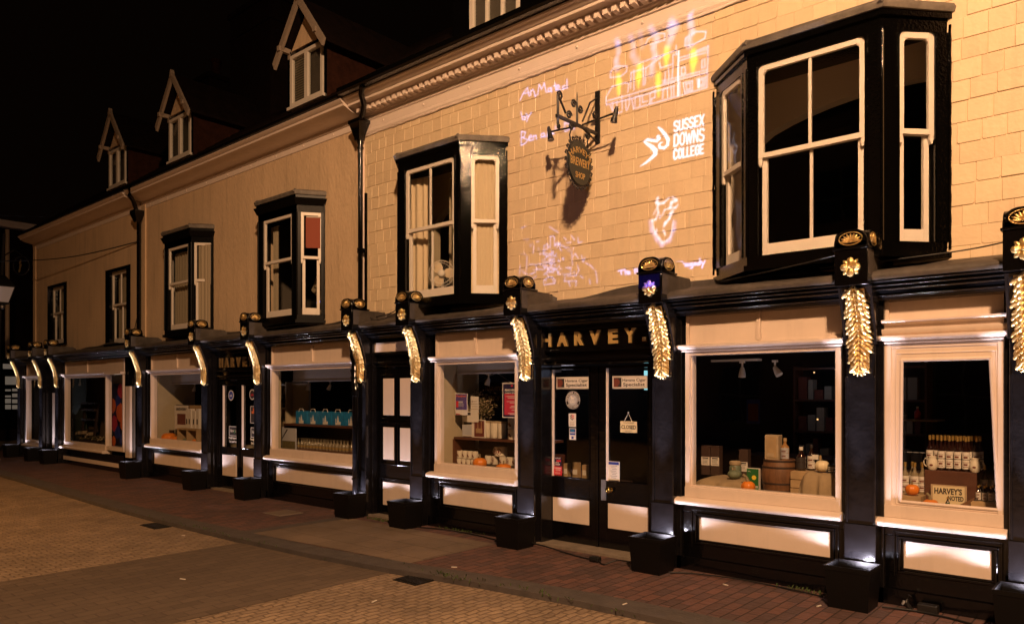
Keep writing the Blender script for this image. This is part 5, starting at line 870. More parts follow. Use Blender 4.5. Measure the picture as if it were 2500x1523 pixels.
# ================================================================== HANGING SIGN
SX = -4.68
S = thing('hanging_sign', 'oval black and gold pub sign with curled iron edge hanging from the wall bracket', 'sign', (SX, 0, 4.1))
def scroll(mb, cx, cy, cz, r0, turns, a0, r=0.011, u=(0, 1, 0), flip=1):
    pts = []; n = int(14 * turns)
    for i in range(n + 1):
        t = i / n; a = a0 + flip * t * turns * 2 * math.pi; q = r0 * (1 - 0.72 * t)
        pts.append((cx + u[0] * q * math.cos(a), cy + u[1] * q * math.cos(a), cz + q * math.sin(a)))
    mb.tube(pts, r, 6)
mb = MB(); mb.box(SX - 0.028, SX + 0.028, -0.025, 0.0, 4.45, 5.03)
mb.box(SX - 0.013, SX + 0.013, -0.76, -0.03, 4.54, 4.570); mb.tube([(SX, -0.735, 4.46), (SX, -0.735, 4.78)], 0.014, 6); mb.tube([(SX, -0.735, 4.78), (SX, -0.60, 4.62)], 0.012, 6)
scroll(mb, SX, -0.70, 4.775, 0.045, 1.3, math.pi * 0.9, flip=-1); scroll(mb, SX, -0.72, 4.455, 0.025, 1.0, math.pi)
mb.tube([(SX, -0.40, 4.56), (SX, -0.40, 4.90)], [0.012] * 1 + [0.003], 6) if False else mb.tube([(SX, -0.40, 4.56), (SX, -0.40, 4.75), (SX, -0.40, 4.90)], [0.012, 0.012, 0.003], 6)
for yy, zz, a in ((-0.46, 4.76, 0), (-0.34, 4.74, math.pi), (-0.54, 4.62, 0), (-0.07, 4.76, math.pi), (-0.20, 4.50, math.pi), (-0.50, 4.51, 0)): scroll(mb, SX, yy, zz, 0.045, 1.4, a)
mb.tube([(SX, -0.03, 4.95), (SX, -0.16, 4.86), (SX, -0.30, 4.62)], 0.010, 6); mb.tube([(SX, -0.02, 4.46), (SX, -0.14, 4.50), (SX, -0.28, 4.54)], 0.010, 6)
mb.build('bracket', 'iron', S, smooth=50)
for yy in (-0.52, -0.20):
    mb = MB(); mb.tube([(SX, yy, 4.53), (SX, yy + 0.012, 4.47), (SX, yy - 0.012, 4.42), (SX, yy, 4.37), (SX, yy, 4.30)], 0.008, 6); mb.build('hook', 'iron', S)
bc, bw, bh = -0.365, 0.205, 0.235
mb = MB(); n = 28
mb.ring([[(xx, bc + bw * k * math.cos(2 * math.pi * i / n), 4.155 + bh * k * math.sin(2 * math.pi * i / n)) for i in range(n)] for xx, k in ((SX - 0.014, 0.97), (SX - 0.012, 1.0), (SX + 0.012, 1.0), (SX + 0.014, 0.97))])
bd = mb.build('sign_board', 'board', S)
mb = MB()
for i in range(22):
    a = 2 * math.pi * i / 22; cy, cz = bc + (bw + 0.030) * math.cos(a), 4.155 + (bh + 0.030) * math.sin(a)
    scroll(mb, SX, cy, cz, 0.026, 1.2, a + 0.6, 0.006)
mb.tube([(SX, bc + (bw + 0.006) * math.cos(2 * math.pi * i / 30), 4.155 + (bh + 0.006) * math.sin(2 * math.pi * i / 30)) for i in range(31)], 0.008, 6); mb.build('scroll_edge', 'iron', bd)
mb = MB(); X = SX + 0.015
mb.text("HARVEY'S", X, bc, 4.155 - 0.105, 0.062, None, 0.003, 'CENTER', 0.01, arc=0.21, plane='side+')
mb.text('BREWERY', X, bc - 0.175, 4.118, 0.085, 0.35, 0.003, plane='side+', bold=0.01); mb.text('SHOP', X, bc - 0.085, 3.99, 0.062, 0.17, 0.003, plane='side+', bold=0.01)
mb.build('sign_lettering', 'gold_paint', bd)
for sx in (-1, 1):
    ex = SX + sx * 0.44
    mb = MB(); mb.tube([(SX + sx * 0.012, -0.32, 4.575), (ex, -0.32, 4.60)], 0.010, 6)
    d = Vector((-sx * 0.25, -0.05, -1)).normalized(); c = Vector((ex, -0.32, 4.62))
    mb.tube([c - d * 0.04, c, c + d * 0.05, c + d * 0.07, c + d * 0.12], [0.015, 0.023, 0.025, 0.029, 0.038], 12)
    lm = mb.build('sign_lamp', 'iron', S, smooth=40)
    mb = MB(); mb.tube([c + d * 0.1205, c + d * 0.123], 0.033, 12); mb.build('lamp_glass', 'tin', lm)

# ================================================================== CABLES
def cable(pts, r_, label, m='cable'):
    P_ = []; pts = [Vector(p) for p in pts]
    for i in range(len(pts) - 1):      # catmull-rom
        p0, p1, p2, p3 = pts[max(i - 1, 0)], pts[i], pts[i + 1], pts[min(i + 2, len(pts) - 1)]
        for k in range(8):
            t = k / 8; P_.append(0.5 * ((2 * p1) + (p2 - p0) * t + (2 * p0 - 5 * p1 + 4 * p2 - p3) * t * t + (3 * p1 - p0 - 3 * p2 + p3) * t ** 3))
    P_.append(pts[-1]); mb = MB(); mb.tube(P_, r_, 6); o = mb.build('cable', m, smooth=60); return tag(o, label, 'cable')
cable([(-5.75, -0.35, 0.012), (-5.45, -0.42, 0.04), (-5.1, -0.46, 0.035), (-4.75, -0.50, 0.012), (-4.5, -0.56, 0.01), (-4.35, -0.60, 0.02)], 0.008, 'black cable trailing across the double door step to the plug box')
cable([(-4.27, -0.60, 0.02), (-4.15, -0.68, 0.01), (-4.05, -0.60, 0.05), (-3.9, -0.60, 0.06)], 0.007, 'short looped black cable between the plug box and a planter')
cable([(-3.5, -0.55, 0.01), (-3.3, -0.46, 0.015), (-2.9, -0.40, 0.02), (-2.5, -0.40, 0.012), (-2.1, -0.5, 0.02)], 0.007, 'black cable at the foot of the largest window')
cable([(-1.65, -0.5, 0.02), (-1.45, -0.42, 0.012), (-1.2, -0.45, 0.012), (-0.95, -0.55, 0.01), (-0.7, -0.62, 0.012)], 0.008, 'black cable on the bricks under the nearest window')
cable([(-7.1, -0.5, 0.01), (-6.7, -0.42, 0.015), (-6.2, -0.40, 0.012), (-5.6, -0.5, 0.01)], 0.007, 'black cable at the foot of the window with the mugs')
cable([(-2.2, -0.30, 2.77), (-1.6, -0.33, 2.77), (-1.1, -0.25, 2.80), (-0.75, -0.2, 2.85), (-0.2, -0.1, 2.92)], 0.006, 'thin black wire running over the lead below the biggest bay window')
cable([(-3.1, -0.30, 2.745), (-2.6, -0.47, 2.76), (-2.2, -0.50, 2.80), (-1.95, -0.5, 2.84)], 0.006, 'thin black wire drooping under the front of the biggest bay window')
cable([(-7.42, -0.40, 2.93), (-7.8, -0.30, 2.80), (-8.3, -0.2, 2.77)], 0.006, 'thin black wire strung between the two consoles beside the downpipe')
cable([(-7.4, -0.45, 2.88), (-7.7, -0.40, 2.74), (-8.1, -0.35, 2.70), (-8.3, -0.3, 2.76)], 0.005, 'slack black wire loop lying on the lead by the downpipe')
cable([(-8.6, -0.3, 2.78), (-9.2, -0.28, 2.72), (-10.0, -0.36, 2.76), (-10.9, -0.35, 2.74)], 0.006, 'black wire running under the bay window with the red blind')
cable([(-16.55, -0.02, 4.95), (-20, -0.3, 4.98), (-24, -1.0, 5.25), (-34, -3.0, 6.0)], 0.012, 'thin dark wire crossing the end house wall to the street')
cable([(-16.45, -0.03, 4.9), (-16.42, -0.05, 4.4), (-16.40, -0.06, 3.6), (-16.62, -0.1, 2.9)], 0.008, 'dark wire dropping beside the far downpipe')
cable([(-20.6, -0.3, 6.05), (-24, -1.2, 6.5), (-30, -3, 7.3), (-40, -6, 8.6)], 0.012, 'thin wire leaving the end house eaves across the dark sky')
mb = MB(); mb.box(-4.36, -4.25, -0.64, -0.57, 0.004, 0.055); o = mb.build('plug_box', 'cable', bevel=0.01); tag(o, 'small black plug box on the bricks by the double door step', 'plug')
mb = MB(); mb.box(-4.34, -4.27, -0.65, -0.641, 0.02, 0.04); mb.build('socket_face', 'iron', o)
mb = MB(); mb.tube([(-1.47, -0.40, 0.012), (-1.50, -0.41, 0.07), (-1.47, -0.40, 0.12)], 0.02, 8); mb.box(-1.42, -1.28, -0.42, -0.34, 0.003, 0.07); o = mb.build('floodlight', 'iron', bevel=0.006); tag(o, 'small black lamp fitting lying at the wall foot under the nearest window', 'lamp')
mb = MB(); mb.tube([(-1.515, -0.415, 0.06), (-1.52, -0.418, 0.062)], 0.018, 10); mb.build('lens', 'tin', o)
# weeds and litter
def weeds(cx, cy, n, label, sp=0.18):
    mb = MB(); rr = random.Random(int(cx * 100))
    for _ in range(n):
        x, y = cx + rr.gauss(0, sp), cy + rr.gauss(0, 0.03); h = rr.uniform(0.012, 0.04); a = rr.uniform(0, 6.28); dx, dy = math.cos(a), math.sin(a)
        mb.add([(x - dy * .004, y + dx * .004, 0), (x + dy * .004, y - dx * .004, 0), (x + dx * h * 0.5 + dy * .004, y + dy * h * 0.5 - dx * .004, h * 0.8), (x + dx * h * 0.9, y + dy * h * 0.9, h), (x + dx * h * 0.5 - dy * .004, y + dy * h * 0.5 + dx * .004, h * 0.8)], [(0, 1, 2, 3, 4)])
    o = mb.build('weeds', 'weed'); o['label'] = label; o['category'] = 'weeds'; o['kind'] = 'stuff'
weeds(-7.85, -0.46, 70, 'low green weeds growing between two planters at the panelled door step', 0.14); weeds(-6.6, -0.33, 60, 'low weeds at the foot of the mug window', 0.3)
weeds(-2.3, -0.36, 50, 'low weeds at the foot of the largest window', 0.12); weeds(-5.0, -2.0, 50, 'green weeds by the drain grating', 0.2)
weeds(-4.0, -1.93, 40, 'weeds along the kerb edge', 0.5); weeds(-9.0, -2.34, 50, 'sparse weeds in the kerb joint', 0.9)
rr = random.Random(11)
for i, (x, y) in enumerate(((-2.05, -0.75), (-2.9, -0.62), (-3.25, -1.72), (-5.2, -1.72), (-4.95, -2.9), (-9.0, -2.6), (-6.9, -3.6), (-1.75, -0.42))):
    mb = MB(); a = rr.uniform(0, 3); L = rr.uniform(.018, .035); c, s_ = math.cos(a), math.sin(a); z = 0.004 if y > -1.9 else -0.036
    mb.ring([[(x + c * u * L - s_ * v * .006, y + s_ * u * L + c * v * .006, z + h) for u, v in ((-1, -1), (1, -1), (1.1, 1), (-1, 1))] for h in (0, .006)])
    o = mb.build('litter', 'paper'); tag(o, ('pale cigarette end on the bricks in front of the big pillar', 'tiny pale scrap on the bricks under the largest window', 'pale speck of litter on the dark kerb', 'pale speck by the kerb in front of the doors', 'pale scrap among the cobbles', 'bright scrap on the cobbles near the far drain', 'pale scrap on the dark band of paving', 'orange brown leaf tucked behind the planter at the big pillar')[i], 'litter')

# ================================================================== THINGS IN THE WINDOWS
def pumpkin(name, label, x, y, z, r, m, h=0.78, stalk=0.03, ribs=9, cat='pumpkin', lean=0.0):
    root = thing(name, label, cat, (x, y, z)); mb = MB(); n, k = ribs * 4, 9; rings = []
    for i in range(k + 1):
        t = -math.pi / 2 + math.pi * (0.04 + 0.92 * i / k); q = math.cos(t) ** 0.8
        rings.append([(x + r * q * (1 - 0.07 * abs(math.cos(ribs * a / 2))) * math.cos(a), y + r * q * (1 - 0.07 * abs(math.cos(ribs * a / 2))) * math.sin(a), z + r * h * (1 + math.sin(t) * (0.92 if t > 0 else 1)) - (0.04 * r if t > 1.2 else 0)) for a in [2 * math.pi * j / n for j in range(n)]])
    mb.ring(rings); mb.build('flesh', m, root, smooth=60)
    mb = MB(); zt = z + r * h * 1.85; mb.tube([(x, y, zt - 0.01), (x + lean * .3, y, zt + stalk * 0.6), (x + lean, y, zt + stalk)], [stalk * .35, stalk * .22, stalk * .25], 6); mb.build('stalk', 'stalk', root)
    return root
def bottle(name, label, x, y, z, r, h, m, lab='paper', cap='foil', cat='bottle', group=None, ink=True):
    root = thing(name, label, cat, (x, y, z), group); mb = MB()
    mb.lathe([(r * .92, 0), (r, h * .02), (r, h * .55), (r * .9, h * .62), (r * .42, h * .72), (r * .36, h * .76), (r * .34, h * .93), (r * .38, h * .94), (r * .38, h * .97)], (x, y, z), 14); mb.build('body', m, root, smooth=50)
    if lab:
        mb = MB(); n = 9
        for z0, z1 in ((h * .07, h * .33), (h * .35, h * .56)):
            mb.ring([[(x + (r + .0012) * math.sin(a), y - (r + .0012) * math.cos(a), zz) for zz in (z + z0, z + z1)] for a in [R(-75 + 150 * i / n) for i in range(n + 1)]], caps=False, closed=False)
        if ink:
            mb.k = 1
            for z0, z1, a0, a1 in ((.12, .135, -40, 40), (.17, .22, -28, 28), (.25, .262, -45, 45), (.38, .43, -30, 30), (.455, .465, -45, 45)):
                mb.ring([[(x + (r + .0022) * math.sin(a), y - (r + .0022) * math.cos(a), zz) for zz in (z + z0 * h, z + z1 * h)] for a in [R(a0 + (a1 - a0) * i / 5) for i in range(6)]], caps=False, closed=False)
        mb.build('bottle_label', [lab, 'brown_red'], root)
    mb = MB(); mb.lathe([(r * .40, h * .86), (r * .42, h * .88), (r * .42, h * 1.0), (r * .36, h * 1.005)], (x, y, z), 12); mb.build('cap', cap, root, smooth=40)
    return root
def crate(name, label, x0, x1, y0, y1, z0, z1, m, cat='box', slats=3, parts=()):
    root = thing(name, label, cat, ((x0 + x1) / 2, (y0 + y1) / 2, z0)); mb = MB(); mb.box(x0, x1, y0, y1, z0, z1)
    mb.build('carcass', m, root, bevel=0.003)
    if slats:
        mb = MB(); dz = (z1 - z0) / slats
        for i in range(slats): mb.box(x0 - .006, x1 + .006, y0 - .010, y0 - .001, z0 + dz * i + .004, z0 + dz * (i + 1) - .004)
        mb.build('front_board', m, root)
    return root
# --- largest window (between the double doors and the big pillar)
def cloth(name, label, x0, x1, y0, y1, z0, z1):
    root = thing(name, label, 'cloth', ((x0 + x1) / 2, y0, z0)); mb = MB(); rr = random.Random(int(x0 * 50)); rings = []
    n = 22
    for i in range(n + 1):
        u = i / n; x = x0 + (x1 - x0) * u; e = min(1, min(u, 1 - u) * 5) ** 0.5; zt = z0 + (z1 - z0) * (0.35 + 0.65 * e) + 0.008 * math.sin(u * 9)
        f = 0.018 * math.sin(u * 17 + 1) + 0.01 * math.sin(u * 31)
        rings.append([(x, y1, z0), (x, y1 - .01, zt), (x, (y0 + y1) / 2, zt + .004), (x, y0 + .05, zt - .004), (x, y0 + .02 + f * .4, zt - .02), (x, y0 - .0 + f, z0 + (zt - z0) * .5), (x, y0 - .02 + f, z0)])
    mb.ring(rings); mb.build('fabric', 'hessian', root, smooth=60); return root
cloth('hessian_cloth', 'hessian cloth over a low board at the window corner, under the two brown gift boxes', -3.52, -2.97, -0.06, 0.42, 0.752, 0.855)
for x, y, z, lab in ((-3.555, .35, .858, 'tall dark brown gift box with white label, the outer of the touching pair'), (-3.45, .35, .858, 'tall dark brown gift box with white label, nearer the glass jar of the touching pair'), (-3.19, .45, .80, 'lone tall dark brown gift box standing behind the green box')):
    r = thing('gift_box', lab, 'gift box', (x, y, z), 'brown gift boxes in the largest window'); h = .30 if z > .81 else .33
    mb = MB(); mb.box(x - .047, x + .047, y - .04, y + .04, z, z + h); mb.build('carton', 'gift', r, bevel=.002)
    mb = MB(); mb.box(x - .046, x + .046, y - .0425, y - .0405, z + h * .33, z + h * .62); mb.k = 1; mb.text('TEALIGHTS' if False else 'Tealights', x, y - .043, z + h * .52, .014, .07, .001, 'CENTER') if False else None
    for q in (.56, .52, .47, .43, .38): mb.box(x - .032, x + .032 - (q * 37 % .02), y - .0432, y - .0426, z + h * q, z + h * q + (.012 if q == .56 else .004))
    mb.build('box_label', ['paper', 'ink'], r)
r = thing('glass_jar', 'round clip top glass jar with a pale lid behind the green squash', 'jar', (-3.225, .3, .80)); mb = MB(); mb.lathe([(.055, .0), (.06, .01), (.06, .16), (.05, .18)], (-3.225, .3, .80), 16); mb.build('jar_body', 'tin', r, smooth=40)
r.children[0].data.materials[0] = MATS['squash']
mb = MB(); mb.lathe([(.055, .181), (.06, .19), (.058, .215), (.04, .222)], (-3.225, .3, .80), 16); mb.tube([(-3.225, .235, .96), (-3.225, .238, .90)], .006, 5); mb.build('lid', 'kraft', r, smooth=40)
pumpkin('squash', 'round grey green squash with a stalk, on the hessian beside the orange pumpkin', -3.165, .15, .858, .070, 'squash', .66, .035, cat='squash')
pumpkin('pumpkin', 'orange pumpkin with a long curved stalk in front of the green box', -2.94, -.05, .752, .068, 'pumpkin', .92, .06, lean=-.05)
def gbox(x0, x1, y0, y1, z0, z1, label):
    r = thing('book_box', label, 'box', ((x0 + x1) / 2, y0, z0)); mb = MB(); mb.box(x0, x1, y0, y1, z0, z1); mb.build('carton', 'green', r, bevel=.002)
    mb = MB(); mb.box(x0, x1, y0 + .002, y1, z1, z1 + .004); mb.box(x1, x1 + .003, y0, y1, z0, z1); mb.text('all', x1 - .055, y0 - .001, z0 + .04, .022, .045, .0015, bold=.02); mb.text('bar', x1 - .05, y0 - .001, z0 + .015, .018, .045, .0015, bold=.02); mb.text('SWC', x0 + .012, y0 - .001, z1 - .032, .010, .03, .001); mb.build('print', 'paper', r)
    mb = MB(); mb.ring([[(x0 + (x1 - x0) * .62 + .022 * math.cos(t), yy, z0 + (z1 - z0) * .62 + .022 * math.sin(t)) for t in [2 * math.pi * i / 16 for i in range(16)]] for yy in (y0 - .0025, y0 - .0005)]); mb.build('spot', 'yellow', r)
gbox(-3.02, -2.90, .10, .14, .752, .975, 'green carton with a yellow spot beside the small barrel')
x, y, z = -2.735, .20, .752
r = thing('barrel', 'small dark oak barrel with metal hoops carrying a pale box and a bottle', 'barrel', (x, y, z)); mb = MB(); mb.lathe([(.135, 0), (.15, .04), (.165, .14), (.168, .18), (.162, .23), (.145, .31), (.138, .325), (.130, .325), (.128, .315)], (x, y, z), 26); mb.build('staves', 'oak', r, smooth=35)
mb = MB()
for q, rr_ in ((.03, .149), (.09, .1605), (.24, .1625), (.30, .1495)): mb.lathe([(rr_ - .004, 0), (rr_, .001), (rr_, .018), (rr_ - .004, .019)], (x, y, z + q), 26)
mb.build('hoop', 'shelf_dark', r, smooth=40)
r = thing('wooden_box', 'tall pale mottled presentation box standing on the barrel', 'box', (-2.775, .15, 1.072)); mb = MB(); mb.box(-2.84, -2.71, .10, .20, 1.073, 1.305); mb.build('case', 'kraft', r, bevel=.003)
mb = MB(); mb.box(-2.822, -2.728, .0965, .0995, 1.09, 1.29); mb.build('front_panel', 'crate_wood', r); mb = MB(); mb.box(-2.815, -2.75, .0945, .0962, 1.10, 1.135); mb.build('box_label', 'kraft', r)
bottle('spirit_bottle', 'squat amber spirit bottle with a cork, on the barrel beside the pale box', -2.665, .15, 1.073, .040, .205, 'spirit', 'tin', 'crate_wood')
crate('display_crate', 'wooden crate under the dark bottles, half hidden by a hessian drape', -2.57, -2.10, .06, .45, .752, .985, 'crate_wood', 'crate')
cloth('hessian_drape', 'hessian sack draped over the front of the crate below the cream pumpkin', -2.47, -2.10, -.07, .05, .752, .99)
bottle('spirit_bottle', 'dark bottle with a black label and round shoulders, nearest the barrel on the crate', -2.515, .15, .988, .044, .215, 'wine', 'ink', 'paper', ink=False)
bottle('spirit_bottle', 'tall slim dark bottle with white labels beside the cream pumpkin', -2.445, .22, .988, .036, .235, 'wine', 'paper', 'ink')
r = thing('gift_tag', 'small white card tag leaning on the shoulder of the slim dark bottle', 'tag', (-2.40, .2, 1.10)); mb = MB(); mb.box(-2.425, -2.37, .185, .188, 1.09, 1.135); mb.build('card', 'paper', r); mb = MB(); mb.box(-2.362, -2.345, .185, .20, 1.07, 1.13); mb.build('ribbon', 'crate_wood', r)
pumpkin('pumpkin', 'cream white pumpkin on the hessian covered crate', -2.30, .08, .992, .066, 'pumpkin_pale', .82, .012)
def mug(name, label, x, y, z, r_, h, m, dec=None, group=None, hx=1, root=None):
    root = thing(name, label, 'mug', (x, y, z), group); mb = MB(); mb.lathe([(r_ * .92, 0), (r_, h * .06), (r_, h), (r_ * .93, h), (r_ * .9, h * .1)], (x, y, z), 16); mb.build('cup', m, root, smooth=40)
    mb = MB(); mb.tube([(x + hx * (r_ * .95 + r_ * .55 * math.sin(t)), y - .004, z + h * .5 + h * .32 * math.cos(t)) for t in [math.pi * i / 8 for i in range(9)]], r_ * .11, 6); mb.build('handle', m, root, smooth=60)
    if dec:
        mb = MB(); rr = r_ + .0013
        def band(a0, a1, z0, z1): mb.ring([[(x + rr * math.sin(a), y - rr * math.cos(a), zz) for zz in (z + z0 * h, z + z1 * h)] for a in [R(a0 + (a1 - a0) * i / 4) for i in range(5)]], caps=False, closed=False)
        if dec == 'bird': band(-30, 5, .35, .6); band(-5, 20, .25, .42); band(-38, -25, .5, .7)
        elif dec == 'text': band(-40, 40, .62, .72); band(-40, 25, .42, .5); band(-40, 35, .22, .3)
        else:
            for c in ((-24, 24) if dec == 'two' else (0,)):
                pts = [(c + 20 * math.cos(t), .5 + .32 * math.sin(t)) for t in [2 * math.pi * i / 14 for i in range(15)]]
                mb.tube([(x + rr * math.sin(R(a)), y - rr * math.cos(R(a)), z + q * h) for a, q in pts], r_ * .05, 5); band(c - 7, c + 7, .36, .64)
        mb.build('decoration', 'brown_red' if m != 'board' else 'paper', root)
    return root
for x, y, z, l in ((-2.20, .06, .99, 'black enamel mug with white lettering in front, beside the cream pumpkin'), (-2.12, .10, .99, 'black enamel mug nearest the big pillar'), (-2.20, .25, 1.06, 'black enamel mug in the second tier')): mug('enamel_mug', l, x, y, z, .045, .075, 'board', 'text', 'black enamel mugs in the largest window', -1)
crate('display_block', 'low dark block under the back black jars', -2.27, -2.07, .20, .42, .988, 1.055, 'shelf_dark', 'block', 0)
for x, z, l in ((-2.13, 1.06, 'black lidded jar, lower of the stack by the big pillar'), (-2.13, 1.145, 'black lidded jar, topmost of the stack by the big pillar')):
    r = thing('black_jar', l, 'jar', (x, .32, z)); mb = MB(); mb.lathe([(.048, 0), (.05, .005), (.05, .065), (.045, .07)], (x, .32, z), 14); mb.build('jar_body', 'board', r, smooth=40); mb = MB(); mb.lathe([(.046, .0705), (.05, .073), (.05, .082), (.04, .084)], (x, .32, z), 14); mb.build('lid', 'tin', r); mb = MB(); mb.box(x - .02, x + .02, .2675, .2695, z + .025, z + .045); mb.build('jar_label', 'paper', r)
# dim things deeper in the shop
crate('shop_counter', 'dim wooden counter deep inside the shop behind the largest window', -3.9, -2.6, 1.9, 2.5, .02, .95, 'shelf_wood', 'counter', 3)
for x, y, z, h, m, l in ((-3.55, 1.5, 1.35, .28, 'blue', 'dim blue and red leaflet hanging in the shop behind the largest window'), (-2.5, 1.6, 1.3, .3, 'tin', 'dim grey paper notice hanging deep in the shop'), (-2.25, 1.9, 1.5, .16, 'tin', 'small dim grey card deep in the shop')):
    r = thing('notice', l, 'notice', (x, y, z)); mb = MB(); mb.box(x - .08, x + .08, y, y + .004, z, z + h); mb.build('sheet', m, r); mb = MB(); mb.box(x - .06, x + .06, y - .003, y - .0005, z + .03, z + h - .05); mb.build('print', 'brown_red' if m == 'blue' else 'mid_room', r)
for i, x in enumerate((-3.3, -2.75, -2.3)):
    r = thing('shop_shelving', ('dim shelf unit with cartons nearest the doors', 'dim shelf unit with cartons in the middle of the shop', 'dim shelf unit with cartons behind the big pillar')[i], 'shelving', (x, 2.9, .02)); mb = MB()
    for z in (.4, .8, 1.2, 1.6, 2.0): mb.box(x - .25, x + .25, 2.8, 3.1, z, z + .025)
    mb.box(x - .27, x - .25, 2.8, 3.1, .02, 2.05); mb.box(x + .25, x + .27, 2.8, 3.1, .02, 2.05); mb.build('shelves', 'shelf_wood', r); rr = random.Random(i)
    mb = MB()
    for z in (.426, .826, 1.226, 1.626):
        u = x - .22
        while u < x + .16: q = rr.uniform(.05, .12); mb.k = rr.randrange(3); mb.box(u, u + q, 2.85, 3.0, z, z + rr.uniform(.12, .3)); u += q + .02
    mb.build('stock', ['kraft', 'curtain_dull', 'brown_red'], r)
def track(x, y, z, label, tilt=0.3, group='white spotlights inside the shop windows'):
    r = thing('track_spotlight', label, 'spotlight', (x, y, z), group); mb = MB(); mb.box(x - .025, x + .025, y - .015, y + .015, z - .02, z); mb.tube([(x, y, z - .02), (x, y, z - .07)], .010, 8); mb.build('mount', 'white', r)
    d = Vector((tilt, -.2, -1)).normalized(); c = Vector((x, y, z - .075)); mb = MB(); mb.tube([c - d * .012, c + d * .01, c + d * .06, c + d * .085], [.016, .024, .034, .036], 14); mb.build('head', 'white', r, smooth=40)
track(-3.13, .25, 2.02, 'white spotlight with upright head near the doors side of the largest window', .05); track(-2.80, .25, 2.02, 'white tilted spotlight in the middle of the largest window', .7)
mb = MB(); mb.box(-3.45, -2.95, .22, .30, 2.02, 2.04); o = mb.build('lighting_track', 'white'); tag(o, 'short white lighting track across the top of the largest window', 'track')
mb = MB(); mb.box(-3.44, -2.96, .25, .27, 2.015, 2.0195); mb.build('groove', 'ink', o)
track(-6.57, .26, 1.96, 'white spotlight hanging over the hop plant in the mug window', -.2)
track(-10.83, .40, 1.91, 'white spotlight over the cream shelf side of the blue bag window', 0); track(-10.22, .40, 1.91, 'white spotlight over the middle of the blue bag window', -.3)
track(-15.65, .40, 1.90, 'white spotlight over the tall framed print in the far pumpkin window', .2); track(-14.85, .40, 1.90, 'white spotlight near the pillar in the far pumpkin window', -.2); track(-20.8, .3, 2.06, 'white spotlight in the tall window with the ladder', .2)
# --- nearest window
crate('display_crate', 'tall brown crate carrying the rows of bottles in the nearest window', -1.50, -1.12, .20, .60, .752, 1.055, 'shelf_wood', 'crate', 0)
k = 0
S7 = [-1.485 + .0575 * i for i in range(7)]
for row, (y, xs) in enumerate(((.26, (-1.385, -1.325, -1.265, -1.205)), (.33, S7), (.40, [q + .012 for q in S7]), (.47, [q + .028 for q in S7[:6]]))):
    for j, x in enumerate(xs):
        z = 1.057
        nm = ('front', 'second', 'third', 'back')[row]; od = ('first', 'second', 'third', 'fourth', 'fifth', 'sixth', 'seventh')[j]
        lb = f'{nm} row gold capped red ale bottle on the brown crate, {od} from the cream jug'
        if k == 0: B0 = bottle('ale_bottle', lb, x, y, z, .0275, .285, 'wine', group='gold capped bottles on the brown crate')
        else: dup(B0, (x, y, z), lb, rotz=random.uniform(-.15, .15))
        k += 1
for x, hx, l in ((-1.445, -1, 'small round cream jug by the bottles, above the two orange pumpkins'), (-1.135, 1, 'small cream jug with a looped handle at the crate corner above the small bottles')):
    r = thing('cream_jug', l, 'jug', (x, .22, 1.057)); mb = MB(); mb.lathe([(.028, 0), (.040, .02), (.043, .05), (.034, .085), (.030, .10), (.034, .115), (.030, .115), (.026, .10)], (x, .225, 1.057), 16); mb.build('jug_body', 'mug', r, smooth=50)
    mb = MB(); mb.tube([(x + hx * (.034 + .03 * math.sin(t)), .22, 1.057 + .062 + .038 * math.cos(t)) for t in [math.pi * i / 8 for i in range(9)]], .005, 6); mb.build('handle', 'mug', r, smooth=60)
    mb = MB(); mb.ell((x, .183, 1.10), (.014, 0, 0), (0, .002, 0), (0, 0, .009), 8, 3); mb.build('emblem', 'brown_red', r)
crate('low_box', 'low pale wooden box under the clear bottles and a pumpkin', -1.70, -1.49, .02, .40, .752, .845, 'crate_wood', 'box', 2)
crate('low_box', 'low pale wooden box under the small bottles near the last pillar', -1.13, -.90, .06, .40, .752, .840, 'crate_wood', 'box', 2)
for j, (x, y) in enumerate(((-1.66, .25), (-1.585, .25), (-1.525, .25), (-1.62, .33), (-1.545, .33))): bottle('clear_bottle', ('front clear bottle at the frame beside the pumpkin', 'front clear bottle right behind the pumpkin', 'front clear bottle touching the brown crate', 'back clear bottle with gold cap near the frame', 'back clear bottle with gold cap near the brown crate')[j], x, y, .847, .033, .26, 'clear', group='clear bottles beside the brown crate')
pumpkin('pumpkin', 'orange pumpkin on the low box in front of the clear bottles', -1.565, .075, .847, .056, 'pumpkin', .86, .03)
pumpkin('pumpkin', 'orange pumpkin low in the corner beside the lettered card', -1.42, .04, .752, .060, 'pumpkin', .68, .05, lean=-.03)
kk = 0
for row, (y, n_) in enumerate(((.12, 5), (.20, 5))):
    for j in range(n_):
        lb = f'small dark miniature bottle, {("first","second","third","fourth","fifth")[j]} in the {("front","back")[row]} row on the low box'
        if kk == 0: Bm = bottle('miniature_bottle', lb, -1.095 + j * .043, y, .842, .018, .12, 'wine', group='miniature bottles on the low box')
        else: dup(Bm, (-1.095 + j * .043, y, .842), lb)
        kk += 1
for j, x in enumerate((-1.085, -1.01, -.94)): dup(B0, (x, .33, .842), ('dark gold capped bottle behind the miniatures, against the brown crate', 'middle dark gold capped bottle behind the miniatures', 'dark gold capped bottle behind the miniatures, nearest the frame')[j], scale=(.95, .95, .95), group='dark bottles behind the miniatures')
r = thing('lettered_card', 'cream display card lettered HARVEYS NOTED leaning on the brown crate', 'card', (-1.31, .14, .752)); mb = MB(); mb.box(-1.44, -1.18, .145, .150, .755, .945); mb.build('card', 'green', r); r.children[0].data.materials[0] = MATS['kraft']
mb = MB(); mb.box(-1.425, -1.195, .1415, .1445, .765, .935); mb.build('cream_face', 'paper_yellow', r)
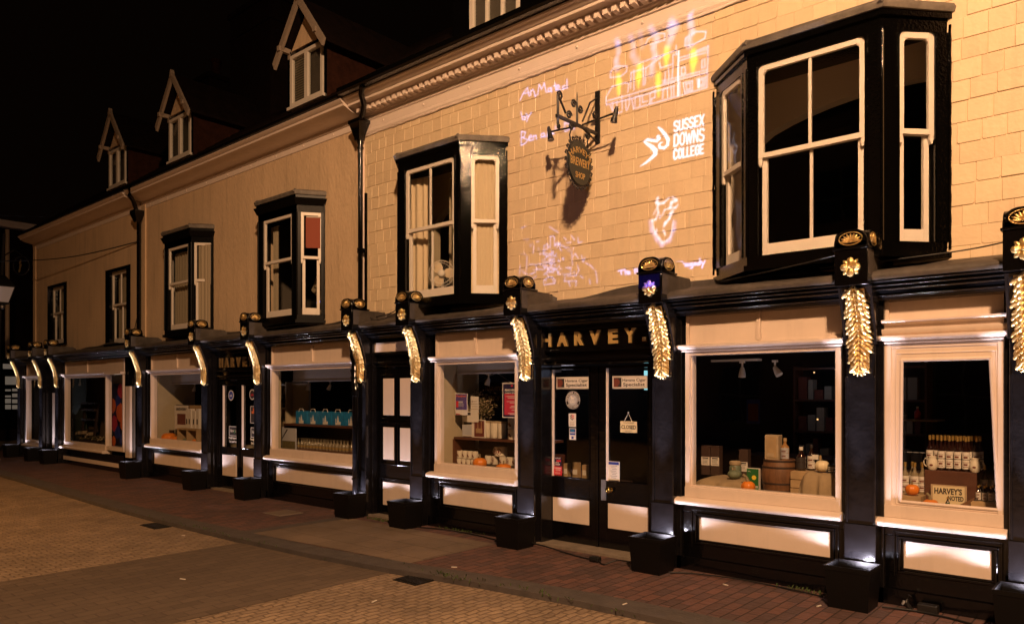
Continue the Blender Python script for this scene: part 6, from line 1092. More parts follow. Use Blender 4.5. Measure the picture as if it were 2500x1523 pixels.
mb = MB(); mb.text("HARVEY'S", -1.31, .141, .885 - .24, .036, .19, .0015, 'CENTER', .03) if False else mb.text("HARVEY'S", -1.415, .141, .872, .046, .20, .0015, bold=.03); mb.text('NOTED', -1.315, .141, .822, .036, .112, .0015, bold=.03); mb.build('lettering', 'ink', r)
bottle('miniature_bottle', 'tiny bottle standing alone in front of the lettered card', -1.295, .03, .752, .017, .11, 'wine', 'green')
mb = MB(); mb.ring([[(-1.25, .05, .757), (-1.13, .10, .757), (-1.13, .13, .757), (-1.25, .08, .757)], [(-1.25, .05, .775), (-1.12, .10, .86), (-1.12, .13, .865), (-1.25, .08, .78)]]); o = mb.build('shoe_last', 'oak'); tag(o, 'dark wooden wedge lying between the card and the low box', 'wood block')
mb = MB(); mb.tube([(-1.14, .09, .80), (-1.10, .11, .86)], .012, 8); mb.build('peg', 'shelf_dark', o)
for j, x in enumerate((-1.67, -1.62, -1.57)):
    r = thing('tall_glass', ('clear tall glass behind the bottles, by the frame', 'clear tall glass behind the bottles, middle one', 'clear tall glass behind the bottles, by the crate')[j], 'glass', (x, .45, 1.02)); mb = MB(); mb.lathe([(.02, 0), (.004, .01), (.004, .05), (.022, .07), (.026, .16)], (x, .45, 1.02), 12); mb.build('goblet', 'glass', r, smooth=60); mb = MB(); mb.lathe([(.026, .16), (.0265, .162)], (x, .45, 1.02), 12); mb.build('rim', 'tin', r)
mb = MB(); mb.box(-1.70, -1.53, .36, .52, .752, 1.018); o = mb.build('back_box', 'shelf_dark'); tag(o, 'dark box behind the clear bottles carrying tall glasses', 'box'); mb = MB(); mb.box(-1.695, -1.535, .355, .3595, .99, 1.01); mb.build('edge', 'oak', o)
x, y = -1.9, 1.6; r = thing('side_table', 'small pale topped table with thin legs deep inside the nearest window', 'table', (x, y, .02)); mb = MB(); mb.box(x - .2, x + .25, y - .15, y + .2, 1.42, 1.435); mb.build('table_top', 'crate_wood', r)
for sx in (-.17, .21):
    mb = MB(); mb.tube([(x + sx, y, .02), (x + sx * .5, y, 1.42)], .008, 6); mb.build('leg', 'iron', r)
bottle('sauce_bottle', 'small red bottle on the table deep inside the nearest window', -1.86, 1.6, 1.436, .03, .13, 'red', None, 'paper')
mb = MB(); mb.lathe([(.012, 0), (.012, .02)], (-1.02, 1.2, 1.9), 8); o = mb.build('indicator_light', 'led_amber'); tag(o, 'tiny amber indicator light high inside the nearest window', 'light')
for x, y, z, l in ((-3.2, 2.5, 1.95, 'tiny amber light glowing deep in the largest window'), (-2.72, 1.2, 1.42, 'tiny amber light above the small barrel')):
    mb = MB(); mb.lathe([(.008, 0), (.008, .014)], (x, y, z), 8); o = mb.build('indicator_light', 'led_amber'); tag(o, l, 'light')
# --- mug window
x0, x1 = -7.02, -5.60
r = thing('display_shelf', 'dark red brown two tier display shelf in the mug window', 'shelf', (-6.3, .2, .75)); mb = MB(); mb.box(-7.0, -5.5, .05, .45, 1.10, 1.13); mb.build('board', 'shelf_wood', r); mb = MB(); mb.box(-7.02, -6.99, .05, .45, .742, 1.099); mb.box(-7.02, -5.5, .46, .48, .742, .95); mb.build('side', 'shelf_wood', r)
for j, x in enumerate((-6.535, -6.41, -6.285)):
    r = thing('paper_canister', ('tall cream paper canister next to the framed photo', 'tall cream paper canister, middle of three', 'tall cream paper canister next to the tins')[j], 'canister', (x, .2, 1.132), 'cream canisters on the shelf'); mb = MB(); mb.lathe([(.055, 0), (.058, .004), (.058, .20), (.053, .205)], (x, .2, 1.132), 16); mb.build('tube', 'mug', r, smooth=40); mb = MB(); mb.lathe([(.0585, .19), (.060, .193), (.060, .212), (.05, .214)], (x, .2, 1.132), 16); mb.build('lid', 'kraft', r)
for z, l, m in ((1.132, 'white tin with a printed bird, lower of the pair on the shelf', 'mug'), (1.262, 'pale grey tin with a printed bird, upper of the pair on the shelf', 'tin')):
    r = mug('printed_tin', l, -6.03, .12, z, .066, .125, m, 'bird'); r['category'] = 'tin'
r = thing('photo_frame', 'white framed dark photograph leaning at the shelf edge', 'picture', (-6.62, .1, 1.132)); mb = MB(); mb.box(-6.74, -6.50, .12, .13, 1.132, 1.36); mb.build('frame', 'paper', r); mb = MB(); mb.box(-6.69, -6.52, .1165, .1195, 1.145, 1.35); mb.k = 1; mb.box(-6.66, -6.55, .113, .1163, 1.19, 1.25); mb.box(-6.63, -6.62, .113, .1163, 1.25, 1.34); mb.box(-6.57, -6.56, .113, .1163, 1.25, 1.34); mb.build('picture', ['brown_red', 'crate_wood'], r)
def leaflet(name, label, x0, x1, y, z0, z1, cols, cat='poster', tilt=0):
    r = thing(name, label, cat, ((x0 + x1) / 2, y, z0)); mb = MB(); mb.box(x0, x1, y, y + .003, z0, z1); mb.build('sheet', 'paper', r)
    for nm, m, a, b, c, d in cols:
        mb = MB(); mb.box(x0 + (x1 - x0) * a, x0 + (x1 - x0) * b, y - .0022, y - .0004, z0 + (z1 - z0) * c, z0 + (z1 - z0) * d); mb.build(nm, m, r)
    return r
r = leaflet('poster', 'blue and red leaflet taped beside the cream side wall of the mug window', -6.92, -6.70, .0, 1.42, 1.70, (('print', 'purple', .05, .95, .25, .97),))
mb = MB(); mb.text('Festival', -6.90, -.004, 1.655, .022, .17, .001, bold=.03); mb.build('title', 'orange', r); mb = MB(); mb.box(-6.86, -6.78, -.0045, -.003, 1.575, 1.60); [mb.box(-6.87, -6.765, -.0045, -.003, z, z + .006) for z in (1.56, 1.545, 1.53)]; mb.build('text_lines', 'tin', r); mb = MB(); mb.box(-6.90, -6.86, -.0045, -.003, 1.52, 1.60); mb.box(-6.90, -6.83, -.0045, -.003, 1.425, 1.435); mb.build('berries', 'red', r)
leaflet('leaflet', 'pale printed leaflet pinned behind the blue and red one', -6.74, -6.60, .10, 1.33, 1.66, (('text_lines', 'kraft', .1, .9, .5, .52), ('text_lines', 'kraft', .1, .9, .6, .62), ('text_lines', 'kraft', .1, .9, .7, .72), ('text_lines', 'kraft', .1, .8, .8, .82)), 'leaflet')
r = leaflet('leaflet_rack', 'crumpled grey leaflets with black pictures below the blue poster', -6.93, -6.70, .14, 1.14, 1.46, (('picture', 'ink', .3, .95, .86, .97), ('picture', 'ink', .1, .9, .48, .58), ('cover', 'tin', .02, .98, .05, .46)), 'leaflets')
rr = random.Random(4); rt2 = thing('hop_plant', 'dried hop bine with yellow green cones bunched behind the shelf', 'plant', (-7.0, .6, 1.3)); mb = MB()
for _ in range(520):
    a = rr.gauss(0, 1); b = rr.gauss(0, 1); c = rr.gauss(0, 1); p = Vector((-6.66 + a * .10, .22 + b * .045, 1.54 + c * .08)); d = Vector((rr.uniform(-1, 1), rr.uniform(-1, 1), rr.uniform(-1, .4))).normalized() * rr.uniform(.012, .026); q = d.cross(Vector((0, 0, 1))) * .6
    mb.k = 0 if rr.random() < .6 else 1
    mb.ell(p, d, q, Vector((0, 0, .008)), 4, 2)
mb.build('foliage', ['foliage', 'kraft'], rt2); mb = MB(); mb.tube([(-6.68, .24, 1.131), (-6.67, .23, 1.3), (-6.66, .22, 1.5)], .010, 6); mb.build('stem', 'stalk', rt2)
mb = MB(); mb.box(-7.62, -6.80, 1.0, 1.02, 1.5, 1.86); r = mb.build('shop_board', 'ink'); tag(r, 'dark hanging board lettered HARVEYS SHOP behind the hop plant', 'sign'); mb = MB(); mb.text("HARVEYS", -7.32, .998, 1.74, .06, .34, .003, bold=.03); mb.text('SHOP', -7.24, .998, 1.61, .06, .21, .003, bold=.03); mb.build('lettering', 'gold_paint', r)
mb = MB(); mb.tube([(-7.5, 1.0, 1.85), (-7.1, 1.0, 1.99)], .006, 5); mb.tube([(-6.82, 1.0, 1.85), (-7.1, 1.0, 1.99)], .006, 5); mb.build('chain', 'tin', r)
r = leaflet('poster', 'red and navy wine dinner poster stuck inside the glass beside the pillar', -5.925, -5.62, -.195, 1.41, 1.825, (('background', 'navy', .04, 1, .03, .97),))
mb = MB(); mb.box(-5.89, -5.62, -.199, -.1975, 1.445, 1.695); mb.build('red_panel', 'pink_red', r)
mb = MB(); mb.text('FRENCH WINE DINNER', -5.885, -.198, 1.728, .024, .26, .001, bold=.03); mb.text('THURSDAY 20TH OCTOBER', -5.885, -.198, 1.698, .016, .26, .001, bold=.03)
for i, (z, a, b) in enumerate(((1.66, .01, .25), (1.64, .05, .2), (1.60, .03, .24), (1.585, .08, .2), (1.545, .1, .2), (1.53, .08, .22), (1.50, .11, .21), (1.46, .05, .24), (1.448, .08, .22))): mb.box(-5.885 + a, -5.885 + b, -.2005, -.1992, z, z + .007)
mb.build('text_lines', 'paper', r); mb = MB(); mb.ell((-5.775, -.198, 1.79), (.02, 0, 0), (0, .001, 0), (0, 0, .012), 8, 3); mb.build('emblem', 'red', r)
mn = 0
for z, xs in ((.744, (-6.985, -6.90, -6.815, -6.73)), (.848, (-6.975, -6.88, -6.79, -6.70))):
    for j, x in enumerate(xs):
        mug('printed_mug', f'cream mug with a round print, {("first","second","third","fourth")[j]} of the {"lower" if z < .8 else "upper"} row stacked by the side wall', x, .14, z, .042, .10, 'mug', 'ring' if (j + mn) % 2 else 'bird', 'cream printed mugs'); mn += 1
crate('mug_riser', 'low dark riser under the cream mugs by the pumpkin', -6.62, -5.66, .14, .42, .742, .79, 'shelf_dark', 'riser', 0)
for j, x in enumerate((-6.56, -6.44, -6.31, -6.19, -6.09)): mug('handled_mug', ('tall cream mug just behind the pumpkin', 'tall cream mug under the big handled mug', 'tall cream mug below the double ring mug', 'tall cream mug right of the big mug', 'tall cream mug behind the striped squash')[j], x, .24, .792, .045, .105, 'mug', 'ring' if j % 2 else 'bird', 'tall cream mugs on the riser', -1 if j % 2 else 1)
for j, x in enumerate((-5.98, -5.90)): mug('gilt_mug', ('golden banded mug beside the squash', 'golden banded mug nearest the pillar')[j], x, .16, .792, .042, .095, 'foil' if j else 'paper_yellow', 'ring', 'golden mugs')
mug('big_mug', 'wide cream mug with two ring prints and curly handle, atop the other mugs', -6.36, .26, .899, .085, .12, 'mug', 'two', None, -1)
pumpkin('pumpkin', 'orange pumpkin in front of the mugs in the mug window', -6.50, .02, .742, .095, 'pumpkin', .80, .05); pumpkin('squash', 'flat orange squash with a pale knob beside the pillar', -6.08, .0, .742, .10, 'pumpkin', .50, .04, cat='squash'); pumpkin('gourd', 'low green gourd lying between the pumpkin and the squash', -6.28, .0, .742, .075, 'squash', .36, .012, cat='gourd')
# --- blue bag window
r = thing('display_shelf', 'dark brown two tier shelf unit under the blue gift bags', 'shelf', (-10.1, .3, .745)); mb = MB(); mb.box(-11.0, -8.7, .05, .5, 1.17, 1.20); mb.box(-11.0, -8.7, .05, .5, .742, .80); mb.build('board', 'shelf_wood', r); mb = MB(); mb.box(-11.03, -11.001, .05, .5, .742, 1.20); mb.box(-11.0, -8.7, .49, .50, .801, 1.169); mb.build('side', 'shelf_dark', r)
names = ('first', 'second', 'third', 'fourth', 'fifth', 'sixth')
for j in range(6):
    x = -10.70 + j * .335; r = thing('gift_bag', f'blue paper gift bag printed with a white brewery, {names[j]} from the cream shelves', 'bag', (x, .22, 1.202), 'blue gift bags on the shelf'); mb = MB(); mb.ring([[(x - .16, y - .0, z), (x + .16, y, z), (x + .16, y + .10, z), (x - .16, y + .10, z)] for z, y in ((1.202, .17), (1.41, .175))]); mb.build('bag', 'sky_blue', r)
    mb = MB(); mb.tube([(x - .07, .172, 1.40), (x - .05, .172, 1.445), (x + .05, .172, 1.445), (x + .07, .172, 1.40)], .005, 5); mb.build('handle', 'paper', r)
    mb = MB()
    for a, b, c, d in ((-.06, .07, 0, .035), (-.055, -.045, .035, .10), (-.02, .03, .035, .075), (-.01, .02, .075, .11), (0.0, .01, .11, .14), (.04, .07, .035, .05)): mb.box(x + a, x + b, .166, .1695, 1.207 + c, 1.207 + d)
    mb.build('print', 'paper', r)
G0 = thing('wine_glass', 'upturned gold tinted glass, first in the front row from the cream shelves', 'glass', (-10.85, .16, .802), 'glasses on the lower shelf'); mb = MB(); mb.lathe([(.024, 0), (.026, .01), (.022, .09), (.006, .11), (.005, .15), (.024, .158), (.024, .161)], (-10.85, .16, .802), 10); mb.build('bowl', 'clear', G0, smooth=50); mb = MB(); mb.lathe([(.0245, .02), (.0265, .021), (.0255, .045)], (-10.85, .16, .802), 10); mb.build('gilt_band', 'foil', G0)
for row in range(2):
    for j in range(17):
        if row == 0 and j == 0: continue
        dup(G0, (-10.85 + j * .088 + row * .04, .16 + row * .12, .802), f'upturned gold tinted glass in the {("front", "back")[row]} row, {j + 1} places along from the cream shelves' if False else f'upturned gold tinted glass, {("first second third fourth fifth sixth seventh eighth ninth tenth eleventh twelfth thirteenth fourteenth fifteenth sixteenth seventeenth").split()[j]} in the {("front", "back")[row]} row from the cream shelves')
r = thing('side_shelves', 'cream corner shelves with two dark bottles in the blue bag window', 'shelves', (-11.8, .6, .8)); mb = MB(); mb.box(-12.12, -12.08, .5, .8, .75, 1.9); mb.box(-11.70, -11.66, .5, .8, .75, 1.9); mb.box(-12.08, -11.70, .78, .8, .75, 1.9); mb.build('side', 'pale_room', r)
mb = MB(); [mb.box(-12.08, -11.70, .5, .78, z, z + .025) for z in (1.08, 1.42, 1.84)]; mb.build('shelf', 'paper', r)
mb = MB(); mb.box(-11.655, -11.15, .62, .66, .75, 1.88); o = mb.build('tall_screen', 'pale_room'); tag(o, 'tall cream panel next to the corner shelves in the blue bag window', 'panel')
mb = MB(); mb.box(-11.655, -11.15, .61, .619, 1.85, 1.88); mb.build('top_rail', 'trim', o)
for j, x in enumerate((-11.93, -11.78)): bottle('ale_bottle', ('dark bottle on the cream corner shelf, farther from the bags', 'dark bottle on the cream corner shelf, nearer the bags')[j], x, .62, 1.446, .048, .24, 'wine', None, 'ink')
mb = MB(); mb.lathe([(.05, 0), (.11, .08), (.10, .08), (.04, .01)], (-11.85, .62, 1.106), 14); o = mb.build('bowl', 'kraft'); tag(o, 'shallow brown bowl on the lowest cream corner shelf', 'bowl')
r = thing('light_box', 'pale photo panel of a roof leaning in the corner of the blue bag window', 'picture', (-10.95, -.02, .745)); mb = MB(); mb.box(-11.0, -10.60, .0, .02, .745, 1.13); mb.build('panel', 'tin', r); mb = MB(); mb.box(-10.99, -10.61, -.003, -.0005, .75, .92); mb.build('dark_ground', 'foliage', r); mb = MB(); mb.ring([[(-10.99, y, .94), (-10.99, y, .97), (-10.85, y, 1.11), (-10.82, y, 1.11)] for y in (-.005, -.0008)]); mb.build('beam', 'ink', r)
# --- far pumpkin window
QX, QY = 0.45, -0.20
r = leaflet('framed_print', 'framed white print titled above a dark picture in the far pumpkin window', -15.55 + QX, -14.96 + QX, .30 + QY, .98, 1.46, (('picture', 'brown_red', .2, .8, .2, .65),), 'picture'); mb = MB(); mb.text('BREWERY', -15.47 + QX, .296 + QY, 1.36, .05, .44, .001, bold=.02); mb.build('title', 'ink', r)
mb = MB(); mb.box(-15.62 + QX, -14.2 + QX, .36 + QY, .39 + QY, .95, 1.47); o = mb.build('back_board', 'shelf_dark'); tag(o, 'dark board behind the framed print and the white books', 'board'); mb = MB(); mb.box(-15.0 + QX, -14.2 + QX, .34 + QY, .359 + QY, 1.35, 1.465); mb.build('yellow_strip', 'crate_wood', o)
for j, x in enumerate((-14.90, -14.79, -14.62, -14.47)):
    x += QX; y0, y1 = .24 + QY, .32 + QY; r = thing('box_file', ('slim white box standing next to the framed print', 'second slim white box from the framed print', 'wide white box with dark lettering', 'white box partly behind the pillar')[j], 'box', (x, y1, 1.022)); mb = MB(); mb.box(x - .05, x + .06, y0, y1, 1.022, 1.36 + .04 * (j % 2)); mb.build('carton', 'paper', r); mb = MB(); mb.box(x - .02, x + .02, y0 - .004, y0 - .0005, 1.1, 1.2); mb.build('print', 'ink', r)
r = thing('cube_shelf', 'pale wooden cube shelves holding a small pumpkin in the far pumpkin window', 'shelf', (-14.6 + QX, .2 + QY, .70)); mb = MB()
for x in (-15.02, -14.63, -14.24): mb.box(x + QX, x + .03 + QX, .1 + QY, .38 + QY, .702, .99)
mb.box(-15.02 + QX, -14.21 + QX, .1 + QY, .38 + QY, .991, 1.02); mb.box(-15.02 + QX, -14.21 + QX, .37 + QY, .38 + QY, .702, .99); mb.build('frame', 'crate_wood', r)
for j, (x, y, rr_, m, l) in enumerate(((-15.06, -.03, .15, 'pumpkin', 'largest dull orange pumpkin left of the cube shelves'), (-14.76, -.04, .105, 'pumpkin', 'smaller orange pumpkin against the cube shelves'), (-13.98, .0, .09, 'pumpkin', 'tiny pumpkin inside the cube shelf'), (-14.38, .0, .09, 'squash', 'green squash inside the cube shelf'))): pumpkin('pumpkin', l, x, y, .702, rr_, m, .72, .03)
for j, x in enumerate((-14.95 + QX, -14.55 + QX)): r = thing('book', ('white book inside the first cube', 'white book inside the second cube')[j], 'book', (x, .12, .702)); mb = MB(); mb.box(x, x + .22, .12, .15, .702, .96); mb.build('cover', 'paper', r); mb = MB(); mb.box(x + .04, x + .18, .116, .1195, .8, .9); mb.build('print', 'kraft', r)
mb = MB(); mb.lathe([(.03, 0), (.065, .06), (.075, .14), (.045, .20), (.05, .24)], (-15.27, .12, .702), 12); o = mb.build('vase', 'shelf_dark'); tag(o, 'dark vase in the corner by the side wall of the far pumpkin window', 'vase')
mb = MB(); mb.lathe([(.052, .24), (.054, .25)], (-15.27, .12, .702), 12); mb.build('rim', 'oak', o)
# --- tall window with ladder
r = thing('ladder', 'dark wooden display ladder against the back wall of the tall far window', 'ladder', (-20.9, .55, .47)); mb = MB()
for x in (-21.3, -20.45): mb.tube([(x, .5, .47), (x + .05, .6, 1.46)], .035, 6)
mb.build('side_rail', 'shelf_dark', r); mb = MB(); [mb.box(-21.27, -20.42, .5, .6, z, z + .05) for z in (.72, 1.0, 1.25, 1.42)]; mb.build('rung', 'shelf_dark', r)
r = thing('window_garden', 'low trough of dull foliage and pale scraps in the tall far window', 'trough', (-19.7, .2, .47)); mb = MB(); mb.box(-20.5, -18.9, .1, .5, .462, .55); mb.build('trough', 'shelf_dark', r); mb = MB(); rr = random.Random(8)
for _ in range(160): mb.k = 1 if rr.random() < .25 else 0; mb.ell((rr.uniform(-20.5, -18.9), rr.uniform(.1, .45), .56 + rr.random() * .08), (rr.uniform(.02, .06), 0, rr.uniform(-.02, .03)), (0, .02, 0), (0, 0, .015), 5, 3)
mb.build('foliage', ['foliage', 'kraft'], r)
for j, (x, z) in enumerate(((-20.45, .70), (-20.15, .72), (-19.75, .70))): r = thing('card_box', ('pale tilted card in the trough near the ladder', 'pale open card box in the middle of the trough', 'pale card scrap near the glazing bar')[j], 'card', (x, .2, z)); mb = MB(); mb.ring([[(x - .12, y, z - .05), (x + .08, y, z - .02), (x + .12, y, z + .06), (x - .08, y, z + .03)] for y in (.1, .2)]); mb.build('card', 'kraft', r); mb = MB(); mb.box(x - .03, x + .03, .096, .0995, z - .01, z + .02); mb.build('print', 'paper', r)
r = thing('mural_panel', 'dark blue panel painted with red and orange balls beside the pillar', 'panel', (-17.2, 0, .54)); mb = MB(); mb.box(-18.2, -17.2, .0, .02, .545, 1.92); mb.build('board', 'navy', r)
for a, b, c, m, rr_ in ((-16.98, 1.75, 0, 'pink_red', .17), (-17.4, 1.42, 0, 'orange', .17), (-17.0, 1.28, 0, 'orange', .22), (-17.32, 1.02, 0, 'pink_red', .19), (-16.88, 1.0, 0, 'orange', .12), (-17.36, .62, 0, 'orange', .12), (-16.9, .68, 0, 'blue', .14), (-17.15, .83, 0, 'blue', .16), (-17.1, 1.52, 0, 'blue', .16)):
    mb = MB(); mb.ell((a - .52, -.004 - rr_ * .02, b), (rr_, 0, 0), (0, .004, 0), (0, 0, rr_), 14, 4); mb.build('painted_ball', m, r)
# --- farthest window
for j, (x, z, w_) in enumerate(((-22.5, .41, .30), (-22.45, .63, .26), (-22.0, .41, .34), (-22.0, .72, .3))): r = thing('storage_box', ('white box at the bottom of the farthest window', 'white box with a blue patch, on top of another in the farthest window', 'pale box beside the dark jug in the farthest window', 'pale topmost box behind the first pillars')[j], 'box', (x, .3, z)); mb = MB(); mb.box(x - w_ / 2, x + w_ / 2, .2, .5, z, z + (.30 if j > 1 else .21)); mb.build('carton', 'paper', r); mb = MB(); mb.box(x - .05, x + .06, .196, .1995, z + .1, z + .16); mb.build('patch', 'sky_blue' if j == 1 else 'kraft', r)
mb = MB(); mb.lathe([(.12, 0), (.14, .1), (.10, .22), (.05, .3)], (-22.3, .05, .41), 12); o = mb.build('dark_jug', 'shelf_dark'); tag(o, 'dark round jug standing in front of the boxes in the farthest window', 'jug'); mb = MB(); mb.tube([(-22.18, .05, .5), (-22.1, .05, .6), (-22.2, .05, .66)], .015, 6); mb.build('handle', 'shelf_dark', o)

# ================================================================== SIGNS ON THE DOORS (inside the glass)
yg = DY + 0.012
def sticker(name, label, x0, x1, z0, z1, cat='sticker', m='paper', y=None):
    y = yg if y is None else y; r = thing(name, label, cat, ((x0 + x1) / 2, y, z0)); mb = MB(); mb.box(x0, x1, y, y + .003, z0, z1); mb.build('sheet', m, r); return r
for k, (a, b) in enumerate(((-5.205, -4.745), (-4.445, -4.01))):
    r = sticker('cigar_sign', ('white Havana Cigar Specialist sign above the round badge', 'white Havana Cigar Specialist sign above the hanging CLOSED card')[k], a, b, 1.75, 1.885, 'sign')
    for nm, m, ops in (('border', 'ink', 0), ('picture', 'ink', 1), ('cigar', 'brown_red', 2), ('lettering', 'ink', 3)):
        mb = MB(); y = yg - .001
        if ops == 0:
            for q in ((a + .008, b - .008, 1.758, 1.760), (a + .008, b - .008, 1.875, 1.877), (a + .008, a + .010, 1.758, 1.877), (b - .010, b - .008, 1.758, 1.877)): mb.box(q[0], q[1], y - .001, y, q[2], q[3])
        elif ops == 1: mb.box(a + .018, a + .115, y - .001, y, 1.768, 1.867)
        elif ops == 2: mb.box(a + .02, a + .075, y - .002, y - .0012, 1.770, 1.855); mb.ell((a + .075, y - .0018, 1.82), (.02, 0, 0), (0, .0006, 0), (0, 0, .03), 8, 3)
        else: mb.text('Havana Cigar', a + .125, y, 1.828, .030, (b - a) - .15, .001, bold=.012); mb.text('Specialist', a + .135, y, 1.778, .034, (b - a) - .17, .001, bold=.016)
        mb.build(nm, m, r)
def disc(mb, cx, y, cz, r_, t=.001, n=28, r2=None, sx=1.0):
    if r2 is None: mb.ring([[(cx + r_ * sx * math.cos(2 * math.pi * i / n), yy, cz + r_ * math.sin(2 * math.pi * i / n)) for i in range(n)] for yy in (y, y - t)])
    else: mb.tube([(cx + (r_ + r2) / 2 * sx * math.cos(2 * math.pi * i / n), y, cz + (r_ + r2) / 2 * math.sin(2 * math.pi * i / n)) for i in range(n + 1)], abs(r_ - r2) / 2, 5)
cx, cz = -4.97, 1.625
r = thing('round_badge', 'round black and white Havana Cigars badge with a lion on the door glass', 'badge', (cx, yg, cz)); mb = MB(); disc(mb, cx, yg, cz, .100); mb.build('disc', 'ink', r)
mb = MB(); disc(mb, cx, yg - .001, cz, .100, r2=.096); disc(mb, cx, yg - .001, cz, .068, r2=.064); mb.text('HAVANA CIGARS', cx, yg - .001, cz, .020, None, .001, 'CENTER', .02, arc=.073, space=1.15)
mb.text('SOLD HERE', cx, yg - .001, cz, .020, None, .001, 'CENTER', .02, arc=-.090, space=1.2); mb.build('lettering', 'paper', r)
mb = MB(); disc(mb, cx, yg - .0012, cz, .060); mb.build('centre', 'tin', r)
mb = MB(); y = yg - .003; mb.text('E.M.S', cx - .034, y, cz - .028, .018, .068, .001, bold=.03); mb.box(cx - .034, cx + .034, y - .001, y, cz - .040, cz - .037); mb.box(cx - .034, cx + .034, y - .001, y, cz - .005, cz - .002)
mb.ell((cx - .004, y, cz + .022), (.022, 0, .004), (0, .001, 0), (0, 0, .009), 8, 3); mb.ell((cx - .022, y, cz + .036), (.012, 0, 0), (0, .001, 0), (0, 0, .012), 8, 3)
for a in (-.02, -.006, .012): mb.tube([(cx + a, y, cz + .015), (cx + a - .004, y, cz + .0)], .003, 5)
mb.tube([(cx + .018, y, cz + .022), (cx + .03, y, cz + .03), (cx + .024, y, cz + .042)], .0022, 5); mb.build('lion', 'paper', r)
r = sticker('crest_sticker', 'white sticker with a red and black chequered shield on the door glass', -5.03, -4.93, 1.325, 1.475); mb = MB(); k = 0
for i in range(5):
    for j in range(7):
        hw = .026 * (1 if j < 4 else (7 - j) / 4.0)
        if abs(-.026 + .0104 * (i + .5)) < hw and (i + j) % 2: mb.k = 1 if i >= 2 and j < 4 else 0; mb.box(-4.98 - .026 + .0104 * i, -4.98 - .026 + .0104 * (i + 1), yg - .002, yg - .0005, 1.461 - .0104 * (j + 1), 1.461 - .0104 * j)
mb.build('shield', ['ink', 'red'], r); mb = MB(); [mb.box(-5.01, -4.95, yg - .002, yg - .0005, z, z + .003) for z in (1.375, 1.360, 1.350, 1.340)]; mb.build('text_lines', 'kraft', r)
r = sticker('card_sticker', 'blue and white payment card sticker below the chequered shield', -5.02, -4.93, 1.18, 1.31); mb = MB(); mb.box(-5.012, -4.938, yg - .002, yg - .0005, 1.235, 1.302); mb.box(-4.99, -4.96, yg - .002, yg - .0005, 1.19, 1.218); mb.build('blue_panel', 'blue', r)
mb = MB(); mb.box(-5.0, -4.95, yg - .0035, yg - .0022, 1.272, 1.295); mb.build('panel', 'sky_blue', r); mb = MB(); mb.box(-5.008, -4.942, yg - .0035, yg - .0022, 1.255, 1.265); mb.build('stripe', 'paper', r)
r = sticker('support_sticker', 'black and red sticker with white words low on the door glass', -5.23, -5.135, .872, .975, m='navy'); mb = MB(); mb.text('SUPPORT', -5.222, yg - .0005, .953, .016, .08, .001, bold=.02); mb.text('LOCAL', -5.218, yg - .0005, .905, .014, .05, .001, bold=.02); mb.text('SHOP', -5.218, yg - .0005, .882, .016, .065, .001, bold=.03); mb.build('lettering', 'paper', r); mb = MB(); mb.box(-5.20, -5.14, yg - .002, yg - .0005, .922, .945); mb.build('red_patch', 'red', r)
r = sticker('warning_sticker', 'bright red WARNING CCTV sticker at the bottom corner of the door glass', -5.245, -5.125, .768, .868, m='red'); mb = MB(); mb.text('WARNING', -5.235, yg - .0005, .842, .014, .10, .001, bold=.02); mb.text('CCTV', -5.215, yg - .0005, .818, .017, .07, .001, bold=.03); mb.box(-5.22, -5.15, yg - .002, yg - .0005, .795, .799); mb.box(-5.22, -5.15, yg - .002, yg - .0005, .785, .788); mb.build('lettering', 'paper', r)
r = sticker('closed_sign', 'small cream card reading CLOSED hanging by a string in the door', -4.345, -4.14, 1.285, 1.405, 'sign', 'paper_yellow'); mb = MB(); mb.text('CLOSED', -4.333, yg - .0005, 1.325, .038, .18, .001, bold=.02); mb.box(-4.31, -4.18, yg - .002, yg - .0005, 1.388, 1.392); mb.box(-4.285, -4.20, yg - .002, yg - .0005, 1.303, 1.306); mb.build('lettering', 'ink', r)
mb = MB(); mb.tube([(-4.295, yg, 1.405), (-4.245, yg, 1.49), (-4.20, yg, 1.405)], .003, 5); mb.build('string', 'paper', r); mb = MB(); mb.ell((-4.245, yg, 1.497), (.012, 0, 0), (0, .006, 0), (0, 0, .012), 8, 4); mb.build('sucker', 'tin', r)
r = sticker('hours_notice', 'white printed notice with a blue heading at the corner of the right door glass', -4.50, -4.355, .755, .97, 'notice'); mb = MB(); mb.box(-4.493, -4.362, yg - .002, yg - .0005, .935, .963); mb.build('heading', 'blue', r); mb = MB(); [mb.box(-4.47 + (i % 3) * .012, -4.385 - (i % 2) * .012, yg - .002, yg - .0005, .92 - i * .018, .923 - i * .018) for i in range(8)]; mb.box(-4.493, -4.362, yg - .002, yg - .0005, .762, .768); mb.build('text_lines', 'ink', r)
mb = MB(); mb.box(-4.46, -4.36, 0.6, 0.61, 1.74, 1.96); o = mb.build('lit_screen', 'screen_cyan'); tag(o, 'pale cyan lit screen glowing deep inside behind the right hand door', 'screen'); mb = MB(); mb.box(-4.47, -4.35, 0.611, 0.64, 1.73, 1.97); mb.build('bezel', 'ink', o)
for j, (x, w_) in enumerate(((-5.25, .06), (-5.12, .08), (-4.98, .07), (-4.72, .09), (-4.60, .06))): r = thing('cigar_box', ('first', 'second', 'third', 'fourth', 'fifth')[j] + ' pale small box from the hinge side, seen low through the door glass', 'box', (x - .15, .35, .75)); mb = MB(); mb.box(x - .15, x - .15 + w_, .32, .38, .70, .86 + .02 * (j % 2)); mb.build('carton', 'crate_wood', r); mb = MB(); mb.box(x - .14, x - .16 + w_, .316, .3195, .74, .80); mb.build('print', 'paper', r)
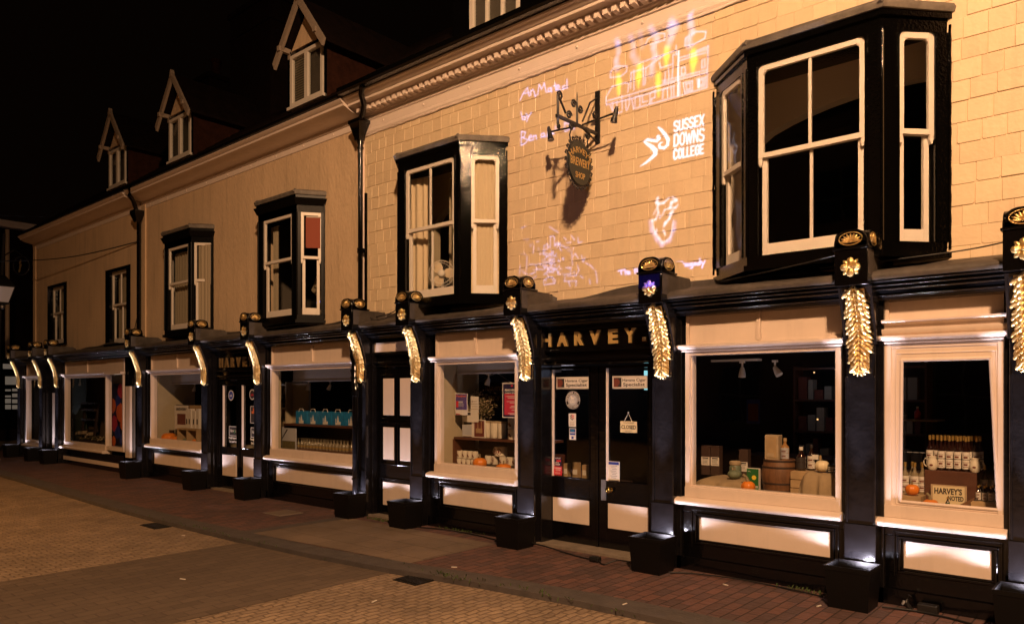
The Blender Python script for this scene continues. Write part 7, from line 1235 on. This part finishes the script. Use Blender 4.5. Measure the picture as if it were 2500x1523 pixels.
mb = MB(); mb.box(-5.5, -4.55, .28, .5, .67, .70); o = mb.build('low_shelf', 'shelf_dark'); tag(o, 'low dark shelf carrying small boxes behind the door glass', 'shelf'); mb = MB(); mb.box(-5.49, -5.46, .30, .48, .03, .669); mb.box(-4.6, -4.57, .30, .48, .03, .669); mb.build('leg', 'shelf_dark', o)
# far double doors
yg = DYB + 0.012; QB = 0.982
def badge(cx, cz, label, m, m2, txt, r_=.09):
    r = thing('round_badge', label, 'badge', (cx, yg, cz)); mb = MB(); disc(mb, cx, yg, cz, r_); mb.build('disc', 'paper', r); mb = MB(); disc(mb, cx, yg - .0015, cz, r_ * .8); mb.build('centre', m, r); mb = MB(); mb.text(txt, cx - r_ * .5, yg - .003, cz - .02, .04, r_, .001, bold=.02); mb.build('lettering', m2, r)
badge(-12.54 * QB, 1.665, 'round blue and white badge on the far double door', 'blue', 'paper', 'cask'); badge(-11.82 * QB, 1.68, 'round white badge with a red band, beside the pillar on the far double door', 'ink', 'red', 'ale')
for k, (a, b) in enumerate(((-12.68, -12.42), (-11.94, -11.68))):
    a = (a + .08) * QB; b = (b + .08) * QB
    r = sticker('brewery_sign', ('small black sign lettered Harveys under the blue badge', 'small black sign lettered Harveys beside the far pillar')[k], a, b, .96, 1.12, 'sign', 'ink'); mb = MB(); y = yg - .0005
    for q in ((a, b, .955, .965), (a, b, 1.115, 1.125), (a - .005, a + .005, .955, 1.125), (b - .005, b + .005, .955, 1.125)): mb.box(q[0], q[1], y - .002, y, q[2], q[3])
    mb.text('Harveys', a + .03, y, 1.025, .05, b - a - .06, .001, bold=.02); mb.build('lettering', 'paper', r)
    mb = MB(); mb.ell((b - .07, y - .002, 1.03), (.03, 0, .01), (0, .0006, 0), (0, 0, .03), 8, 3); mb.build('leaf', 'green', r)
    mb = MB(); mb.text('Proudly Supporting', a - .02, y, .905, .038, .30, .001, bold=.03); mb.text('Our Local Trade', a - .0, y, .84, .038, .26, .001, bold=.03); o = mb.build('window_lettering', 'paper' if k == 0 else 'pumpkin_pale'); tag(o, ('two lines of white script on the far double door glass, below the first black sign', 'two lines of pinkish script on the far double door glass beside the pillar')[k], 'lettering')
r = sticker('poster', 'small black and red framed notice between the badge and the sign beside the far pillar', -11.66, -11.46, 1.20, 1.48, 'poster', 'ink'); mb = MB(); [mb.box(q[0], q[1], yg - .002, yg - .0005, q[2], q[3]) for q in ((-11.66, -11.46, 1.475, 1.485), (-11.665, -11.655, 1.2, 1.48), (-11.66, -11.46, 1.195, 1.205))]; mb.build('border', 'paper', r); mb = MB(); mb.box(-11.63, -11.50, yg - .002, yg - .0005, 1.36, 1.40); mb.box(-11.58, -11.54, yg - .002, yg - .0005, 1.40, 1.45); mb.build('print', 'orange', r)
mb = MB(); mb.box(-12.62, -12.2, .5, .52, 1.1, 1.42); o = mb.build('beige_screen', 'mid_room'); tag(o, 'dim beige panel behind the glass of the far double door', 'panel'); mb = MB(); mb.box(-12.6, -12.22, .49, .499, 1.38, 1.40); mb.build('trim_strip', 'kraft', o)

# ================================================================== CURTAINS, FAN
def curtain(label, A, B, z0, z1, m='curtain', folds=9, amp=.015, name='curtain', extra=None):
    r = thing(name, label, 'curtain' if name == 'curtain' else 'blind', (A[0], A[1], z0)); mb = MB(); n = folds * 6; A_, B_ = Vector((*A, 0)), Vector((*B, 0)); nn = Vector((B_.y - A_.y, -(B_.x - A_.x), 0)).normalized(); rings = []
    for i in range(n + 1):
        t = i / n; p = A_ + (B_ - A_) * t + nn * amp * math.sin(t * folds * 2 * math.pi + math.sin(t * 7)); q = p - nn * .004
        rings.append([(p.x, p.y, z0), (p.x, p.y, z1), (q.x, q.y, z1), (q.x, q.y, z0)])
    mb.ring(rings); mb.build('fabric', m, r, smooth=60)
    mb = MB(); mb.tube([(A[0], A[1] + .01, z1 + .01), (B[0], B[1] + .01, z1 + .01)], .01, 6); mb.build('rail', 'white', r)
curtain('pleated pale net curtain filling the canted side of the bay beside the hanging sign', (-6.40, -.27), (-6.14, .01), 2.93, 4.57, folds=7, amp=.006)
curtain('pale curtain hanging at the inner side of the bay with the fan', (-7.50, -.25), (-7.22, -.20), 2.93, 4.52, folds=3)
curtain('thin pale curtain edge behind the glazing bar of the bay with the fan', (-7.08, .05), (-6.98, .05), 2.93, 4.52, m='curtain_dull', folds=2)
curtain('dull beige curtain in the front of the far bay window', (-14.55, -.14), (-13.75, -.14), 2.93, 4.40, 'curtain_dull', folds=8)
curtain('dull beige curtain in the canted side of the far bay window', (-13.52, -.18), (-13.32, -.05), 2.93, 4.46, 'curtain_dull', folds=4, amp=.006)
curtain('plain red roller blind half drawn in the canted side of the bay', (-9.98, -.22), (-9.83, -.06), 3.95, 4.42, 'red_blind', folds=1, amp=.001, name='roller_blind')
curtain('dull curtain gathered in the front of the bay beside the red blind', (-11.0, -.15), (-10.86, -.15), 2.93, 4.42, 'curtain_dull', folds=3)
curtain('dim curtain in the end house window nearer the middle house', (-18.0, .16), (-17.3, .16), 2.86, 4.42, 'curtain_dull', folds=8); curtain('dim curtain in the farthest upstairs window', (-21.8, .16), (-21.2, .16), 3.0, 4.42, 'curtain_dull', folds=6)
r = thing('armchair', 'pale rounded chair back low in the bay with the red blind', 'chair', (-10.5, .25, 2.78)); mb = MB(); mb.ring([[(-10.85 + .7 * u, y, 2.80 + .30 * math.sin(math.pi * (.15 + .7 * u))) for u in [i / 8 for i in range(9)]] + [(-10.15, y, 2.79), (-10.85, y, 2.79)] for y in (.1, .3)]); mb.build('chair_back', 'curtain_dull', r); mb = MB(); mb.box(-10.8, -10.2, .301, .6, 2.79, 2.92); mb.build('seat', 'curtain_dull', r)
mb = MB(); mb.ring([[(-10.9, y, 3.45), (-10.25, y, 3.0), (-10.25, y, 3.5), (-10.7, y, 3.75)] for y in (.5, .52)]); o = mb.build('sloping_panel', 'curtain_dull'); tag(o, 'pale sloping panel behind the glass of the bay with the red blind', 'panel'); mb = MB(); mb.tube([(-10.8, .49, 3.5), (-10.3, .49, 3.3)], .008, 5); mb.build('bar', 'iron', o)
r = thing('desk_fan', 'round white desk fan standing inside the bay window', 'fan', (-6.953, -.21, 2.80)); cx, cy, cz = -6.953, -.21, 3.233; mb = MB(); mb.ell((cx, cy - .035, cz), (.05, 0, 0), (0, .03, 0), (0, 0, .05), 14, 6); mb.build('hub', 'white', r, smooth=60)
mb = MB()
for k in range(3):
    a = R(90 + 120 * k + 35); d = Vector((math.cos(a), 0, math.sin(a))); p = Vector((-math.sin(a), 0, math.cos(a))); mb.ell(Vector((cx, cy, cz)) + d * .10, d * .08, p * .065, Vector((0, .006, 0)) + p * .01, 12, 4)
mb.build('blade', 'curtain', r, smooth=60); mb = MB()
for q in (.165, .13): mb.tube([(cx + q * math.cos(2 * math.pi * i / 32), cy - .03 + (.0 if q > .15 else -.02), cz + q * math.sin(2 * math.pi * i / 32)) for i in range(33)], .004, 5)
for i in range(24): a = 2 * math.pi * i / 24; mb.tube([(cx + .05 * math.cos(a), cy - .055, cz + .05 * math.sin(a)), (cx + .165 * math.cos(a), cy - .03, cz + .165 * math.sin(a))], .0015, 3)
mb.build('guard', 'white', r); mb = MB(); mb.tube([(cx, cy + .04, cz), (cx, cy + .06, 2.93)], .018, 8); mb.lathe([(.10, 0), (.09, .02)], (cx, cy + .04, 2.91), 14); mb.build('stand', 'white', r); mb = MB(); mb.ell((cx, cy + .04, cz), (.05, 0, 0), (0, .05, 0), (0, 0, .05), 10, 5); mb.build('motor', 'white', r)
r.rotation_euler = (0, 0, R(38))
mb = MB(); mb.box(-9.98, -9.955, -.02, -.015, 3.11, 3.135); mb.box(-9.94, -9.90, -.02, -.015, 3.125, 3.14); o = mb.build('led_clock', 'led_blue'); tag(o, 'tiny blue lights glowing behind the canted pane of the bay with the red blind', 'light'); mb = MB(); mb.box(-10.0, -9.88, -.014, .03, 3.09, 3.15); mb.build('case', 'ink', o)

# ================================================================== FAR END OF THE STREET
B = thing('far_shop', 'dark shop building across the far side street with small lit window panes', 'building', (-32, 3, 0))
mb = MB(); mb.box(-36, -32, -1.5, 12, 0, 7.75); mb.build('wall', 'mid_room', B); B.children[0].data.materials[0] = MATS['brick_dark']
mb = MB(); mb.box(-36.3, -31.7, -1.8, 12.3, 7.76, 8.0); mb.build('parapet', 'trim', B)
mb = MB(); mb.box(-31.999, -31.93, 1.0, 3.2, 0.4, 2.9); f = mb.build('shop_front', 'black', B)
for y0, y1, z0, z1 in ((1.55, 2.05, 2.60, 2.78), (1.62, 2.1, 2.02, 2.32)): mb = MB(); mb.box(-31.93, -31.92, y0, y1, z0, z1); mb.build('lit_pane', 'shop_glow', f)
rr = random.Random(2)
for i in range(3):
    for j in range(4):
        mb = MB(); mb.box(-31.93, -31.92, 1.62 + i * .22, 1.80 + i * .22, 1.12 + j * .22, 1.14 + j * .22 + rr.uniform(.04, .15)); mb.build('lit_pane', 'shop_glow', f)
mb = MB(); mb.tube([(-31.9, 1.68, 3.0), (-31.9, 1.68, 7.7)], .07, 8); mb.build('rainwater_pipe', 'stucco', B)
Lp = thing('lamp_post', 'unlit lantern on a leaning post with gilt ornament at the far street end', 'lamp post', (-24.6, -.3, 0)); mb = MB(); mb.tube([(-24.75, -.52, 0), (-24.7, -.45, 3.4), (-24.6, -.35, 6.2)], [.06, .05, .04], 10); mb.tube([(-24.63, -.38, 5.55), (-24.45, -.15, 5.75), (-24.3, 0.0, 5.6)], .02, 6); mb.build('post', 'iron', Lp)
c = (-24.5, -.42, 4.15); mb = MB(); mb.ring([[(c[0] + a * q, c[1] + b * q, c[2] + z) for a, b in ((-1, -1), (1, -1), (1, 1), (-1, 1))] for q, z in ((.12, .1), (.235, .52))]); ln = mb.build('lantern', 'lantern_glass', Lp)
mb = MB()
for a, b in ((-1, -1), (1, -1), (1, 1), (-1, 1)): mb.tube([(c[0] + a * .122, c[1] + b * .122, c[2] + .09), (c[0] + a * .238, c[1] + b * .238, c[2] + .53)], .012, 5)
mb.ring([[(c[0] + a * q, c[1] + b * q, c[2] + z) for a, b in ((-1, -1), (1, -1), (1, 1), (-1, 1))] for q, z in ((.25, .525), (.25, .55), (.16, .70), (.06, .85))]); mb.box(c[0] - .13, c[0] + .13, c[1] - .13, c[1] + .13, c[2] + .05, c[2] + .099); mb.build('lantern_frame', 'iron', ln)
mb = MB(); mb.lathe([(.02, -.1), (.07, -.06), (.08, 0), (.05, .04)], c, 12); mb.build('finial', 'steel', ln)
mb = MB(); c = (-24.28, -.02, 5.3); mb.tube([(c[0] + .2 * math.cos(t), c[1] + .14 * math.cos(t), c[2] + .26 * math.sin(t)) for t in [2 * math.pi * i / 24 for i in range(25)]], .018, 6); og = mb.build('ornament', 'iron', Lp); mb = MB()
for k in range(9): mb.ell((c[0] + rr.uniform(-.08, .08), c[1] - .03, c[2] + rr.uniform(-.14, .12)), (.05, 0, .02), (0, .02, 0), (0, 0, .05), 6, 4)
mb.build('gilt_crest', 'gold', og)

# ================================================================== PROJECTOR (its pictures fall on the tiled wall)
PP = Vector((-1.2, -9.2, 2.3)); SD = 0.45
def slide_xy(x, y, z):
    k = SD / (y - PP.y); return (PP.x + (x - PP.x) * k, PP.z + (z - PP.z) * k)
WX0, WX1, WZ0, WZ1 = -6.05, -3.28, 2.62, 5.66
cell = 0.006; NX, NZ = int((WX1 - WX0) / cell), int((WZ1 - WZ0) / cell)
img = np.zeros((NZ, NX, 3), np.float32); img[:] = (0.0014, 0.0012, 0.0030)
def toi(x, z): return ((x - WX0) / cell, (z - WZ0) / cell)
def stroke(pts, w_, col, a=1.0, soft=1.0):
    """pts (x, z[, width]) in wall metres"""
    for p, q in zip(pts, pts[1:]):
        (px_, pz_), (qx, qz) = toi(p[0], p[1]), toi(q[0], q[1]); r0 = (p[2] if len(p) > 2 else w_) / cell / 2; r1 = (q[2] if len(q) > 2 else w_) / cell / 2
        rm = max(r0, r1) + soft + 1; x0, x1 = int(max(0, min(px_, qx) - rm)), int(min(NX, max(px_, qx) + rm + 1)); z0, z1 = int(max(0, min(pz_, qz) - rm)), int(min(NZ, max(pz_, qz) + rm + 1))
        if x1 <= x0 or z1 <= z0: continue
        X, Z = np.meshgrid(np.arange(x0, x1) + .5, np.arange(z0, z1) + .5); dx, dz = qx - px_, qz - pz_; L2 = dx * dx + dz * dz + 1e-6
        t = np.clip(((X - px_) * dx + (Z - pz_) * dz) / L2, 0, 1); d = np.hypot(X - px_ - t * dx, Z - pz_ - t * dz) - (r0 + (r1 - r0) * t)
        m = (np.clip(.5 - d / soft, 0, 1) * a)[..., None]; c = np.array(col, np.float32); sub = img[z0:z1, x0:x1]; img[z0:z1, x0:x1] = np.maximum(sub, sub * (1 - m) + c * m)
LILAC = (0.09, 0.13, 0.42); PALE = (0.17, 0.20, 0.38)
for kind, col, wd, a, soft, pts in STROKES: stroke(pts, wd, {'L': LILAC, 'P': PALE, 'Y': (0.26, 0.17, 0.005), 'S': (0.10, 0.12, 0.30)}[col], a, soft)
# console front catches a saturated blue patch
bx = []
for x, z in ((-3.79, 2.80), (-3.575, 2.82), (-3.60, 2.735), (-3.79, 2.715)):
    sx, sz = slide_xy(x, -0.62, z); k = (0 - PP.y) / SD; bx.append((PP.x + (sx - PP.x) * k, PP.z + (sz - PP.z) * k))
xs_ = [p[0] for p in bx]; zs_ = [p[1] for p in bx]
for i in range(12): z = min(zs_) + (max(zs_) - min(zs_)) * i / 11; stroke([(min(xs_), z), (max(xs_), z)], .02, (0.01, 0.02, 1.0), .9 if i % 5 else .3, 1.5)
Pj = thing('slide_projector', 'grey slide projector on a stand in the street, throwing drawings on the tiled wall', 'projector', tuple(PP))
me = bpy.data.meshes.new('slide'); gx = np.linspace(WX0, WX1, NX + 1); gz = np.linspace(WZ0, WZ1, NZ + 1); k = SD / (0 - PP.y)
GX, GZ = np.meshgrid((gx - PP.x) * k, (gz - PP.z) * k); co = np.stack([GX.ravel(), np.full(GX.size, SD), GZ.ravel()], 1).astype(np.float32)
ii, jj = np.meshgrid(np.arange(NX), np.arange(NZ)); b0 = (jj * (NX + 1) + ii).ravel(); fc = np.stack([b0, b0 + 1, b0 + NX + 2, b0 + NX + 1], 1).astype(np.int32)
me.vertices.add(len(co)); me.vertices.foreach_set('co', co.ravel()); me.loops.add(fc.size); me.loops.foreach_set('vertex_index', fc.ravel()); me.polygons.add(len(fc)); me.polygons.foreach_set('loop_start', np.arange(0, fc.size, 4, dtype=np.int32)); me.update(calc_edges=True)
at = me.attributes.new('film', 'FLOAT_COLOR', 'CORNER'); cc = np.ones((NZ * NX, 4), np.float32); cc[:, :3] = img.reshape(-1, 3); at.data.foreach_set('color', np.repeat(cc, 4, axis=0).ravel())
m = bpy.data.materials.new('film'); m.use_nodes = True; nt = m.node_tree; nt.nodes.clear(); o = nt.nodes.new('ShaderNodeOutputMaterial'); t = nt.nodes.new('ShaderNodeBsdfTransparent'); a_ = nt.nodes.new('ShaderNodeAttribute'); a_.attribute_name = 'film'; nt.links.new(a_.outputs['Color'], t.inputs[0]); nt.links.new(t.outputs[0], o.inputs[0])
me.materials.append(m); so = bpy.data.objects.new('slide', me); COL.objects.link(so); so.parent = Pj
sx0, sx1 = PP.x + (WX0 - PP.x) * k, PP.x + (WX1 - PP.x) * k; sz0, sz1 = PP.z + (WZ0 - PP.z) * k, PP.z + (WZ1 - PP.z) * k; ys = PP.y + SD
mb = MB(); X0, X1, Z0_, Z1_ = sx0 - .12, PP.x + .12, PP.z - .12, sz1 + .08
mb.box(X0, sx0, ys - .005, ys + .005, Z0_, Z1_); mb.box(sx1, X1, ys - .005, ys + .005, Z0_, Z1_); mb.box(sx0, sx1, ys - .005, ys + .005, Z0_, sz0); mb.box(sx0, sx1, ys - .005, ys + .005, sz1, Z1_)
mb.box(X0, X1, PP.y - .2, ys - .006, Z0_ - .01, Z0_ - .001); mb.box(X0, X1, PP.y - .2, ys - .006, Z1_ + .001, Z1_ + .01); mb.box(X0 - .01, X0 - .001, PP.y - .2, ys, Z0_, Z1_); mb.box(X1 + .001, X1 + .01, PP.y - .2, ys, Z0_, Z1_); mb.box(X0, X1, PP.y - .21, PP.y - .201, Z0_, Z1_)
mb.build('housing', 'tin', Pj)
for a in (-.25, 0, .25): mb = MB(); mb.tube([(PP.x - .1, PP.y + .1, Z0_ - .01), (PP.x - .1 + a * 1.6, PP.y + .1 + (.3 if a == 0 else -.15), -.045)], .015, 6); mb.build('leg', 'iron', Pj)
lamp('projector_lamp', 'SPOT', tuple(PP), PROJ_W, (1, 1, 1), 0.0004, 40, 0.1, (-4.6, 0, 4.1))

# ================================================================== ACROSS THE STREET (reflected in the panes and gloss paint)
O = thing('opposite_building', 'tall pale building across the street, showing as a reflection in the panes', 'building', (-10, -20, 0))
mb = MB(); ws = []
for i in range(12):
    x = -34 + i * 3.6
    for z0, z1 in ((0.6, 2.7), (4.2, 6.3), (7.4, 9.2)): ws.append((x, x + 1.5, z0, z1))
holes(mb, -36, 9, -0.05, 11, -20.0, -19.7, ws); mb.build('wall', 'stucco', O)
for i, (a, b, c, d) in enumerate(ws):
    mb = MB(); mb.box(a, b, -19.98, -19.94, c, d); wn = mb.build('window', 'dark_room', O)
    mb = MB(); mb.box((a + b) / 2 - .03, (a + b) / 2 + .03, -19.939, -19.90, c, d); mb.box(a, b, -19.899, -19.87, (c + d) / 2 - .03, (c + d) / 2 + .03); mb.build('glazing_bar', 'white', wn)
mb = MB(); mb.ring([[(x, -19.5, 11.0), (x, -20.3, 11.4), (x, -23, 12.6), (x, -26, 11)] for x in (-36.2, 9.2)]); mb.build('roof', 'roof_tile', O)
